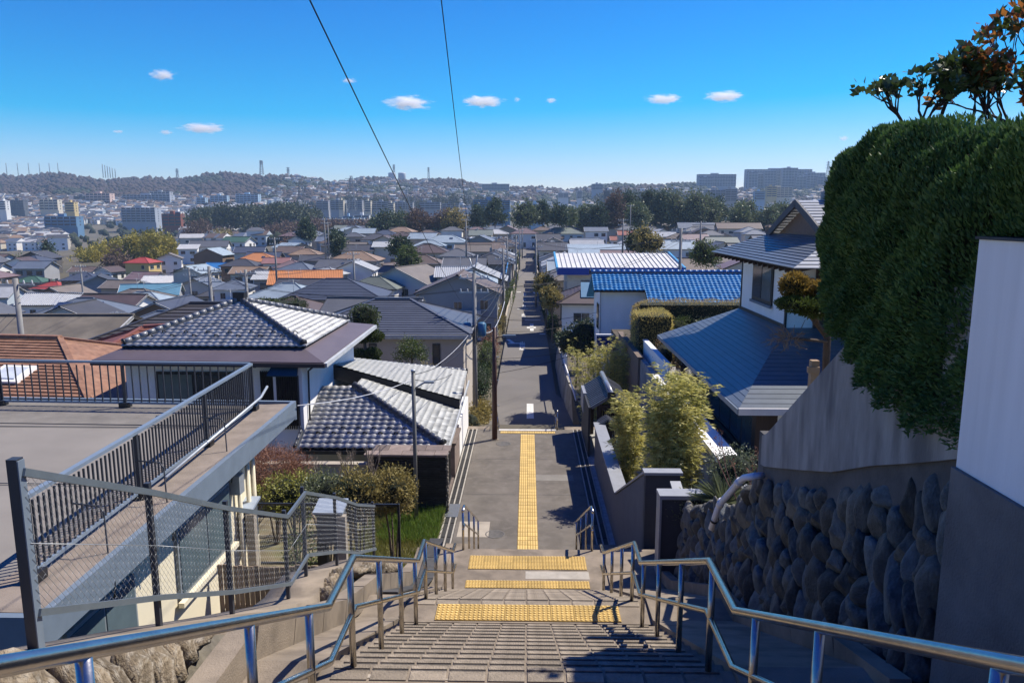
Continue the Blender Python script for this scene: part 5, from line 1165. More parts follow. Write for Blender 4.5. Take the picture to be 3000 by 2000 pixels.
    if wins:
        dk = r_.random() < .4
        faces = [((0, -hd, 0), 0, w_)]
        faces.append(((hw, 0, 0), math.pi/2, d) if x < 0 else ((-hw, 0, 0), -math.pi/2, d))
        for (c, a, L) in faces:
            n = max(1, int(L/2.8))
            for s_ in range(st):
                for k in range(n):
                    if r_.random() < .15: continue
                    ww = r_.choice((1.0, 1.6, 1.6, 1.8)); hh = r_.choice((1.0, 1.2, 1.2)) if s_ else r_.choice((1.2, 1.9)); u = (k+.5)/n*L-L/2; zz = s_*sth+(.95 if hh < 1.5 else .35)
                    px_, py_ = (c[0]+math.cos(a)*u, c[1]+math.sin(a)*u); ob('window', window_mesh(ww, hh, dk), None, t, (px_, py_, zz), (0, 0, a))
    if rt in ('hip', 'gable', 'pyr') and y < 260:
        MB().beam((-W, -D-.06, zo-.08), (W, -D-.06, zo-.08), .12, .12).build('gutter', FRAMEL if r_.random() < .5 else FRAMED, t)
    if st == 2 and y < 240 and wins and r_.random() < .4:
        bw_ = min(w_*.5, 3.2); bx0 = r_.uniform(-hw+.2, hw-bw_-.2)
        MB().bx(bx0, bx0+bw_, -hd-1.0, -hd-.003, sth-.1, sth+.02).build('balcony_floor', wm, t); mb = MB().bx(bx0, bx0+bw_, -hd-1.0, -hd-.95, sth+.021, sth+1.0).bx(bx0, bx0+.05, -hd-.949, -hd-.004, sth+.021, sth+1.0).bx(bx0+bw_-.05, bx0+bw_, -hd-.949, -hd-.004, sth+.021, sth+1.0); mb.build('balcony_rail', FRAMEL if r_.random() < .5 else wm, t)
    if y < 160 and wins: MB().bx(hw*.5, hw*.5+.8, -hd-.45, -hd-.1, .1, .75).build('air_conditioner', FRAMEL, t)
    if y < 140:
        for c_ in [c_ for c_ in t.children if c_.name.startswith('window')]: ob('pane', window_pane(c_.data), None, c_)
    for e in extra:
        if e == 'aerial':
            mb = MB().tube([(0, 0, top-.2), (0, 0, top+1.9)], .025, 5).beam((-.5, 0, top+1.8), (.7, 0, top+1.85), .03, .03)
            for k in range(6): mb.beam((-.45+k*.22, -.32, top+1.81), (-.45+k*.22, .32, top+1.81), .02, .02)
            mb.build('aerial', GALV, t)
        elif e == 'chimney': MB().bx(-hw*.4, -hw*.4+.6, -.3, .3, top-1.4, top+.7).build('chimney', wm, t)
        elif e == 'solar':
            zz = lambda yy_: zo+(D+yy_)*pitch+.12
            for k in range(3):
                a = -W*.5+k*W*.34; MB().slab([(a, -D*.75, zz(-D*.75)), (a+W*.32, -D*.75, zz(-D*.75)), (a+W*.32, -D*.25, zz(-D*.25)), (a, -D*.25, zz(-D*.25))], .06).build('solar_panel', mat('solar_cell', (.03, .045, .08), .2, .1, 2, 0, spec=.8), t)
        elif e == 'heater':
            zz = lambda yy_: zo+(D+yy_)*pitch+.12
            for k in range(2): a = -W*.45+k*W*.42; MB().slab([(a, -D*.8, zz(-D*.8)), (a+W*.4, -D*.8, zz(-D*.8)), (a+W*.4, -D*.2, zz(-D*.2)), (a, -D*.2, zz(-D*.2))], .08).build('solar_panel', mat('heater_glass', (.16, .26, .32), .12, .1, 2, 0, spec=.9), t)
        elif e == 'skylight':
            zz = (lambda yy_: zo+(D+yy_)*pitch+.1) if rt != 'gablef' else (lambda yy_: top-W*.275*pitch+.25); MB().slab([(W*.2, -D*.6, zz(-D*.6)), (W*.35, -D*.6, zz(-D*.6)), (W*.35, -D*.4, zz(-D*.4)), (W*.2, -D*.4, zz(-D*.4))], .1).build('skylight', GLT, t)
        elif e == 'skylight2':
            zz = lambda yy_: zo+(D+yy_)*pitch+.14
            f_ = MB().slab([(W*.12, -D*.62, zz(-D*.62)), (W*.32, -D*.62, zz(-D*.62)), (W*.32, -D*.42, zz(-D*.42)), (W*.12, -D*.42, zz(-D*.42))], .2).build('skylight', WHITEW, t); MB().slab([(W*.15, -D*.59, zz(-D*.59)+.04), (W*.29, -D*.59, zz(-D*.59)+.04), (W*.29, -D*.45, zz(-D*.45)+.04), (W*.15, -D*.45, zz(-D*.45)+.04)], .05).build('pane', mat('pale_pane', (.6, .64, .66), .15), f_)
        elif e == 'ribs':
            n = int(2*W/.33)
            if rt == 'gable': slope_seams(t, V3((-W, -D, zo+.03)), V3((W, -D, zo+.03)), V3((W, 0, top+.03)), V3((-W, 0, top+.03)), n, mat('tile_rib_'+(rc if isinstance(rc, str) else 'x'), tuple(min(.6, q*1.5) for q in ROOFC[rc]) if isinstance(rc, str) else (.4, .4, .4), .5), name='roof_rib', wd=.12, ht=.09)
    return t, top
def solve(px, py, H, y0=44, y1=900):
    """where on the land does a house of height H show its ridge at this sight line"""
    r = ray(px, py); y = y0; prev = None
    while y < y1:
        p = CAM+r*(y/r.y); g = p.z-(ground(p.x, y)+H)
        if g <= 0: return p.x, y
        y += 1.0
    return None
TYPN = {'gable': 'gabled', 'gablef': 'front-gabled', 'hip': 'hipped', 'pyr': 'pyramid', 'flat': 'flat', 'shed': 'lean-to'}
HOUSES = [  # sight line of the ridge, width in the same units, storeys, shape, roof, wall, turn, extras
 (418,749,84,2,'hip','red','yellow',-8,()), (552,712,58,2,'shed','pale grey','white',15,()), (497,738,72,2,'gablef','grey-brown','white',20,()), (615,706,110,2,'gable','slate-grey','white',12,()), (698,693,82,2,'gable','green','white',-10,()),
 (757,743,130,2,'hip','orange','cream',10,('skylight',)), (812,748,80,2,'gable','pink-brown','white',8,()), (96,812,88,2,'hip','green','grey',5,()), (160,820,104,1,'hip','red','dark-walled',-12,('chimney',)), (290,806,136,2,'gablef','dark grey','grey',25,('aerial',)),
 (362,812,105,2,'gable','grey-brown','beige',-8,()), (478,803,106,1,'gable','pale grey','white',5,('ribs',)), (443,829,165,2,'gable','sky-blue','grey',18,()), (686,811,108,2,'hip','blue-grey','white',8,()), (640,772,74,2,'gable','bright blue','white',-6,()),
 (650,847,126,2,'hip','dark grey','grey',10,('aerial',)), (250,783,76,2,'gable','brown','white',0,()), (322,784,58,2,'gablef','dark brown','white',-15,()), (160,850,160,2,'gable','silver','white',5,('ribs',)), (64,866,120,2,'gablef','slate-grey','beige',5,('chimney',)),
 (250,873,250,2,'hip','blue-grey','white',6,('solar',)), (987,822,296,2,'hip','navy-grey','cream',4,('rows',)), (1204,789,218,2,'gablef','grey-brown','pale blue',-22,()), (1099,803,165,2,'hip','grey-green','white',-6,('rows',)), (898,795,206,2,'gable','orange','grey',12,('ribs',)),
 (958,775,108,2,'hip','silver','cream',-12,()), (812,787,124,2,'gable','silver','grey',2,('ribs',)), (1044,738,150,2,'hip','tan','beige',0,('aerial',)), (997,757,126,2,'gable','slate-grey','white',-8,('skylight',)), (1028,707,98,2,'gable','grey-brown','dark-walled',4,()),
 (1038,677,64,2,'hip','slate-grey','beige',0,()), (1105,679,68,2,'hip','grey-brown','cream',-6,()), (1178,674,64,2,'hip','dark brown','beige',4,()), (1162,654,64,2,'hip','grey-green','white',0,()), (1242,653,78,2,'gable','bright blue','grey',0,()),
 (1271,659,60,2,'pyr','teal green','white',0,()), (1255,670,70,2,'hip','brown','beige',3,()), (1325,661,66,2,'hip','slate-grey','white',0,()), (1398,661,62,2,'hip','mauve','cream',0,()), (1306,690,130,2,'hip','pale blue-grey','pale blue',0,('skylight',)),
 (1330,706,36,2,'flat','tan','ochre',0,()), (1411,689,88,2,'gablef','blue-grey','grey',-8,()), (1255,717,128,2,'hip','dark brown','cream',2,()), (1236,742,128,2,'hip','brown','beige',-3,('aerial',)), (1386,714,108,2,'gable','grey-brown','grey',0,()),
 (1363,747,128,2,'gable','slate-grey','grey',0,('aerial',)), (1352,771,150,2,'gable','silver','pale blue',2,('ribs',)), (1372,780,172,2,'hip','pale blue-grey','white',2,()), (1379,812,160,2,'hip','grey-brown','beige',4,('aerial',)), (1137,777,88,2,'gablef','brown','white',-20,()),
 (1111,777,80,2,'pyr','slate-grey','white',15,()), (878,688,58,2,'gablef','mint','white',-12,()), (837,707,66,2,'shed','pale blue-grey','pale blue',-18,()), (898,671,88,2,'hip','navy-grey','grey',0,()), (880,709,72,1,'gablef','slate-grey','beige',15,()),
 (1050,714,98,2,'gable','dark grey','white',4,()), (1137,702,84,2,'gable','silver','cream',0,('ribs',)), (923,741,88,2,'gable','dark grey','grey',8,('aerial',)), (1160,771,70,1,'gable','brown','cream',-16,()), (760,778,90,2,'hip','dark grey','white',5,()),
 (1750,720,172,2,'shed','pale blue-grey','grey',0,('aerial',)), (1872,693,108,2,'gablef','pale grey','grey',8,()), (1960,706,150,2,'gable','pale blue-grey','white',-4,('aerial',)), (1814,694,58,2,'gable','rust-red','white',0,()), (1604,691,44,1,'hip','red','white',0,()),
 (1837,671,58,2,'gable','rust-red','cream',0,()), (1718,699,98,2,'gable','silver','grey',0,('ribs',)), (1648,668,126,2,'hip','grey-green','pale blue',0,()), (1792,647,126,2,'gable','green','grey',2,()), (1770,624,94,2,'hip','pale blue-grey','white',0,()),
 (1534,637,74,2,'hip','mauve','cream',0,()), (1540,651,64,2,'hip','pink-brown','white',0,()), (1464,654,54,2,'pyr','slate-grey','cream',0,()), (1454,669,74,2,'pyr','pale grey','beige',0,()), (1430,683,110,2,'flat','pale grey','white',0,()),
 (1897,736,48,1,'hip','orange','beige',0,()), (2031,726,68,1,'gable','silver','white',0,('ribs',)), (2101,736,146,2,'hip','dark brown','white',0,('aerial',)), (2038,653,108,2,'gable','blue-grey','pale blue',-4,()), (1952,645,58,2,'gable','pale grey','yellow',0,('ribs',)),
 (1942,637,84,2,'hip','grey-brown','grey',0,()), (2117,627,118,2,'hip','pink-brown','white',0,('solar',)), (2162,654,128,2,'gable','brown','cream',-6,()), (2123,680,58,1,'gablef','brown','cream',-12,()), (2195,629,104,2,'flat','silver','white',0,()),
 (1618,724,42,2,'flat','pale grey','white',0,()), (1690,645,70,2,'gable','slate-grey','beige',0,()), (1590,660,60,2,'hip','brown','cream',0,()), (1745,662,70,2,'gable','blue-grey','white',0,()), (1900,660,70,2,'hip','slate-grey','white',0,()),
]
placed = []; lab_used = {}
GRP = 'houses of the town below the stairs'
def make_label(st, rt, rc, wc, ex):
    s = f"{wc} {'two' if st == 2 else 'one'}-storey house with {rc} {TYPN[rt]} roof"
    nm = {'aerial': 'and rooftop aerial', 'solar': 'and solar panels', 'heater': 'and pale solar water panels', 'skylight': 'and skylight', 'chimney': 'and chimney', 'ribs': 'of ribbed tiles', 'rows': 'in stepped courses'}
    for e in ex: s += ' '+nm[e]
    return s
def screen(p):
    d = V3(p)-CAM; a = d.dot(_cf); return 1500+FPX*d.dot(_cr)/a, 1000-FPX*d.dot(_cu)/a, a
for i, (px, py, wp, st, rt, rc, wc, rz, ex) in enumerate(HOUSES):
    for st_ in (st, 1, 1):
        H = st_*2.75+.3+2.0-(.9 if st_ != st else 0)
        s = solve(px, py, H, 60)
        if s is None or st == 1: break
        if wp*screen((s[0], s[1], 0))[2]/FPX > 7.2: break
    if s is None: continue
    st = st_
    x, y = s; a = screen((x, y, ground(x, y)+H))[2]; w_ = max(6.5, min(17, wp*a/FPX-1.0)); d = max(6, min(10, w_*.8))
    if abs(x) < w_/2+3.4 and y < 283: x = math.copysign(w_/2+3.4, x if abs(x) > .5 else px-1500)
    rows = 14 if 'rows' in ex else 0
    house(x, y+(0 if rt == 'gable' or rt == 'hip' else 0), ground(x, y), w_, d, st, R(rz), rt, rc, wc, make_label(st, rt, rc, wc, ex), GRP, rows=rows, extra=[e for e in ex if e != 'rows'], seed=i, wins=y < 330)
    placed.append((x, y, w_, d, px, py)); lab_used[make_label(st, rt, rc, wc, ex)] = 1
print('hand houses', len(placed), [(i, round(p[0]), round(p[1]), round(p[2])) for i, p in enumerate(placed)])
# near-left roofs, given by hand
house(-21.5, 31.5, -2.2, 13.5, 10.5, 1, R(-6), 'hip', mat('orange_brown_tile', (.24, .125, .075), .65, .35, 3, .3, 14, rand=.15, dark=(.4, 2.5, (.36, .21, .13))), 'white', 'house with brown-orange flat-tiled hipped roof and white skylight beyond the deck', rows=26, wins=False, sth=4.3, pitch=.34, extra=('skylight2',))
BRT = mat('red_brown_tile', (.22, .085, .06), .6, .3, 4, .2, 20, rand=.25)
house(-17.6, 35.3, -2.2, 8, 6.5, 1, R(28), 'hip', BRT, 'white', 'small house with red-brown tiled hipped roof behind the plum eaves', rows=12, wins=False, sth=4.7, pitch=.4)
house(-17.6, 42.0, -3.4, 12.6, 9.6, 2, R(0), 'hip', mat('charcoal_course', (.065, .062, .062), .5, .12, 1, .08, 12, rand=.12), 'grey', 'house with long charcoal roof in wide horizontal courses', rows=15, wins=False, pitch=.4, sth=2.8)
house(-33.5, 45.5, -4.2, 17, 11, 2, R(2), 'gable', mat('lichen_roof', (.145, .125, .10), .95, .3, .8, .4, 20, dark=(.6, .5, (.085, .075, .065))), 'grey', 'house with weathered grey-brown gabled roof and pale ridge', wins=False, pitch=.3)
bh2, tp = house(-9.3, 51.5, -4.2, 10.4, 8, 2, R(0), 'hip', mat('navy_course', (.09, .10, .125), .45, .12, 1, .08, 12, rand=.1, metal=.1), mat('beige_render', (.50, .44, .37), .9, .06, 1, .06), 'beige house with navy ribbed hipped roof and two slit windows', rows=16, wins=False, pitch=.38, sth=3.0)
for x in (-.9, 3.2): MB().bx(x, x+.5, -4.06, -4.0, 3.9, 5.5).build('window', FRAMED, bh2); MB().bx(x+.08, x+.42, -4.08, -4.06, 4.0, 5.4).build('pane', GLT, bh2)
MB().bx(-5.75, 5.75, -4.62, -4.55, 5.9, 6.15).build('gutter', FRAMEL, bh2)
house(7.4, 77, ground(6.6, 80), 7.6, 8, 2, R(-3), 'hip', 'dark brown', 'white', 'white house with dark brown hipped roof and pale solar water panels by the street', rows=12, extra=('heater',), pitch=.45)
placed += [(7.4, 77, 9, 9, 1706, 818), (-21.5, 31.5, 14, 11, 0, 0), (-15.5, 42, 16, 10, 0, 0), (-33, 45, 17, 11, 0, 0), (-9.3, 51.5, 11, 8, 0, 0), (10, 50, 11, 8, 0, 0), (10.5, 89, 15, 11, 0, 0)]
# rows of houses fronting the road
rr_ = random.Random(77)
def front_row(side):
    y = 92 if side < 0 else 104
    while y < 276:
        w_ = rr_.uniform(7.5, 9.5); d = rr_.uniform(7.5, 9.5); x = side*(w_/2+3.3+rr_.uniform(0, .5))
        if not any(abs(x-p[0]) < (w_+p[2])/2+.3 and abs(y-p[1]) < (d+p[3])/2+.3 for p in placed):
            st = 2
            for _ in range(60):
                rt = rr_.choice(('hip', 'gable', 'gablef', 'pyr')); rc = rr_.choice(['slate-grey', 'dark grey', 'blue-grey', 'brown', 'grey-brown', 'pale blue-grey', 'silver', 'navy-grey']); wc = rr_.choice(['white', 'cream', 'grey', 'beige']); ex = rr_.choice(([], ['aerial'], ['chimney']))
                lb = make_label(st, rt, rc, wc, ex)
                if lb not in lab_used: break
            lab_used[lb] = 1; house(x, y, ground(x, y), w_, d, st, 0, rt, rc, wc, lb, GRP, extra=ex, seed=int(y)); placed.append((x, y, w_, d, 0, 0))
        y += d+rr_.uniform(1.2, 3)
front_row(1); front_row(-1)
house(-1.2, 304, ground(0, 304), 10.5, 9, 2, 0, 'hip', 'mauve', 'white', 'white house with mauve hipped roof closing the far end of the road', rows=0, seed=5)
placed.append((-1.2, 304, 11, 9, 0, 0))
# fillers on the remaining plots
rf = random.Random(21); nf = 0
RN = ['slate-grey', 'dark grey', 'blue-grey', 'navy-grey', 'brown', 'dark brown', 'grey-brown', 'grey-green', 'silver', 'pale blue-grey', 'slate-grey', 'dark grey', 'blue-grey', 'navy-grey', 'slate-grey', 'dark grey', 'mauve', 'tan']
WN = ['white', 'cream', 'grey', 'beige', 'white', 'cream', 'pale blue', 'brown-walled']
for row in range(30):
    y = 60+row*10.5+row*row*.03
    x = -y*.82-25
    while x < y*.62+20:
        x += rf.uniform(11.5, 17)+max(0, yy_-200)*.02 if 'yy_' in globals() else 12; yy_ = y+rf.uniform(-2, 2)
        if abs(x) < 8.2 or yy_ > 380: continue
        if x/yy_ < -.33 and yy_ > 270: continue
        w_ = rf.uniform(7.5, 11); d = rf.uniform(6.5, 8.5); st = 2 if rf.random() < .85 else 1; g = ground(x, yy_); H = st*2.75+2.2
        sx_, sy_, a = screen((x, yy_, g+H)); hw = w_*FPX/a*.6; 
        if sx_ < -120 or sx_ > 2500: continue
        if sx_ > 2250 and yy_ < 200: continue
        if any(abs(x-p[0]) < (w_+p[2])/2+.6 and abs(yy_-p[1]) < (d+p[3])/2+.6 for p in placed): continue
        _, syb, _ = screen((x, yy_, g))
        if any(p[4] and p[1] > yy_ and abs(p[4]-sx_) < hw and sy_-4 < p[5] < syb for p in placed): continue
        if 150 < sx_ < 545 and sy_ < 775: continue
        if yy_ < 130 and (sx_ > 1600 and sx_ < 2300): continue
        rt = rf.choice(('hip', 'hip', 'gable', 'gablef', 'pyr', 'gable')); rc = rf.choice(RN); wc = rf.choice(WN); ex = ['aerial'] if rf.random() < .25 and yy_ < 200 else []
        for _ in range(60):
            lb = make_label(st, rt, rc, wc, ex)
            if lb not in lab_used: break
            rc = rf.choice(RN); wc = rf.choice(['white', 'cream', 'grey', 'beige', 'pale blue', 'brown-walled', 'dark-walled', 'white', 'cream']); rt = rf.choice(('hip', 'gable', 'gablef', 'pyr')); ex = [rf.choice(('aerial', 'chimney', 'skylight'))] if rf.random() < .5 else []
        lab_used[lb] = 1
        house(x, yy_, g, w_, d, st, R(rf.choice((0, 0, 3, -5, 8, -10))), rt, rc, wc, make_label(st, rt, rc, wc, ex), GRP, extra=ex, seed=nf, wins=yy_ < 230); placed.append((x, yy_, w_, d, 0, 0)); nf += 1
print('fillers', nf)
# ------------------------------------------------------------------ town trees and street-side greenery
def gz(x, y): return ground(x, y) if y > 44 else ground_near(x, y)
G_TR = 'trees among the houses'
def town_tree(label, px, py, y, h, rx, lm, kind='round', group=None, n=None, core=CORE):
    """(px, py) sight line of the crown top at distance y; h tree height, rx crown radius"""
    p = at(px, py, y); bz = p.z-h; x = p.x
    if kind == 'round':
        cr = [((rnd.uniform(-.35, .35)*rx, rnd.uniform(-.3, .3)*rx, h-rx*.75), (rx*.8, rx*.8, rx*.75))]+[((math.cos(k*1.26)*rx*.5, math.sin(k*1.26)*rx*.5, h-rx*(1.1+.35*rnd.random())), (rx*.62, rx*.62, rx*.6)) for k in range(5)]
    elif kind == 'tall':
        cr = [((rnd.uniform(-.2, .2)*rx, rnd.uniform(-.2, .2)*rx, h*(.35+.6*k/4)), (rx*(1-.16*k), rx*(1-.16*k), h*.16)) for k in range(5)]
    elif kind == 'cone':
        cr = [((0, 0, h*(.2+.75*k/5)), (rx*(1-.17*k), rx*(1-.17*k), h*.11)) for k in range(6)]
    ls = max(.12, min(.75, y*.0022)); nn = n or int(260+rx*60)
    return tree('tree', label, 'tree', (x, y, bz), h*.55, cr, lm, nn, 7, ls*1.4, ls*.8, max(.08, h*.018), None, group, core, cl=ls*2.4)
LF_PINE = leaf_mat('pine_leaf', (.03, .06, .035), (.11, .145, .07), .6, .15, .3)
LF_TOPI = leaf_mat('topiary_leaf', (.035, .06, .012), (.11, .14, .03), .55, .2, 1.5)
LF_CAMPH = leaf_mat('camphor_leaf', (.06, .09, .035), (.20, .23, .10), .5, .2, .25)
LF_BRN = leaf_mat('bare_crown', (.10, .065, .05), (.20, .14, .11), .9, .2, .4)
# cloud-clipped podocarpus behind the tiled house
pz = at(1070, 1075, 40); tp_ = thing('clipped_tree', 'tall tiered clipped evergreen behind the tiled house', 'tree', (pz.x, 40, -1.0))
MB().tube([(0, 0, -1), (.1, 0, 1.5), (0, 0, 3.9)], [.16, .13, .08], 8).build('trunk', BARK, tp_)
for (px, py, rx, rz) in ((1068, 925, .85, .62), (1095, 985, .55, .3), (1060, 985, .6, .35), (1090, 1035, .5, .3), (1055, 1040, .55, .35), (1100, 1060, .3, .2), (1070, 955, .7, .5)):
    c = at(px, py, 40)-V3((pz.x, 40, -1.0)); p, d = ell_points(c, (rx, rx*.9, rz), 1500, .8, .1); leaves_ob('foliage_pad', p, d+np.array([0, 0, .35])+rng.normal(size=d.shape)*.5, .09, .045, LF_TOPI, tp_); blob_core('pad_core', c, (rx*.85, rx*.75, rz*.85), CORE, tp_)
pz = at(1205, 1060, 41)
tree('round_tree', 'rounded small garden tree in front of the beige house', 'tree', (pz.x, 41, pz.z-.6), 1.4, [((0, 0, 1.4), (.75, .7, .55)), ((.5, .1, 1.0), (.5, .5, .4)), ((-.45, 0, 1.0), (.45, .5, .4))], LF_MID, 420, 7, .1, .05, .07, None, None, None, .2)
b = at(1245, 1080, 39); shrub('pale cream-flowering bush in front of the beige house', (b.x, 39, b.z), (.6, .5, .35), leaf_mat('cream_flower', (.20, .17, .06), (.5, .43, .22), .6, .2, 4), 200, .06, .03, base=b.z-1.2)
b = at(815, 880, 42); box_hedge('clipped green hedge top seen over the tiled roof ridge', b.x-1.4, b.x+1.4, 41.5, 43, b.z-2.4, b.z, LF_TOPI, 4500, .08)
# left edge of the street
for i, (x, y, r_, z, lm, lab) in enumerate(((-3.7, 58, (.9, 3.0, 1.5), 1.2, LF_DARK, 'dark green roadside hedge behind the beige house'), (-3.2, 50.5, (.6, 2.0, .9), .7, LF_OLIVE, 'brown-olive roadside bush at the foot of the utility pole'), (-3.8, 74, (.9, 3, 1.6), 1.4, LF_RUST, 'reddish leafless roadside bush further down the street'), (-3.6, 66, (.8, 2.5, 1.7), 1.5, LF_MID, 'green roadside shrub between the hedge and the reddish bush'), (-3.6, 92, (.8, 4, 1.8), 1.5, LF_OLIVE, 'long olive roadside shrub by the pole row'), (-3.6, 120, (.8, 5, 1.8), 1.5, LF_MID, 'long green roadside shrub by the pole row'))):
    shrub(lab, (x, y, gz(x, y)+z), r_, lm, 380, .16, .08, base=gz(x, y)-.2, cl=.3, group='roadside greenery')
# right edge of the street: curved bank wall, dark trees, white panel fence
bkw = thing('bank_wall', 'curved stained concrete bank wall at the road corner', 'wall', (4, 48, -4.8)); oK = Vector(bkw.location); mb = MB()
pts = [(5.2, 41.5), (4.6, 44), (3.8, 46.5), (3.2, 50), (2.85, 55), (2.7, 62), (2.7, 72)]
for (a, b) in zip(pts, pts[1:]): 
    mb.add([V3((a[0], a[1], -5.2))-oK, V3((b[0], b[1], -5.2))-oK, V3((b[0]+.25, b[1], -3.0))-oK, V3((a[0]+.25, a[1], -2.9))-oK, V3((a[0]+.5, a[1], -2.9))-oK, V3((b[0]+.5, b[1], -3.0))-oK], [(0, 3, 2, 1), (3, 4, 5, 2)])
mb.build('wall_body', mat('stained_bank', (.30, .28, .24), .9, .3, .8, .4, dark=(.6, .7, (.13, .125, .12))), bkw)
mb = MB(); mb.tube([V3((3.3, 49.5, -2.9))-oK, V3((3.1, 52, -2.2))-oK, V3((2.95, 60, -2.1))-oK], .05, 6); mb.build('pipe', WHITEW, bkw)
struct('bank_terrace', MB().bx(3.2, 16, 44, 78, -6, -3.05), _mats['garden_soil'])
wpf = thing('white_panel_fence', 'white panel fence above the bank wall', 'fence', (3.2, 60, -3)); oZ = Vector(wpf.location)
for k in range(7): boxo(oZ, 3.1, 3.16, 58+k*1.35, 59.3+k*1.35, -3, -1.5).build('panel', WHITEW, wpf)
for k in range(8): boxo(oZ, 3.09, 3.17, 57.95+k*1.35, 58.0+k*1.35, -3, -1.45).build('post', GALV, wpf)
town_tree('dark broad evergreen tree above the bank wall', 1690, 930, 54, 4.8, 1.5, LF_DARK, n=520)
town_tree('clipped dark evergreen beside the white house with slit windows', 1725, 935, 60, 4.5, 1.2, LF_DARK, n=420)
town_tree('brownish roadside tree by the blue fascia building', 1600, 800, 88, 6.0, 1.2, LF_OLIVE, n=420)
town_tree('olive roadside tree further along the bank', 1618, 840, 74, 5.0, 1.0, LF_OLIVE, n=380)
for i, (y, x) in enumerate(((93, 3.1), (112, 3.05), (135, 3.1), (160, 3.1), (190, 3.1), (222, 3.1), (252, 3.1))):
    shrub('dark roadside hedge in front of the houses right of the road', (x, y, gz(x, y)+.8), (.6, 6, 1.0), LF_DARK, 300, .22, .12, base=gz(x, y)-.3, cl=.4, group='dark hedges along the right of the road')
for i, (y, x) in enumerate(((142, -3.2), (165, -3.2), (192, -3.2), (225, -3.2), (255, -3.2))):
    shrub('green hedge in front of the houses left of the road', (x, y, gz(x, y)+.9), (.6, 7, 1.2), LF_MID, 300, .22, .12, base=gz(x, y)-.3, cl=.4, group='green hedges along the left of the road')
# trees among and behind the houses
TR = [(1450,590,330,11,4.5,LF_PINE,'tall'), (1540,588,320,10,5.5,LF_CAMPH,'round'), (1590,600,325,9,4,LF_PINE,'tall'), (1640,600,300,10,3.6,LF_PINE,'round'), (1660,610,310,8,3.4,LF_CAMPH,'round'),
      (1720,600,345,9,6,LF_CAMPH,'round'), (1745,597,340,9,5,LF_PINE,'round'), (1800,572,345,16,6,LF_BRN,'tall'), (1850,560,350,17,7,LF_PINE,'round'), (1870,592,330,13,5,LF_CAMPH,'round'), (1905,565,350,16,6,LF_PINE,'tall'), (1940,572,345,15,5.5,LF_PINE,'tall'),
      (1975,556,350,18,8,LF_CAMPH,'round'), (2030,565,345,16,7,LF_CAMPH,'round'), (2070,572,350,14,7,LF_CAMPH,'round'), (2100,575,360,13,6,LF_PINE,'round'), (2200,584,330,10,6.5,LF_CAMPH,'round'), (2170,600,320,8,4.5,LF_CAMPH,'round'), (2250,605,320,7,5,LF_CAMPH,'round'), (2290,592,330,10,5,LF_CAMPH,'round'),
      (1120,618,330,12,6,LF_PINE,'round'), (1145,625,335,11,5.5,LF_PINE,'round'), (1175,622,345,10,5,LF_CAMPH,'round'), (1240,615,350,10,6,LF_BRN,'round'), (1300,610,350,11,6,LF_BRN,'round'), (1330,615,345,10,5,LF_OLIVE,'round'), (1210,622,345,10,5,LF_BRN,'round'), (1400,610,350,10,4,LF_PINE,'tall'),
      (850,700,320,8,4,LF_BRN,'round'), (895,640,300,8,3.5,LF_PINE,'cone'), (990,690,230,7,2.4,LF_PINE,'tall'), (985,680,260,6,2.2,LF_DARK,'round'), (1195,720,165,5,2.5,LF_MID,'round'), (610,655,430,18,13,LF_BRN,'round'), (575,640,470,14,9,LF_BRN,'round'), (660,670,420,10,8,LF_OLIVE,'round'), (135,705,300,17,6.5,LF_PINE,'cone'), (60,760,270,10,8,LF_OLIVE,'round'), (20,755,260,10,7,LF_MID,'round'), (90,770,255,8,5,LF_BRN,'round'), (350,725,260,9,6,LF_BRN,'round'), (2070,700,110,3.2,2,LF_MID,'round'), (1905,660,140,5,2.5,LF_OLIVE,'round'), (1870,665,150,5,2.5,LF_DARK,'round'), (1170,690,190,4.5,2.5,LF_DARK,'round')]
nmk = {id(LF_PINE): 'dark pine-green', id(LF_CAMPH): 'deep green', id(LF_BRN): 'leafless brown', id(LF_OLIVE): 'olive-brown', id(LF_MID): 'fresh green', id(LF_DARK): 'dark green'}
shp = {'round': 'round-crowned', 'tall': 'tall upright', 'cone': 'conical'}
def interp_txt(px, y):
    for lim, t in ((120, 'beyond the red and green roofs'), (460, 'beside the bamboo grove'), (700, 'behind the green-roofed house'), (1000, 'by the far lane poles'), (1160, 'behind the grey-green roof'), (1260, 'behind the bright blue roof'), (1420, 'behind the mauve-roofed house'), (1560, 'at the crest of the road'), (1680, 'just past the crest of the road'), (1790, 'beside the floodlight pole'), (1885, 'behind the rust-red roofs'), (1960, 'behind the pale ribbed roof'), (2110, 'behind the pink-brown roof'), (2230, 'beside the pink-brown roof with solar panels'), (9999, 'beyond the upper roof of the modern house')):
        if px <= lim: return t
for i, (px, py, y, h, rx, lm, kd) in enumerate(TR):
    w_ = interp_txt(px, y)
    size = 'large' if rx >= 5.5 else ('small' if rx < 3 else 'middling')
    town_tree(f'{size} {nmk[id(lm)]} {shp[kd]} tree {w_}', px, py, y, h, rx, lm, kd, G_TR, n=int(220+rx*45), core=CORE if lm not in (LF_BRN,) else None)
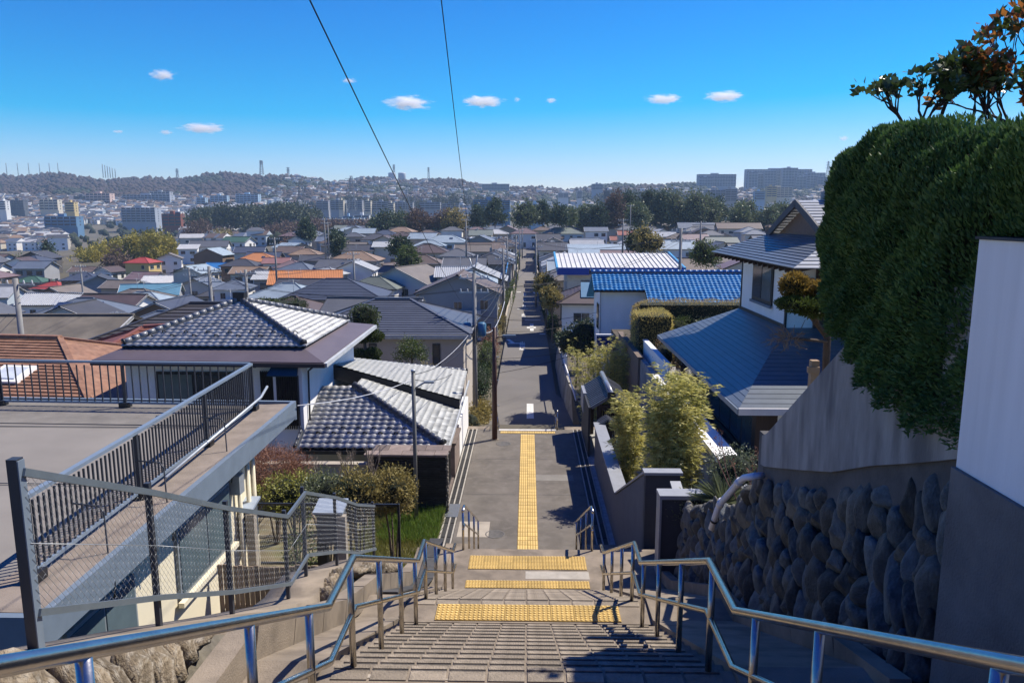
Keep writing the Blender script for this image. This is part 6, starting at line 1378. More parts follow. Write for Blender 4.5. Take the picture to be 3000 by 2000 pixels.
# golden bamboo grove beyond the red roofed house
gv = ob('bamboo_grove', None, None) if False else None
P = []; D = []
for k in range(60):
    px = rnd.uniform(195, 515); yy_ = rnd.uniform(300, 345); top_ = interp(px, [(195, 765), (230, 735), (300, 700), (380, 678), (460, 672), (515, 690)])+rnd.uniform(0, 22)
    p = at(px, top_, yy_); h = 17*rnd.uniform(.8, 1); r_ = rnd.uniform(1.9, 3.2)
    pp_, dd_ = clumps((p.x, p.y, p.z-h*.48), (r_, r_, h*.5), 100, 6, 1.0, -.1, .5); P.append(pp_); D.append(dd_)
leaves_ob('bamboo_grove', np.concatenate(P), np.concatenate(D), 1.25, .5, leaf_mat('grove_leaf', (.06, .07, .012), (.55, .45, .08), .6, .25, .16), None, label='golden-green bamboo grove beyond the red-roofed yellow house', cat='bamboo grove', kind='stuff')
# ------------------------------------------------------------------ utility poles and wires
POLEM = mat('pole_concrete', (.24, .235, .225), .85, .15, 2, .2)
def upole(label, x, y, z, h, arms=2, tr=False, r=.2, group='utility poles', rz=0, lamp=False):
    t = thing('utility_pole', label, 'utility pole', (x, y, z), rz, group)
    MB().tube([(0, 0, -.6), (0, 0, h)], [r, r*.66], 10).build('pole', POLEM, t)
    for k in range(arms):
        zz = h-.35-k*.95; MB().beam((-1.0, 0, zz), (1.0, 0, zz), .08, .09).build('crossarm', GALV, t)
        for q in (-.9, -.45, .45, .9): MB().lathe([(.035, 0), (.06, .05), (.035, .09), (.05, .14), (.02, .2)], (q, 0, zz+.05), 8).build('insulator', mat('insulator_white', (.6, .6, .58), .3), t)
    if tr:
        for q in (-.5, .5): MB().lathe([(.26, 0), (.29, .05), (.29, .8), (.2, .9)], (q, -.1, h-4.2), 14).build('transformer', mat('transformer_blue', (.06, .17, .28), .45, .15, 3), t)
        MB().beam((-.7, 0, h-4.25), (.7, 0, h-4.25), .1, .1).build('bracket', GALV, t); MB().tube([(0, 0, h), (.25, 0, h+1.2)], .04, 6).build('top_spar', GALV, t); MB().tube([(0, 0, h), (-.3, 0, h+1.0)], .04, 6).build('top_spar', GALV, t)
        for k in range(7): MB().tube([(rnd.uniform(-.5, .5), rnd.uniform(-.2, .2), h-3.2+rnd.uniform(-.6, .6)), (rnd.uniform(-.7, .7), -.3, h-3.7+rnd.uniform(-.6, .4)), (rnd.uniform(-.3, .6), 0, h-4.6+rnd.uniform(-.8, .5))], .014, 4).build('drop_wire', BLACKM, t)
    if lamp: MB().beam((0, -.1, h*.6), (.9, -.1, h*.62), .07, .06).build('lamp_arm', GALV, t)
    for k in range(7): MB().beam((-.2, 0, 2+k*.7), (.2, 0, 2+k*.7), .02, .02).build('step_bolt', GALV, t)
    return t
def pole_at(px, py, y, h, lab, **kw):
    p = at(px, py, y); return upole(lab, p.x, y, p.z-h, h, **kw), p
UP = {}
for key, px, py, y, h, kw, lab in (('main', 1389, 800, 50, 11.6, dict(tr=True), 'tall concrete utility pole with two blue transformers beside the beige house'),
    ('a', 1474, 728, 92, 10.5, dict(), 'utility pole beside the reddish roadside bush'), ('b', 1486, 694, 128, 10.5, dict(), 'utility pole with two crossarms further along the left kerb'), ('c', 1512, 690, 155, 9.5, dict(), 'utility pole where the road dips'), ('c2', 1522, 672, 190, 9.5, dict(arms=1), 'single-armed utility pole past the dip'), ('c3', 1530, 662, 225, 9, dict(arms=1), 'small utility pole near the crest of the road'),
    ('d', 1571, 700, 125, 11.5, dict(), 'utility pole on the right kerb across from the pole row'), ('e', 1996, 668, 75, 11, dict(r=.2), 'stout utility pole behind the blue fascia building'), ('f', 2054, 648, 140, 10, dict(), 'utility pole near the pale gabled houses on the right'), ('g', 1848, 600, 240, 13, dict(arms=1, lamp=True), 'floodlight pole in front of the dark trees'),
    ('h', 612, 780, 62, 8.5, dict(), 'utility pole rising behind the charcoal coursed roof'), ('i', 553, 783, 120, 9, dict(), 'utility pole beside the sky-blue roofed house'), ('j', 719, 790, 70, 8, dict(arms=1), 'utility pole beside the orange tiled roof'), ('k', 1035, 738, 115, 9, dict(), 'utility pole by the tan hipped roof'), ('l', 44, 815, 40, 10.5, dict(arms=1, r=.2), 'leaning-armed utility pole behind the brown-orange tiled roof'), ('m', 804, 695, 140, 9, dict(), 'utility pole by the pink-brown roof'), ('n', 950, 640, 200, 10, dict(), 'utility pole at the far lane'), ('o', 960, 650, 215, 10, dict(arms=1), 'thin utility pole at the far lane'), ('p', 235, 775, 130, 9, dict(), 'utility pole by the dark grey front-gabled house'), ('q', 1365, 640, 170, 9.5, dict(arms=1), 'utility pole among the far hipped roofs'), ('r', 1826, 640, 150, 9, dict(), 'utility pole by the rust-red roofs')):
    UP[key] = pole_at(px, py, y, h, lab, **kw)
    if key == 'l':
        t = UP[key][0]
        for zz in (7.2, 5.4): MB().beam((.1, 0, zz), (1.1, 0, zz+.15), .06, .06).build('side_arm', GALV, t)
        MB().beam((1.1, 0, 5.4), (1.1, 0, 7.4), .06, .06).build('side_upright', GALV, t)
CABLE = mat('cable_black', (.012, .012, .014), .6)
wires = {}
def wire(a, b, sag=.5, r=.012, lab=None, n=14, grp='overhead wires above the street', m_=None):
    a, b = V3(a), V3(b); pts = [lerp(a, b, k/n)-V3((0, 0, sag*4*(k/n)*(1-k/n))) for k in range(n+1)]
    o = MB().tube([p-a for p in pts], r, 5).build('overhead_wire', m_ or CABLE, None, loc=a, label=lab or 'thin black overhead wire strung across the town', cat='wire', group=grp)
    return o
mp = UP['main'][1]
wire(at(888, -40, 7.5), at(1352, 885, 49.5), .25, .0085, 'thick overhead cable crossing the sky to the transformer pole', grp='cables crossing the sky')
wire(at(1288, -40, 7.5), mp+V3((0, 0, -.1)), .2, .006, 'slimmer overhead cable crossing the sky to the pole top', grp='cables crossing the sky')
def top(k, dx=0, dz=-.2): return UP[k][1]+V3((dx, 0, dz))
chain = [('main', 'a'), ('a', 'b'), ('b', 'c'), ('c', 'c2'), ('c2', 'c3')]
for a, b in chain:
    for dx in (-.9, -.45, .45, .9):
        wire(top(a, dx), top(b, dx), .6, .018)
    wire(top(a, .2, -3), top(b, .2, -3), .8, .03); wire(top(a, .2, -3.6), top(b, .2, -3.6), 1.0, .05)
for a, b, dz, sg in (('main', 'e', -1.0, 1.2), ('main', 'd', -2.0, .8), ('main', 'h', -1, 1.0), ('h', 'i', -.3, .8), ('h', 'j', -.3, .6), ('h', 'l', -.5, 1), ('j', 'k', -.4, 1), ('d', 'e', -.6, 1.2), ('e', 'f', -.3, 1), ('k', 'm', -.3, 1), ('a', 'd', -1.5, .8), ('b', 'd', -1.0, .8), ('l', 'p', -.4, 1.2), ('i', 'p', -.4, 1)):
    for q in (0, .6): wire(top(a, q, dz), top(b, q, dz), sg, .015)
# service drops near the transformer pole
m2 = mp+V3((0, 0, -3.6))
wire(m2, (-5.6, 17.7, 4.9), 1.1, .014, 'white service wire looping to the deck beam over the tiled wing', grp='service wires near the transformer pole', m_=mat('cable_white', (.55, .56, .58), .5))
wire(m2+V3((0, 0, -.4)), (-3.42, 22.0, 4.75), .5, .012, 'service wire from the transformer pole to the grey lamp pole', grp='service wires near the transformer pole')
wire(m2+V3((.2, 0, -.8)), (-3.4, 22.0, 4.6), .9, .012, 'slack service wire from the transformer pole to the grey lamp pole', grp='service wires near the transformer pole')
wire(m2+V3((0, 0, .8)), (4.8, 49.2, 3.2), .5, .014, 'service wire across the street to the blue tiled house', grp='service wires near the transformer pole')
wire(m2+V3((0, 0, -.2)), (6.0, 60, 1.5), .6, .014, 'service wire across the street to the house with solar water panels', grp='service wires near the transformer pole')
wire(m2+V3((0, 0, -2.2)), (5.0, 49.2, 1.0), .3, .014, 'low wire across the road below the lamp arm', grp='service wires near the transformer pole')
wire(m2+V3((0, 0, -3.4)), (5.0, 46.2, 1.6), .3, .014, 'lowest wire across the road to the blue fence', grp='service wires near the transformer pole')
wire(m2+V3((.4, -.1, -.2)), (-2.2, 72, 1.2), 1.2, .03, 'thick white telephone cable bundle sagging behind the transformer pole', grp='service wires near the transformer pole', m_=_mats['cable_white'])
wire(m2, (-9, 47.4, 2.2), .3, .014, 'service wire from the transformer pole to the beige house eave', grp='service wires near the transformer pole')

# low garden walls fronting the road
bwm = mat('block_wall', (.30, .285, .26), .9, .2, 1, .3)
for side in (-1, 1):
    for k, y0 in enumerate(range(98, 280, 14)):
        x = side*2.75 if side > 0 else -2.85; z = ground(0, y0+6); t = thing('block_wall', 'low grey block wall fronting the houses along the '+('right' if side > 0 else 'left')+' kerb of the road', 'wall', (x, y0, z), 0, 'low walls along the road')
        MB().bx(-.08, .08, 0, 12.5, -1.5, 1.1+.25*((k*7) % 3)).build('wall_body', bwm, t); MB().bx(-.11, .11, -.03, 12.53, 1.101+.25*((k*7) % 3), 1.16+.25*((k*7) % 3)).build('coping', CONC2, t)
wire_cover = mat('blue_cover', (.02, .16, .38), .5)
a_ = top('a', .2, -3.2); b_ = top('b', .2, -3.2)
for k in range(3):
    p, q = lerp(a_, b_, .2+.2*k), lerp(a_, b_, .36+.2*k); MB().tube([V3((0, 0, 0)), q-p], .09, 8).build('cable_sleeve', wire_cover, None, loc=p-V3((0, 0, .5)), label='bright blue protective sleeve on the cable above the left kerb', cat='cable sleeve', group='blue cable sleeves')
# ------------------------------------------------------------------ far valley and hills
def hit(px, py, y0=430, y1=2700, st=6.0):
    r = ray(px, py); y = y0; p = None
    while y < y1:
        p = CAM+r*(y/r.y)
        if p.z <= ground(p.x, y): return p
        y += st
    return None
rw_ = random.Random(5)
ico = None
def blob_field(name, spots, m, label, cat, kind='stuff', flat=.8):
    """many small lumpy crowns joined to one wood; spots = (x, y, z, r)"""
    bm = bmesh.new(); bmesh.ops.create_icosphere(bm, subdivisions=1, radius=1); v0 = np.array([tuple(v.co) for v in bm.verts]); f0 = np.array([[v.index for v in f.verts] for f in bm.faces]); bm.free()
    n = len(spots); S = np.array(spots); jit = 1+rng.uniform(-.38, .3, (n, len(v0), 1))
    v = v0[None]*jit*(S[:, 3:4, None]*np.array([1, 1, flat*1.25])[None, None])+S[:, None, :3]
    f = f0[None]+(np.arange(n)*len(v0))[:, None, None]
    return ob(name, np_mesh(name, v.reshape(-1, 3), f.reshape(-1, 3), False), m, None, label=label, cat=cat, kind=kind)
WOODB = leaf_mat('bare_woodland', (.032, .023, .022), (.085, .06, .05), .95, .05, .02)
WOODG = leaf_mat('green_woodland', (.015, .025, .015), (.045, .055, .03), .9, .1, .02)
RIDGE = [(0, 500), (300, 510), (600, 515), (920, 508), (1050, 520), (1150, 525), (1300, 535), (1450, 531), (1560, 535), (1750, 540), (1850, 535), (2000, 537), (2070, 535), (2400, 532), (2600, 530), (3000, 528)]
bare = []; green = []
tries = 0
while len(bare) < 8800 and tries < 16500:
    tries += 1; px = rw_.uniform(-60, 2560) if rw_.random() < .82 else rw_.choice((rw_.uniform(-800, -60), rw_.uniform(2560, 3500))); top = interp(px, RIDGE); py = rw_.uniform(top-6, 612 if px < 720 else 600)
    if px > 720 and rw_.random() < .25: continue
    p = hit(px, py, 1000, 2650, 14)
    if p is None: continue
    r_ = rw_.uniform(3.5, 7)
    g = .12 if px < 720 else .45
    nz = math.sin(px*.021+py*.05)+math.sin(px*.006-py*.11)
    (green if nz > (1.25 if px < 720 else .35) else bare).append((p.x, p.y, ground(p.x, p.y)+r_*.35, r_))
print('woods', len(bare), len(green))
blob_field('bare_woodland', bare, WOODB, 'leafless brown woodland covering the far hillside', 'woodland'); blob_field('green_woodland', green, WOODG, 'patches of evergreen trees on the far hillside', 'woodland')
# evergreen belt and copses in the valley
def copse(name, label, px0, px1, tops, y, h, r, n, lm, L):
    P = []; D = []
    for k in range(n):
        px = rw_.uniform(px0, px1); yy_ = y*rw_.uniform(.94, 1.08); p = at(px, interp(px, tops)+rw_.uniform(0, 14), yy_); rr = r*rw_.uniform(.7, 1.2)
        a, b_ = clumps((p.x, p.y, p.z-h*.5), (rr, rr, h*.5), 46, 6, L*1.3, .2, .5); P.append(a); D.append(b_)
    leaves_ob(name, np.concatenate(P), np.concatenate(D), L*1.3, L*.8, lm, None, label=label, cat='woodland', kind='stuff')
spots = []
for k in range(700):
    px, py = rw_.uniform(-60, 1500), rw_.uniform(560, 730)
    p = hit(px, py, 400, 2000, 10)
    if p is not None: spots.append((p.x, p.y, ground(p.x, p.y)+2.5, rw_.uniform(2.2, 4.8)))
blob_field('valley_trees', spots, WOODG, 'dark garden trees scattered among the distant valley houses', 'trees')
copse('evergreen_belt', 'dark evergreen wood behind the brick building', 560, 930, [(560, 615), (640, 598), (760, 600), (860, 592), (930, 608)], 640, 16, 7, 90, leaf_mat('belt_leaf', (.035, .055, .03), (.10, .115, .06), .7, .15, .05), 1.7)
copse('scrub_belt', 'brown leafless scrub in the valley beside the evergreen wood', 760, 1230, [(760, 665), (900, 640), (1000, 645), (1100, 640), (1230, 640)], 520, 10, 5, 60, LF_BRN, 1.4)
copse('mid_wood', 'line of dark trees below the apartment rows', 1020, 1500, [(1020, 575), (1200, 580), (1350, 572), (1500, 585)], 1150, 12, 7, 36, leaf_mat('mid_wood_leaf', (.05, .065, .045), (.14, .135, .09), .7, .15, .05), 2.6)
copse('hill_wood', 'dark wooded rise behind the far right trees', 1760, 2100, [(1440, 545), (1560, 560), (1650, 548), (1800, 562), (1950, 558), (2100, 565)], 1250, 16, 8, 70, _mats['mid_wood_leaf'], 2.8)
# small far houses joined in one object (too many and too small to tell apart)
hv = []; hf = []; hm = []
FW = [wallm(k) for k in ('white', 'cream', 'beige', 'grey', 'pale blue')]; FR = [roofm(k) for k in ('slate-grey', 'dark grey', 'blue-grey', 'brown', 'tan', 'pale grey', 'grey-brown')]
nf2 = 0
def far_house(p, w_, d, h, rz, wi, ri):
    o = len(hv); c, s = math.cos(rz), math.sin(rz); z = p[2]
    def T(x, y, zz): hv.append((p[0]+x*c-y*s, p[1]+x*s+y*c, zz))
    for (x, y) in ((-1, -1), (1, -1), (1, 1), (-1, 1)): T(x*w_/2, y*d/2, z-4)
    for (x, y) in ((-1, -1), (1, -1), (1, 1), (-1, 1)): T(x*w_/2, y*d/2, z+h)
    k = rw_.random()
    for a in ((0, 1, 5, 4), (1, 2, 6, 5), (2, 3, 7, 6), (3, 0, 4, 7)): hf.append(tuple(o+i for i in a)); hm.append(wi)
    e = .5
    for (x, y) in ((-1, -1), (1, -1), (1, 1), (-1, 1)): T(x*(w_/2+e), y*(d/2+e), z+h-.1)
    if k < .5: T(-w_*.22, 0, z+h+d*.22); T(w_*.22, 0, z+h+d*.22)
    else: T(-w_/2-e, 0, z+h+d*.24); T(w_/2+e, 0, z+h+d*.24)
    for a in ((8, 9, 13, 12), (10, 11, 12, 13), (9, 10, 13), (11, 8, 12)): hf.append(tuple(o+i for i in a)); hm.append(5+ri if (k < .5 or len(a) == 4) else wi)
    # dark window openings on the side facing the stairs
    for q in (-.27, .2):
        for zz in (1.0, 3.6):
            o2 = len(hv)
            for (x, y_) in ((q*w_, zz), (q*w_+1.4, zz), (q*w_+1.4, zz+1.1), (q*w_, zz+1.1)): T(x, -d/2-.06, z+y_)
            hf.append((o2, o2+1, o2+2, o2+3)); hm.append(12)
for zone, n_ in (((-80, 770, 612, 735, 400), 1300), ((-80, 760, 582, 625, 700), 380), ((-800, -80, 575, 760, 300), 420), ((760, 1480, 552, 632, 600), 360), ((1480, 2450, 560, 625, 500), 300), ((840, 1250, 516, 545, 1500), 70)):
    x0, x1, y0, y1, ys = zone; k = 0; tr_ = 0; occ = {}
    while k < n_ and tr_ < n_*6:
        tr_ += 1; px = rw_.uniform(x0, x1); py = rw_.uniform(y0, y1)
        if zone[4] == 400 and 180 < px < 540 and py > 660: continue
        if zone[4] == 1500 and py < interp(px, RIDGE): continue
        p = hit(px, py, ys, 2600, 8)
        if p is None: continue
        key = (int(p.x/11), int(p.y/11))
        if key in occ: continue
        occ[key] = 1; far_house((p.x, p.y, ground(p.x, p.y)), rw_.uniform(7, 12), rw_.uniform(7, 9), rw_.choice((5.6, 6, 6.2, 8.6)), R(rw_.uniform(-35, 35)), rw_.choice((0, 0, 0, 1, 1, 2, 3, 4)), rw_.randrange(7)); k += 1
me = bpy.data.meshes.new('distant_houses'); me.from_pydata(hv, [], hf); me.polygons.foreach_set('material_index', hm)
for m_ in FW+FR+[mat('far_window', (.05, .055, .065), .3)]: me.materials.append(m_)
ob('distant_houses', me, None, None, label='mass of small distant houses across the valley floor and slopes', cat='houses', kind='stuff')
# apartment blocks and other large far buildings
ACOL = {'white': (.62, .62, .60), 'cream': (.58, .52, .40), 'pink': (.55, .40, .34), 'grey': (.30, .31, .33), 'pale blue': (.30, .42, .52), 'slate': (.32, .35, .39), 'yellow': (.52, .40, .18), 'brick': (.22, .07, .045), 'blue': (.10, .20, .32), 'dark': (.09, .10, .12)}
def apt(px, py, wp, hp, y, colr, floors, label, roof='flat', rz=0, depth=None, steps=None):
    p = at(px, py+hp, y); a = screen(p)[2]; w_ = wp*a/FPX; h = hp*a/FPX; d = depth or min(18, max(9, w_*.35))
    m_ = mat('apartment_'+colr, ACOL[colr], .85, .08, .08, 0); t = thing('apartment_block', label, 'building', (p.x, y, p.z), R(rz), 'far apartment and office buildings')
    MB().bx(-w_/2, w_/2, 0, d, -25, h).build('wall', m_, t); fh = h/floors; dk = mat('balcony_recess', (.06, .065, .075), .6); n = max(2, int(w_/6))
    for k in range(floors):
        z = k*fh; MB().bx(-w_/2+.5, w_/2-.5, -.25, 0, z+fh*.38, z+fh*.92).build('window_band', dk, t)
        MB().bx(-w_/2+.2, w_/2-.2, -1.3, -.25, z-.05, z+fh*.36).build('balcony', m_, t)
    if w_ > 14:
        for k in range(n+1): MB().bx(-w_/2+k*(w_-.4)/n, -w_/2+k*(w_-.4)/n+.4, -1.45, -.2, 0, h).build('partition', m_, t)
    sd = w_/2 if px < 1546 else -w_/2
    for k in range(floors): MB().bx(sd-.12, sd+.12, d*.4, d*.4+1.8, k*fh+fh*.35, k*fh+fh*.85).build('window', dk, t)
    if roof == 'gable':
        MB().add([(-w_/2-.4, -.6, h), (w_/2+.4, -.6, h), (w_/2+.4, d+.6, h), (-w_/2-.4, d+.6, h), (-w_/2-.4, d/2, h+d*.22), (w_/2+.4, d/2, h+d*.22)], [(0, 1, 5, 4), (2, 3, 4, 5), (1, 2, 5), (3, 0, 4)]).build('roof', roofm('grey-brown'), t)
    else:
        MB().bx(-w_/2-.2, w_/2+.2, -.3, d+.2, h, h+.6).build('roof_parapet', m_, t); MB().bx(-w_*.15, w_*.05, d*.3, d*.7, h+.6, h+3.4).build('roof_hut', m_, t)
    return t
for a in [(290,568,72,44,1250,'pink',6,'stepped pink terraced apartment block below the wooded hill'), (238,575,40,20,1280,'dark',3,'dark low block left of the pink terraces'), (430,572,140,22,1290,'slate',4,'long slate-grey block below the wooded hill'), (470,563,60,30,1300,'grey',5,'grey apartment block rising above the slate block'),
          (408,610,100,42,930,'slate',6,'dark seven-tiered balcony apartment block in the valley'), (205,594,28,28,1000,'yellow',4,'small mustard-yellow block in the valley'), (145,586,55,30,1080,'cream',4,'cream stepped block in the valley'), (50,588,45,28,1080,'dark',4,'dark apartment block near the valley houses'), (180,636,95,28,780,'blue',3,'long blue-shaded block among the valley houses'), (8,590,20,26,1000,'white',4,'narrow white block among the valley houses'),
          (505,628,56,36,800,'brick',4,'dark red brick block with white parapets'), (560,632,28,24,810,'brick',3,'smaller brick block with pale top'), (520,622,22,30,815,'white',4,'white stair tower between the brick blocks'), (583,615,12,30,820,'white',4,'slim white domed tower beside the brick blocks'),
          (590,580,26,20,1240,'pale blue',4,'small pale blue apartment block'), (642,574,50,26,1240,'pale blue',5,'broad pale blue apartment block'), (725,570,66,26,1250,'pale blue',5,'pale blue apartment row with stepped roofline'),
          (945,590,36,26,1050,'grey',5,'grey slab of the apartment rows by the pylon'), (990,588,44,28,1040,'slate',5,'shaded slab of the apartment rows'), (1040,588,44,26,1040,'grey',5,'middle grey slab of the apartment rows'), (1118,592,56,24,1040,'grey',4,'long slab of the apartment rows'), (1180,594,60,20,1060,'grey',4,'low slab at the end of the apartment rows'), (1260,594,60,20,1080,'grey',3,'low gabled terrace by the dark trees'), (1320,598,50,16,1090,'grey',3,'low terrace with gabled ends'),
          (1000,588,14,28,1030,'cream',5,'sunlit cream gable end of an apartment slab'), (1078,590,18,32,1030,'cream',5,'tall sunlit cream gable end beside the long slab'), (1145,596,18,22,1035,'cream',4,'small sunlit cream gable end'), (1060,632,46,20,760,'white',3,'white block beside the car park'), (1020,635,30,20,770,'pale blue',3,'pale block behind the parked cars'),
          (1440,588,108,26,720,'blue',5,'long blue-tinted office block behind the dark trees'), (1160,540,110,14,1900,'slate',3,'long dark school block on the ridge'), (1240,542,60,12,1900,'grey',2,'low block on the ridge beside the tanks'), (1360,541,60,14,1750,'white',3,'white apartment row on the ridge'), (1452,540,80,16,1650,'slate',4,'grey-blue apartment row on the ridge right of the white row'),
          (1698,560,16,22,1100,'white',6,'slim white apartment tower in the gap between the trees'), (1778,560,16,26,900,'dark',6,'dark narrow tower in the gap between the trees'), (1750,540,32,16,1500,'slate',4,'dark block on the ridge beyond the gap'), (2100,512,110,34,1750,'slate',8,'big slate-blue apartment slab on the right skyline'), (2280,498,190,56,1800,'slate',13,'huge stepped slate-blue apartment complex on the right skyline'), (2230,512,70,44,1780,'grey',10,'grey wing in front of the huge complex'), (2385,508,60,46,1790,'slate',10,'end wing of the huge complex by the hedge'), (2345,520,30,40,1760,'grey',9,'lighter middle tower of the huge complex'),
          (2205,506,26,44,1770,'slate',10,'stepped left shoulder of the huge complex'), (2255,503,34,50,1770,'grey',11,'recessed bay of the huge complex'), (2312,494,44,58,1775,'slate',13,'tallest tower of the huge complex'), (2410,520,34,36,1780,'grey',8,'low outer block of the huge complex'), (2362,512,20,44,1765,'slate',9,'narrow stair tower of the huge complex'), (2068,520,40,26,1740,'slate',6,'low shoulder of the big skyline slab'),
          (2285,550,70,30,1300,'cream',5,'cream apartment block below the huge complex'), (2260,548,30,30,1290,'yellow',5,'pale yellow block beside the cream block'), (2095,558,60,26,1000,'grey',6,'grey block behind the deep green trees'), (2140,556,36,34,1020,'grey',7,'hazy block beside the grey block'), (2225,562,30,24,1050,'pale blue',5,'pale blue block below the skyline'), (1570,600,50,14,650,'pale blue',2,'low pale school roof between the trees'),
          (1650,566,30,14,1150,'white',4,'white low-rise block in the tree gap'), (1900,575,120,16,1500,'slate',4,'hazy long block behind the evergreen trees')]:
    apt(*a)
# water tanks and towers on the ridge
TK = mat('tank_grey', (.42, .45, .47), .6, .05, .05, 0)
for px, lab in ((1149, 'left cylindrical water tank on the ridge'), (1178, 'right cylindrical water tank on the ridge')):
    p = at(px, 534, 2000); r_ = 11*2000/2200; t = thing('water_tank', {1149: 'pale cylindrical water tank beside the antenna tower', 1178: 'pale cylindrical water tank next to the wooded knoll'}[px], 'tank', p, 0, 'water tanks on the ridge')
    MB().lathe([(r_, -10), (r_, 22), (r_*.96, 23.5), (r_*.3, 25)], (0, 0, 0), 20).build('tank', TK, t)
LAT = mat('lattice_steel', (.15, .17, .19), .7)
def lattice(label, px, py0, py1, y, base, top_, arms=0, name='lattice_tower', r=.35, dishes=False):
    b = at(px, py1, y); h = at(px, py0, y).z-b.z; t = thing(name, label, 'tower', b, 0, 'far lattice towers'); mb = MB(); n = 8
    for k in range(n):
        z0, z1 = h*k/n, h*(k+1)/n; w0, w1 = lerp(base, top_, k/n), lerp(base, top_, (k+1)/n)
        for (sx, sy) in ((-1, -1), (1, -1), (1, 1), (-1, 1)): mb.beam((sx*w0, sy*w0, z0), (sx*w1, sy*w1, z1), r, r)
        for (a, c) in (((-1, -1), (1, -1)), ((1, -1), (1, 1)), ((-1, 1), (-1, -1))): mb.beam((a[0]*w0, a[1]*w0, z0), (c[0]*w1, c[1]*w1, z1), r*.7, r*.7); mb.beam((c[0]*w0, c[1]*w0, z0), (a[0]*w1, a[1]*w1, z1), r*.7, r*.7)
    mb.build('lattice_frame', LAT, t)
    for k in range(arms): z = h*(.62+.15*k); MB().beam((-base*1.7, 0, z), (base*1.7, 0, z), r*1.4, r*1.4).build('crossarm', LAT, t)
    if dishes:
        for k in range(4): MB().lathe([(top_*2.2, 0), (top_*2.4, h*.03)], (0, 0, h*(.72+.07*k)), 10).build('antenna_ring', LAT, t)
    return t
lattice('radio tower with top platform on the wooded ridge', 767, 470, 512, 2100, 4.5, 2.2, dishes=True, r=.8); lattice('antenna tower between the water tanks', 1155, 482, 530, 2000, 3, 1.4, dishes=True, r=.7); lattice('slim antenna tower right of the wooded knoll', 1256, 490, 532, 2000, 2.4, 1.2, dishes=True, r=.7)
lattice('tall pylon rising from the evergreen wood', 885, 528, 640, 690, 4.2, .9, 3, 'pylon', .3); lattice('pylon in front of the apartment rows', 1032, 515, 618, 930, 4.5, 1.0, 3, 'pylon', .35); lattice('smaller pylon before the gabled terraces', 1194, 552, 612, 1000, 3.2, .9, 3, 'pylon', .35); lattice('pylon on the left ridge', 845, 490, 520, 2000, 3, .8, 3, 'pylon', .7); lattice('pylon on the ridge above the terraces', 1095, 515, 540, 1950, 3, .8, 3, 'pylon', .7); lattice('hazy pylon on the right skyline by the hedge', 2424, 472, 525, 2000, 4, .9, 3, 'pylon', .6); lattice('small pylon on the leftmost ridge', 520, 494, 520, 2050, 3, .8, 3, 'pylon', .6)
for k, px in enumerate((20, 53, 85, 117, 146, 171)):
    p = at(px, 506, 2000); MB().tube([(0, 0, -8), (0, 0, 25)], .8, 6).build('net_pole', LAT, None, loc=p, label='tall net pole of the golf range on the left ridge', cat='pole', group='golf range net poles')
for k, px in enumerate((302, 309, 316, 323, 330, 338)):
    p = at(px, 512, 2000); MB().tube([(0, 0, -8), (0, 0, 27-k*2.5)], .9, 6).build('net_pole', LAT, None, loc=p, label='closely set net pole further along the left ridge', cat='pole', group='closely set net poles')
# cars in the valley car park
cpc = [mat('car_white', (.7, .7, .7), .3, .03, 1, 0), mat('car_dark', (.04, .045, .05), .3, .03, 1, 0), mat('car_silver', (.4, .42, .44), .3, .03, 1, 0)]; rc_ = random.Random(4)
b = at(975, 642, 620)
struct('car_park', MB().box((b.x, b.y+10, b.z-.6), (60, 60, 1.0)), ROADM)
cme = []
for c in cpc:
    mb = MB().bx(-.85, .85, -2.1, 2.1, .3, .85, 0); mb.add([(-.8, -1.3, .85), (.8, -1.3, .85), (.8, 1.7, .85), (-.8, 1.7, .85), (-.65, -.6, 1.45), (.65, -.6, 1.45), (.65, 1.2, 1.45), (-.65, 1.2, 1.45)], [(4, 5, 6, 7)], 0).add([(-.8, -1.3, .86), (.8, -1.3, .86), (.8, 1.7, .86), (-.8, 1.7, .86), (-.65, -.6, 1.44), (.65, -.6, 1.44), (.65, 1.2, 1.44), (-.65, 1.2, 1.44)], [(0, 1, 5, 4), (1, 2, 6, 5), (2, 3, 7, 6), (3, 0, 4, 7)], 1)
    for (sx, sy) in ((-1, -1.3), (1, -1.3), (-1, 1.3), (1, 1.3)): mb.tube([(sx*.7, sy, .32), (sx*.88, sy, .32)], .32, 8, 1)
    me = mb.mesh('parked_car'); me.materials.append(c); me.materials.append(GLT); cme.append(me)
for k in range(22):
    i = rc_.randrange(3); ob('parked_car', cme[i], None, None, (b.x-26+(k % 11)*5, b.y-8+(k//11)*14, b.z-.1), (0, 0, rc_.choice((0, math.pi))), label=('white', 'dark', 'silver')[i]+' car parked in the valley car park', cat='car', group='cars in the valley car park')
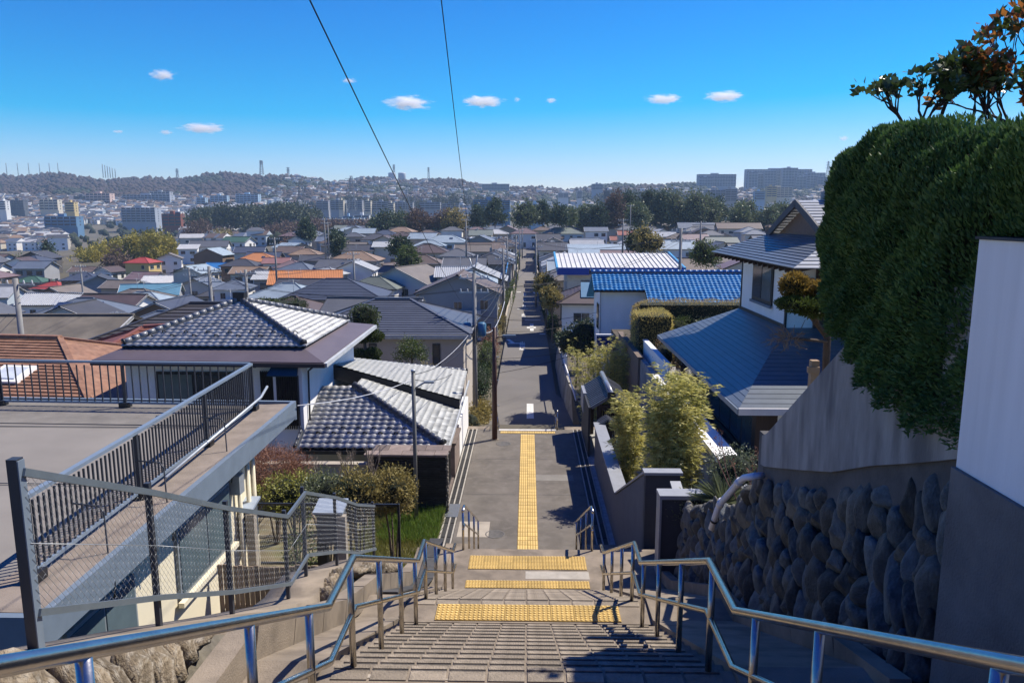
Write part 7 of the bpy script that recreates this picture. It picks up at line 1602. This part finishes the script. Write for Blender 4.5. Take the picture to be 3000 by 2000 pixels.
# ------------------------------------------------------------------ clouds
cm = bpy.data.materials.new('cloud_vapour'); cm.use_nodes = True; N = cm.node_tree.nodes; L = cm.node_tree.links; N.clear()
o_ = N.new('ShaderNodeOutputMaterial'); pv = N.new('ShaderNodeVolumePrincipled'); L.new(pv.outputs[0], o_.inputs['Volume'])
tc = N.new('ShaderNodeTexCoord'); ns = N.new('ShaderNodeTexNoise'); ns.inputs['Scale'].default_value = 3.4; ns.inputs['Detail'].default_value = 6; ns.inputs['Roughness'].default_value = .6
oi = N.new('ShaderNodeObjectInfo'); ad = N.new('ShaderNodeVectorMath'); ad.operation = 'ADD'; cb_ = N.new('ShaderNodeCombineXYZ'); ml = N.new('ShaderNodeMath'); ml.operation = 'MULTIPLY'; ml.inputs[1].default_value = 40
L.new(oi.outputs['Random'], ml.inputs[0]); L.new(ml.outputs[0], cb_.inputs[0]); L.new(tc.outputs['Object'], ad.inputs[0]); L.new(cb_.outputs[0], ad.inputs[1]); L.new(ad.outputs[0], ns.inputs[0])
ln = N.new('ShaderNodeVectorMath'); ln.operation = 'LENGTH'; L.new(tc.outputs['Object'], ln.inputs[0])
mr = N.new('ShaderNodeMapRange'); mr.inputs[1].default_value = .0; mr.inputs[2].default_value = 1.0; mr.inputs[3].default_value = .34; mr.inputs[4].default_value = -.36; L.new(ln.outputs['Value'], mr.inputs[0])
sm = N.new('ShaderNodeMath'); sm.operation = 'ADD'; L.new(ns.outputs[0], sm.inputs[0]); L.new(mr.outputs[0], sm.inputs[1])
m3 = N.new('ShaderNodeMapRange'); m3.inputs[1].default_value = .5; m3.inputs[2].default_value = .75; m3.inputs[4].default_value = .03; L.new(sm.outputs[0], m3.inputs[0]); L.new(m3.outputs[0], pv.inputs['Density'])
pv.inputs['Color'].default_value = (1, 1, 1, 1); pv.inputs['Anisotropy'].default_value = .2
bm = bmesh.new(); bmesh.ops.create_icosphere(bm, subdivisions=2, radius=1); cme_ = bpy.data.meshes.new('cloud'); bm.to_mesh(cme_); bm.free(); cme_.materials.append(cm)
for i, (px, py, wp, hp, lab) in enumerate(((478, 220, 86, 34, 'small puffy white cloud high above the left ridge'), (595, 376, 150, 30, 'flat elongated cloud above the radio tower side of the ridge'), (1195, 302, 155, 42, 'largest white cloud between the two overhead cables'), (1415, 298, 145, 34, 'ragged cloud right of the slimmer cable'), (1022, 237, 50, 16, 'faint wisp of cloud beside the thick cable'), (1945, 291, 125, 28, 'thin slanting cloud in the right half of the sky'), (2122, 283, 130, 32, 'flat bright cloud nearest the hedge side of the sky'), (1615, 295, 40, 18, 'tiny cloud puff alone in mid sky'), (1515, 292, 24, 16, 'very tiny cloud puff beside the ragged cloud'), (2472, 406, 36, 17, 'tiny cloud low beside the hedge'), (487, 388, 48, 15, 'faint cloud scrap beside the flat elongated cloud'), (345, 386, 40, 11, 'faint far-left cloud scrap'))):
    p = at(px, py, 6500); k = 6500/2200*1.02
    ob('cloud', cme_, None, None, p, (0, 0, 0), (wp*k*.72, wp*k*.6, hp*k*.82), label=lab, cat='cloud', group='small fair-weather clouds')
# ------------------------------------------------------------------ haze
hz = bpy.data.materials.new('thin_haze'); hz.use_nodes = True; N = hz.node_tree.nodes; L = hz.node_tree.links; N.clear()
o_ = N.new('ShaderNodeOutputMaterial'); pv = N.new('ShaderNodeVolumePrincipled'); L.new(pv.outputs[0], o_.inputs['Volume'])
pv.inputs['Color'].default_value = (.52, .74, 1.0, 1); pv.inputs['Density'].default_value = .00014; pv.inputs['Anisotropy'].default_value = .1
ob('haze', MB().bx(-4700, 4700, -120, 3600, -60, 240).mesh('haze'), hz, None, kind='stuff', label='thin bluish haze filling the air over the town', cat='haze')
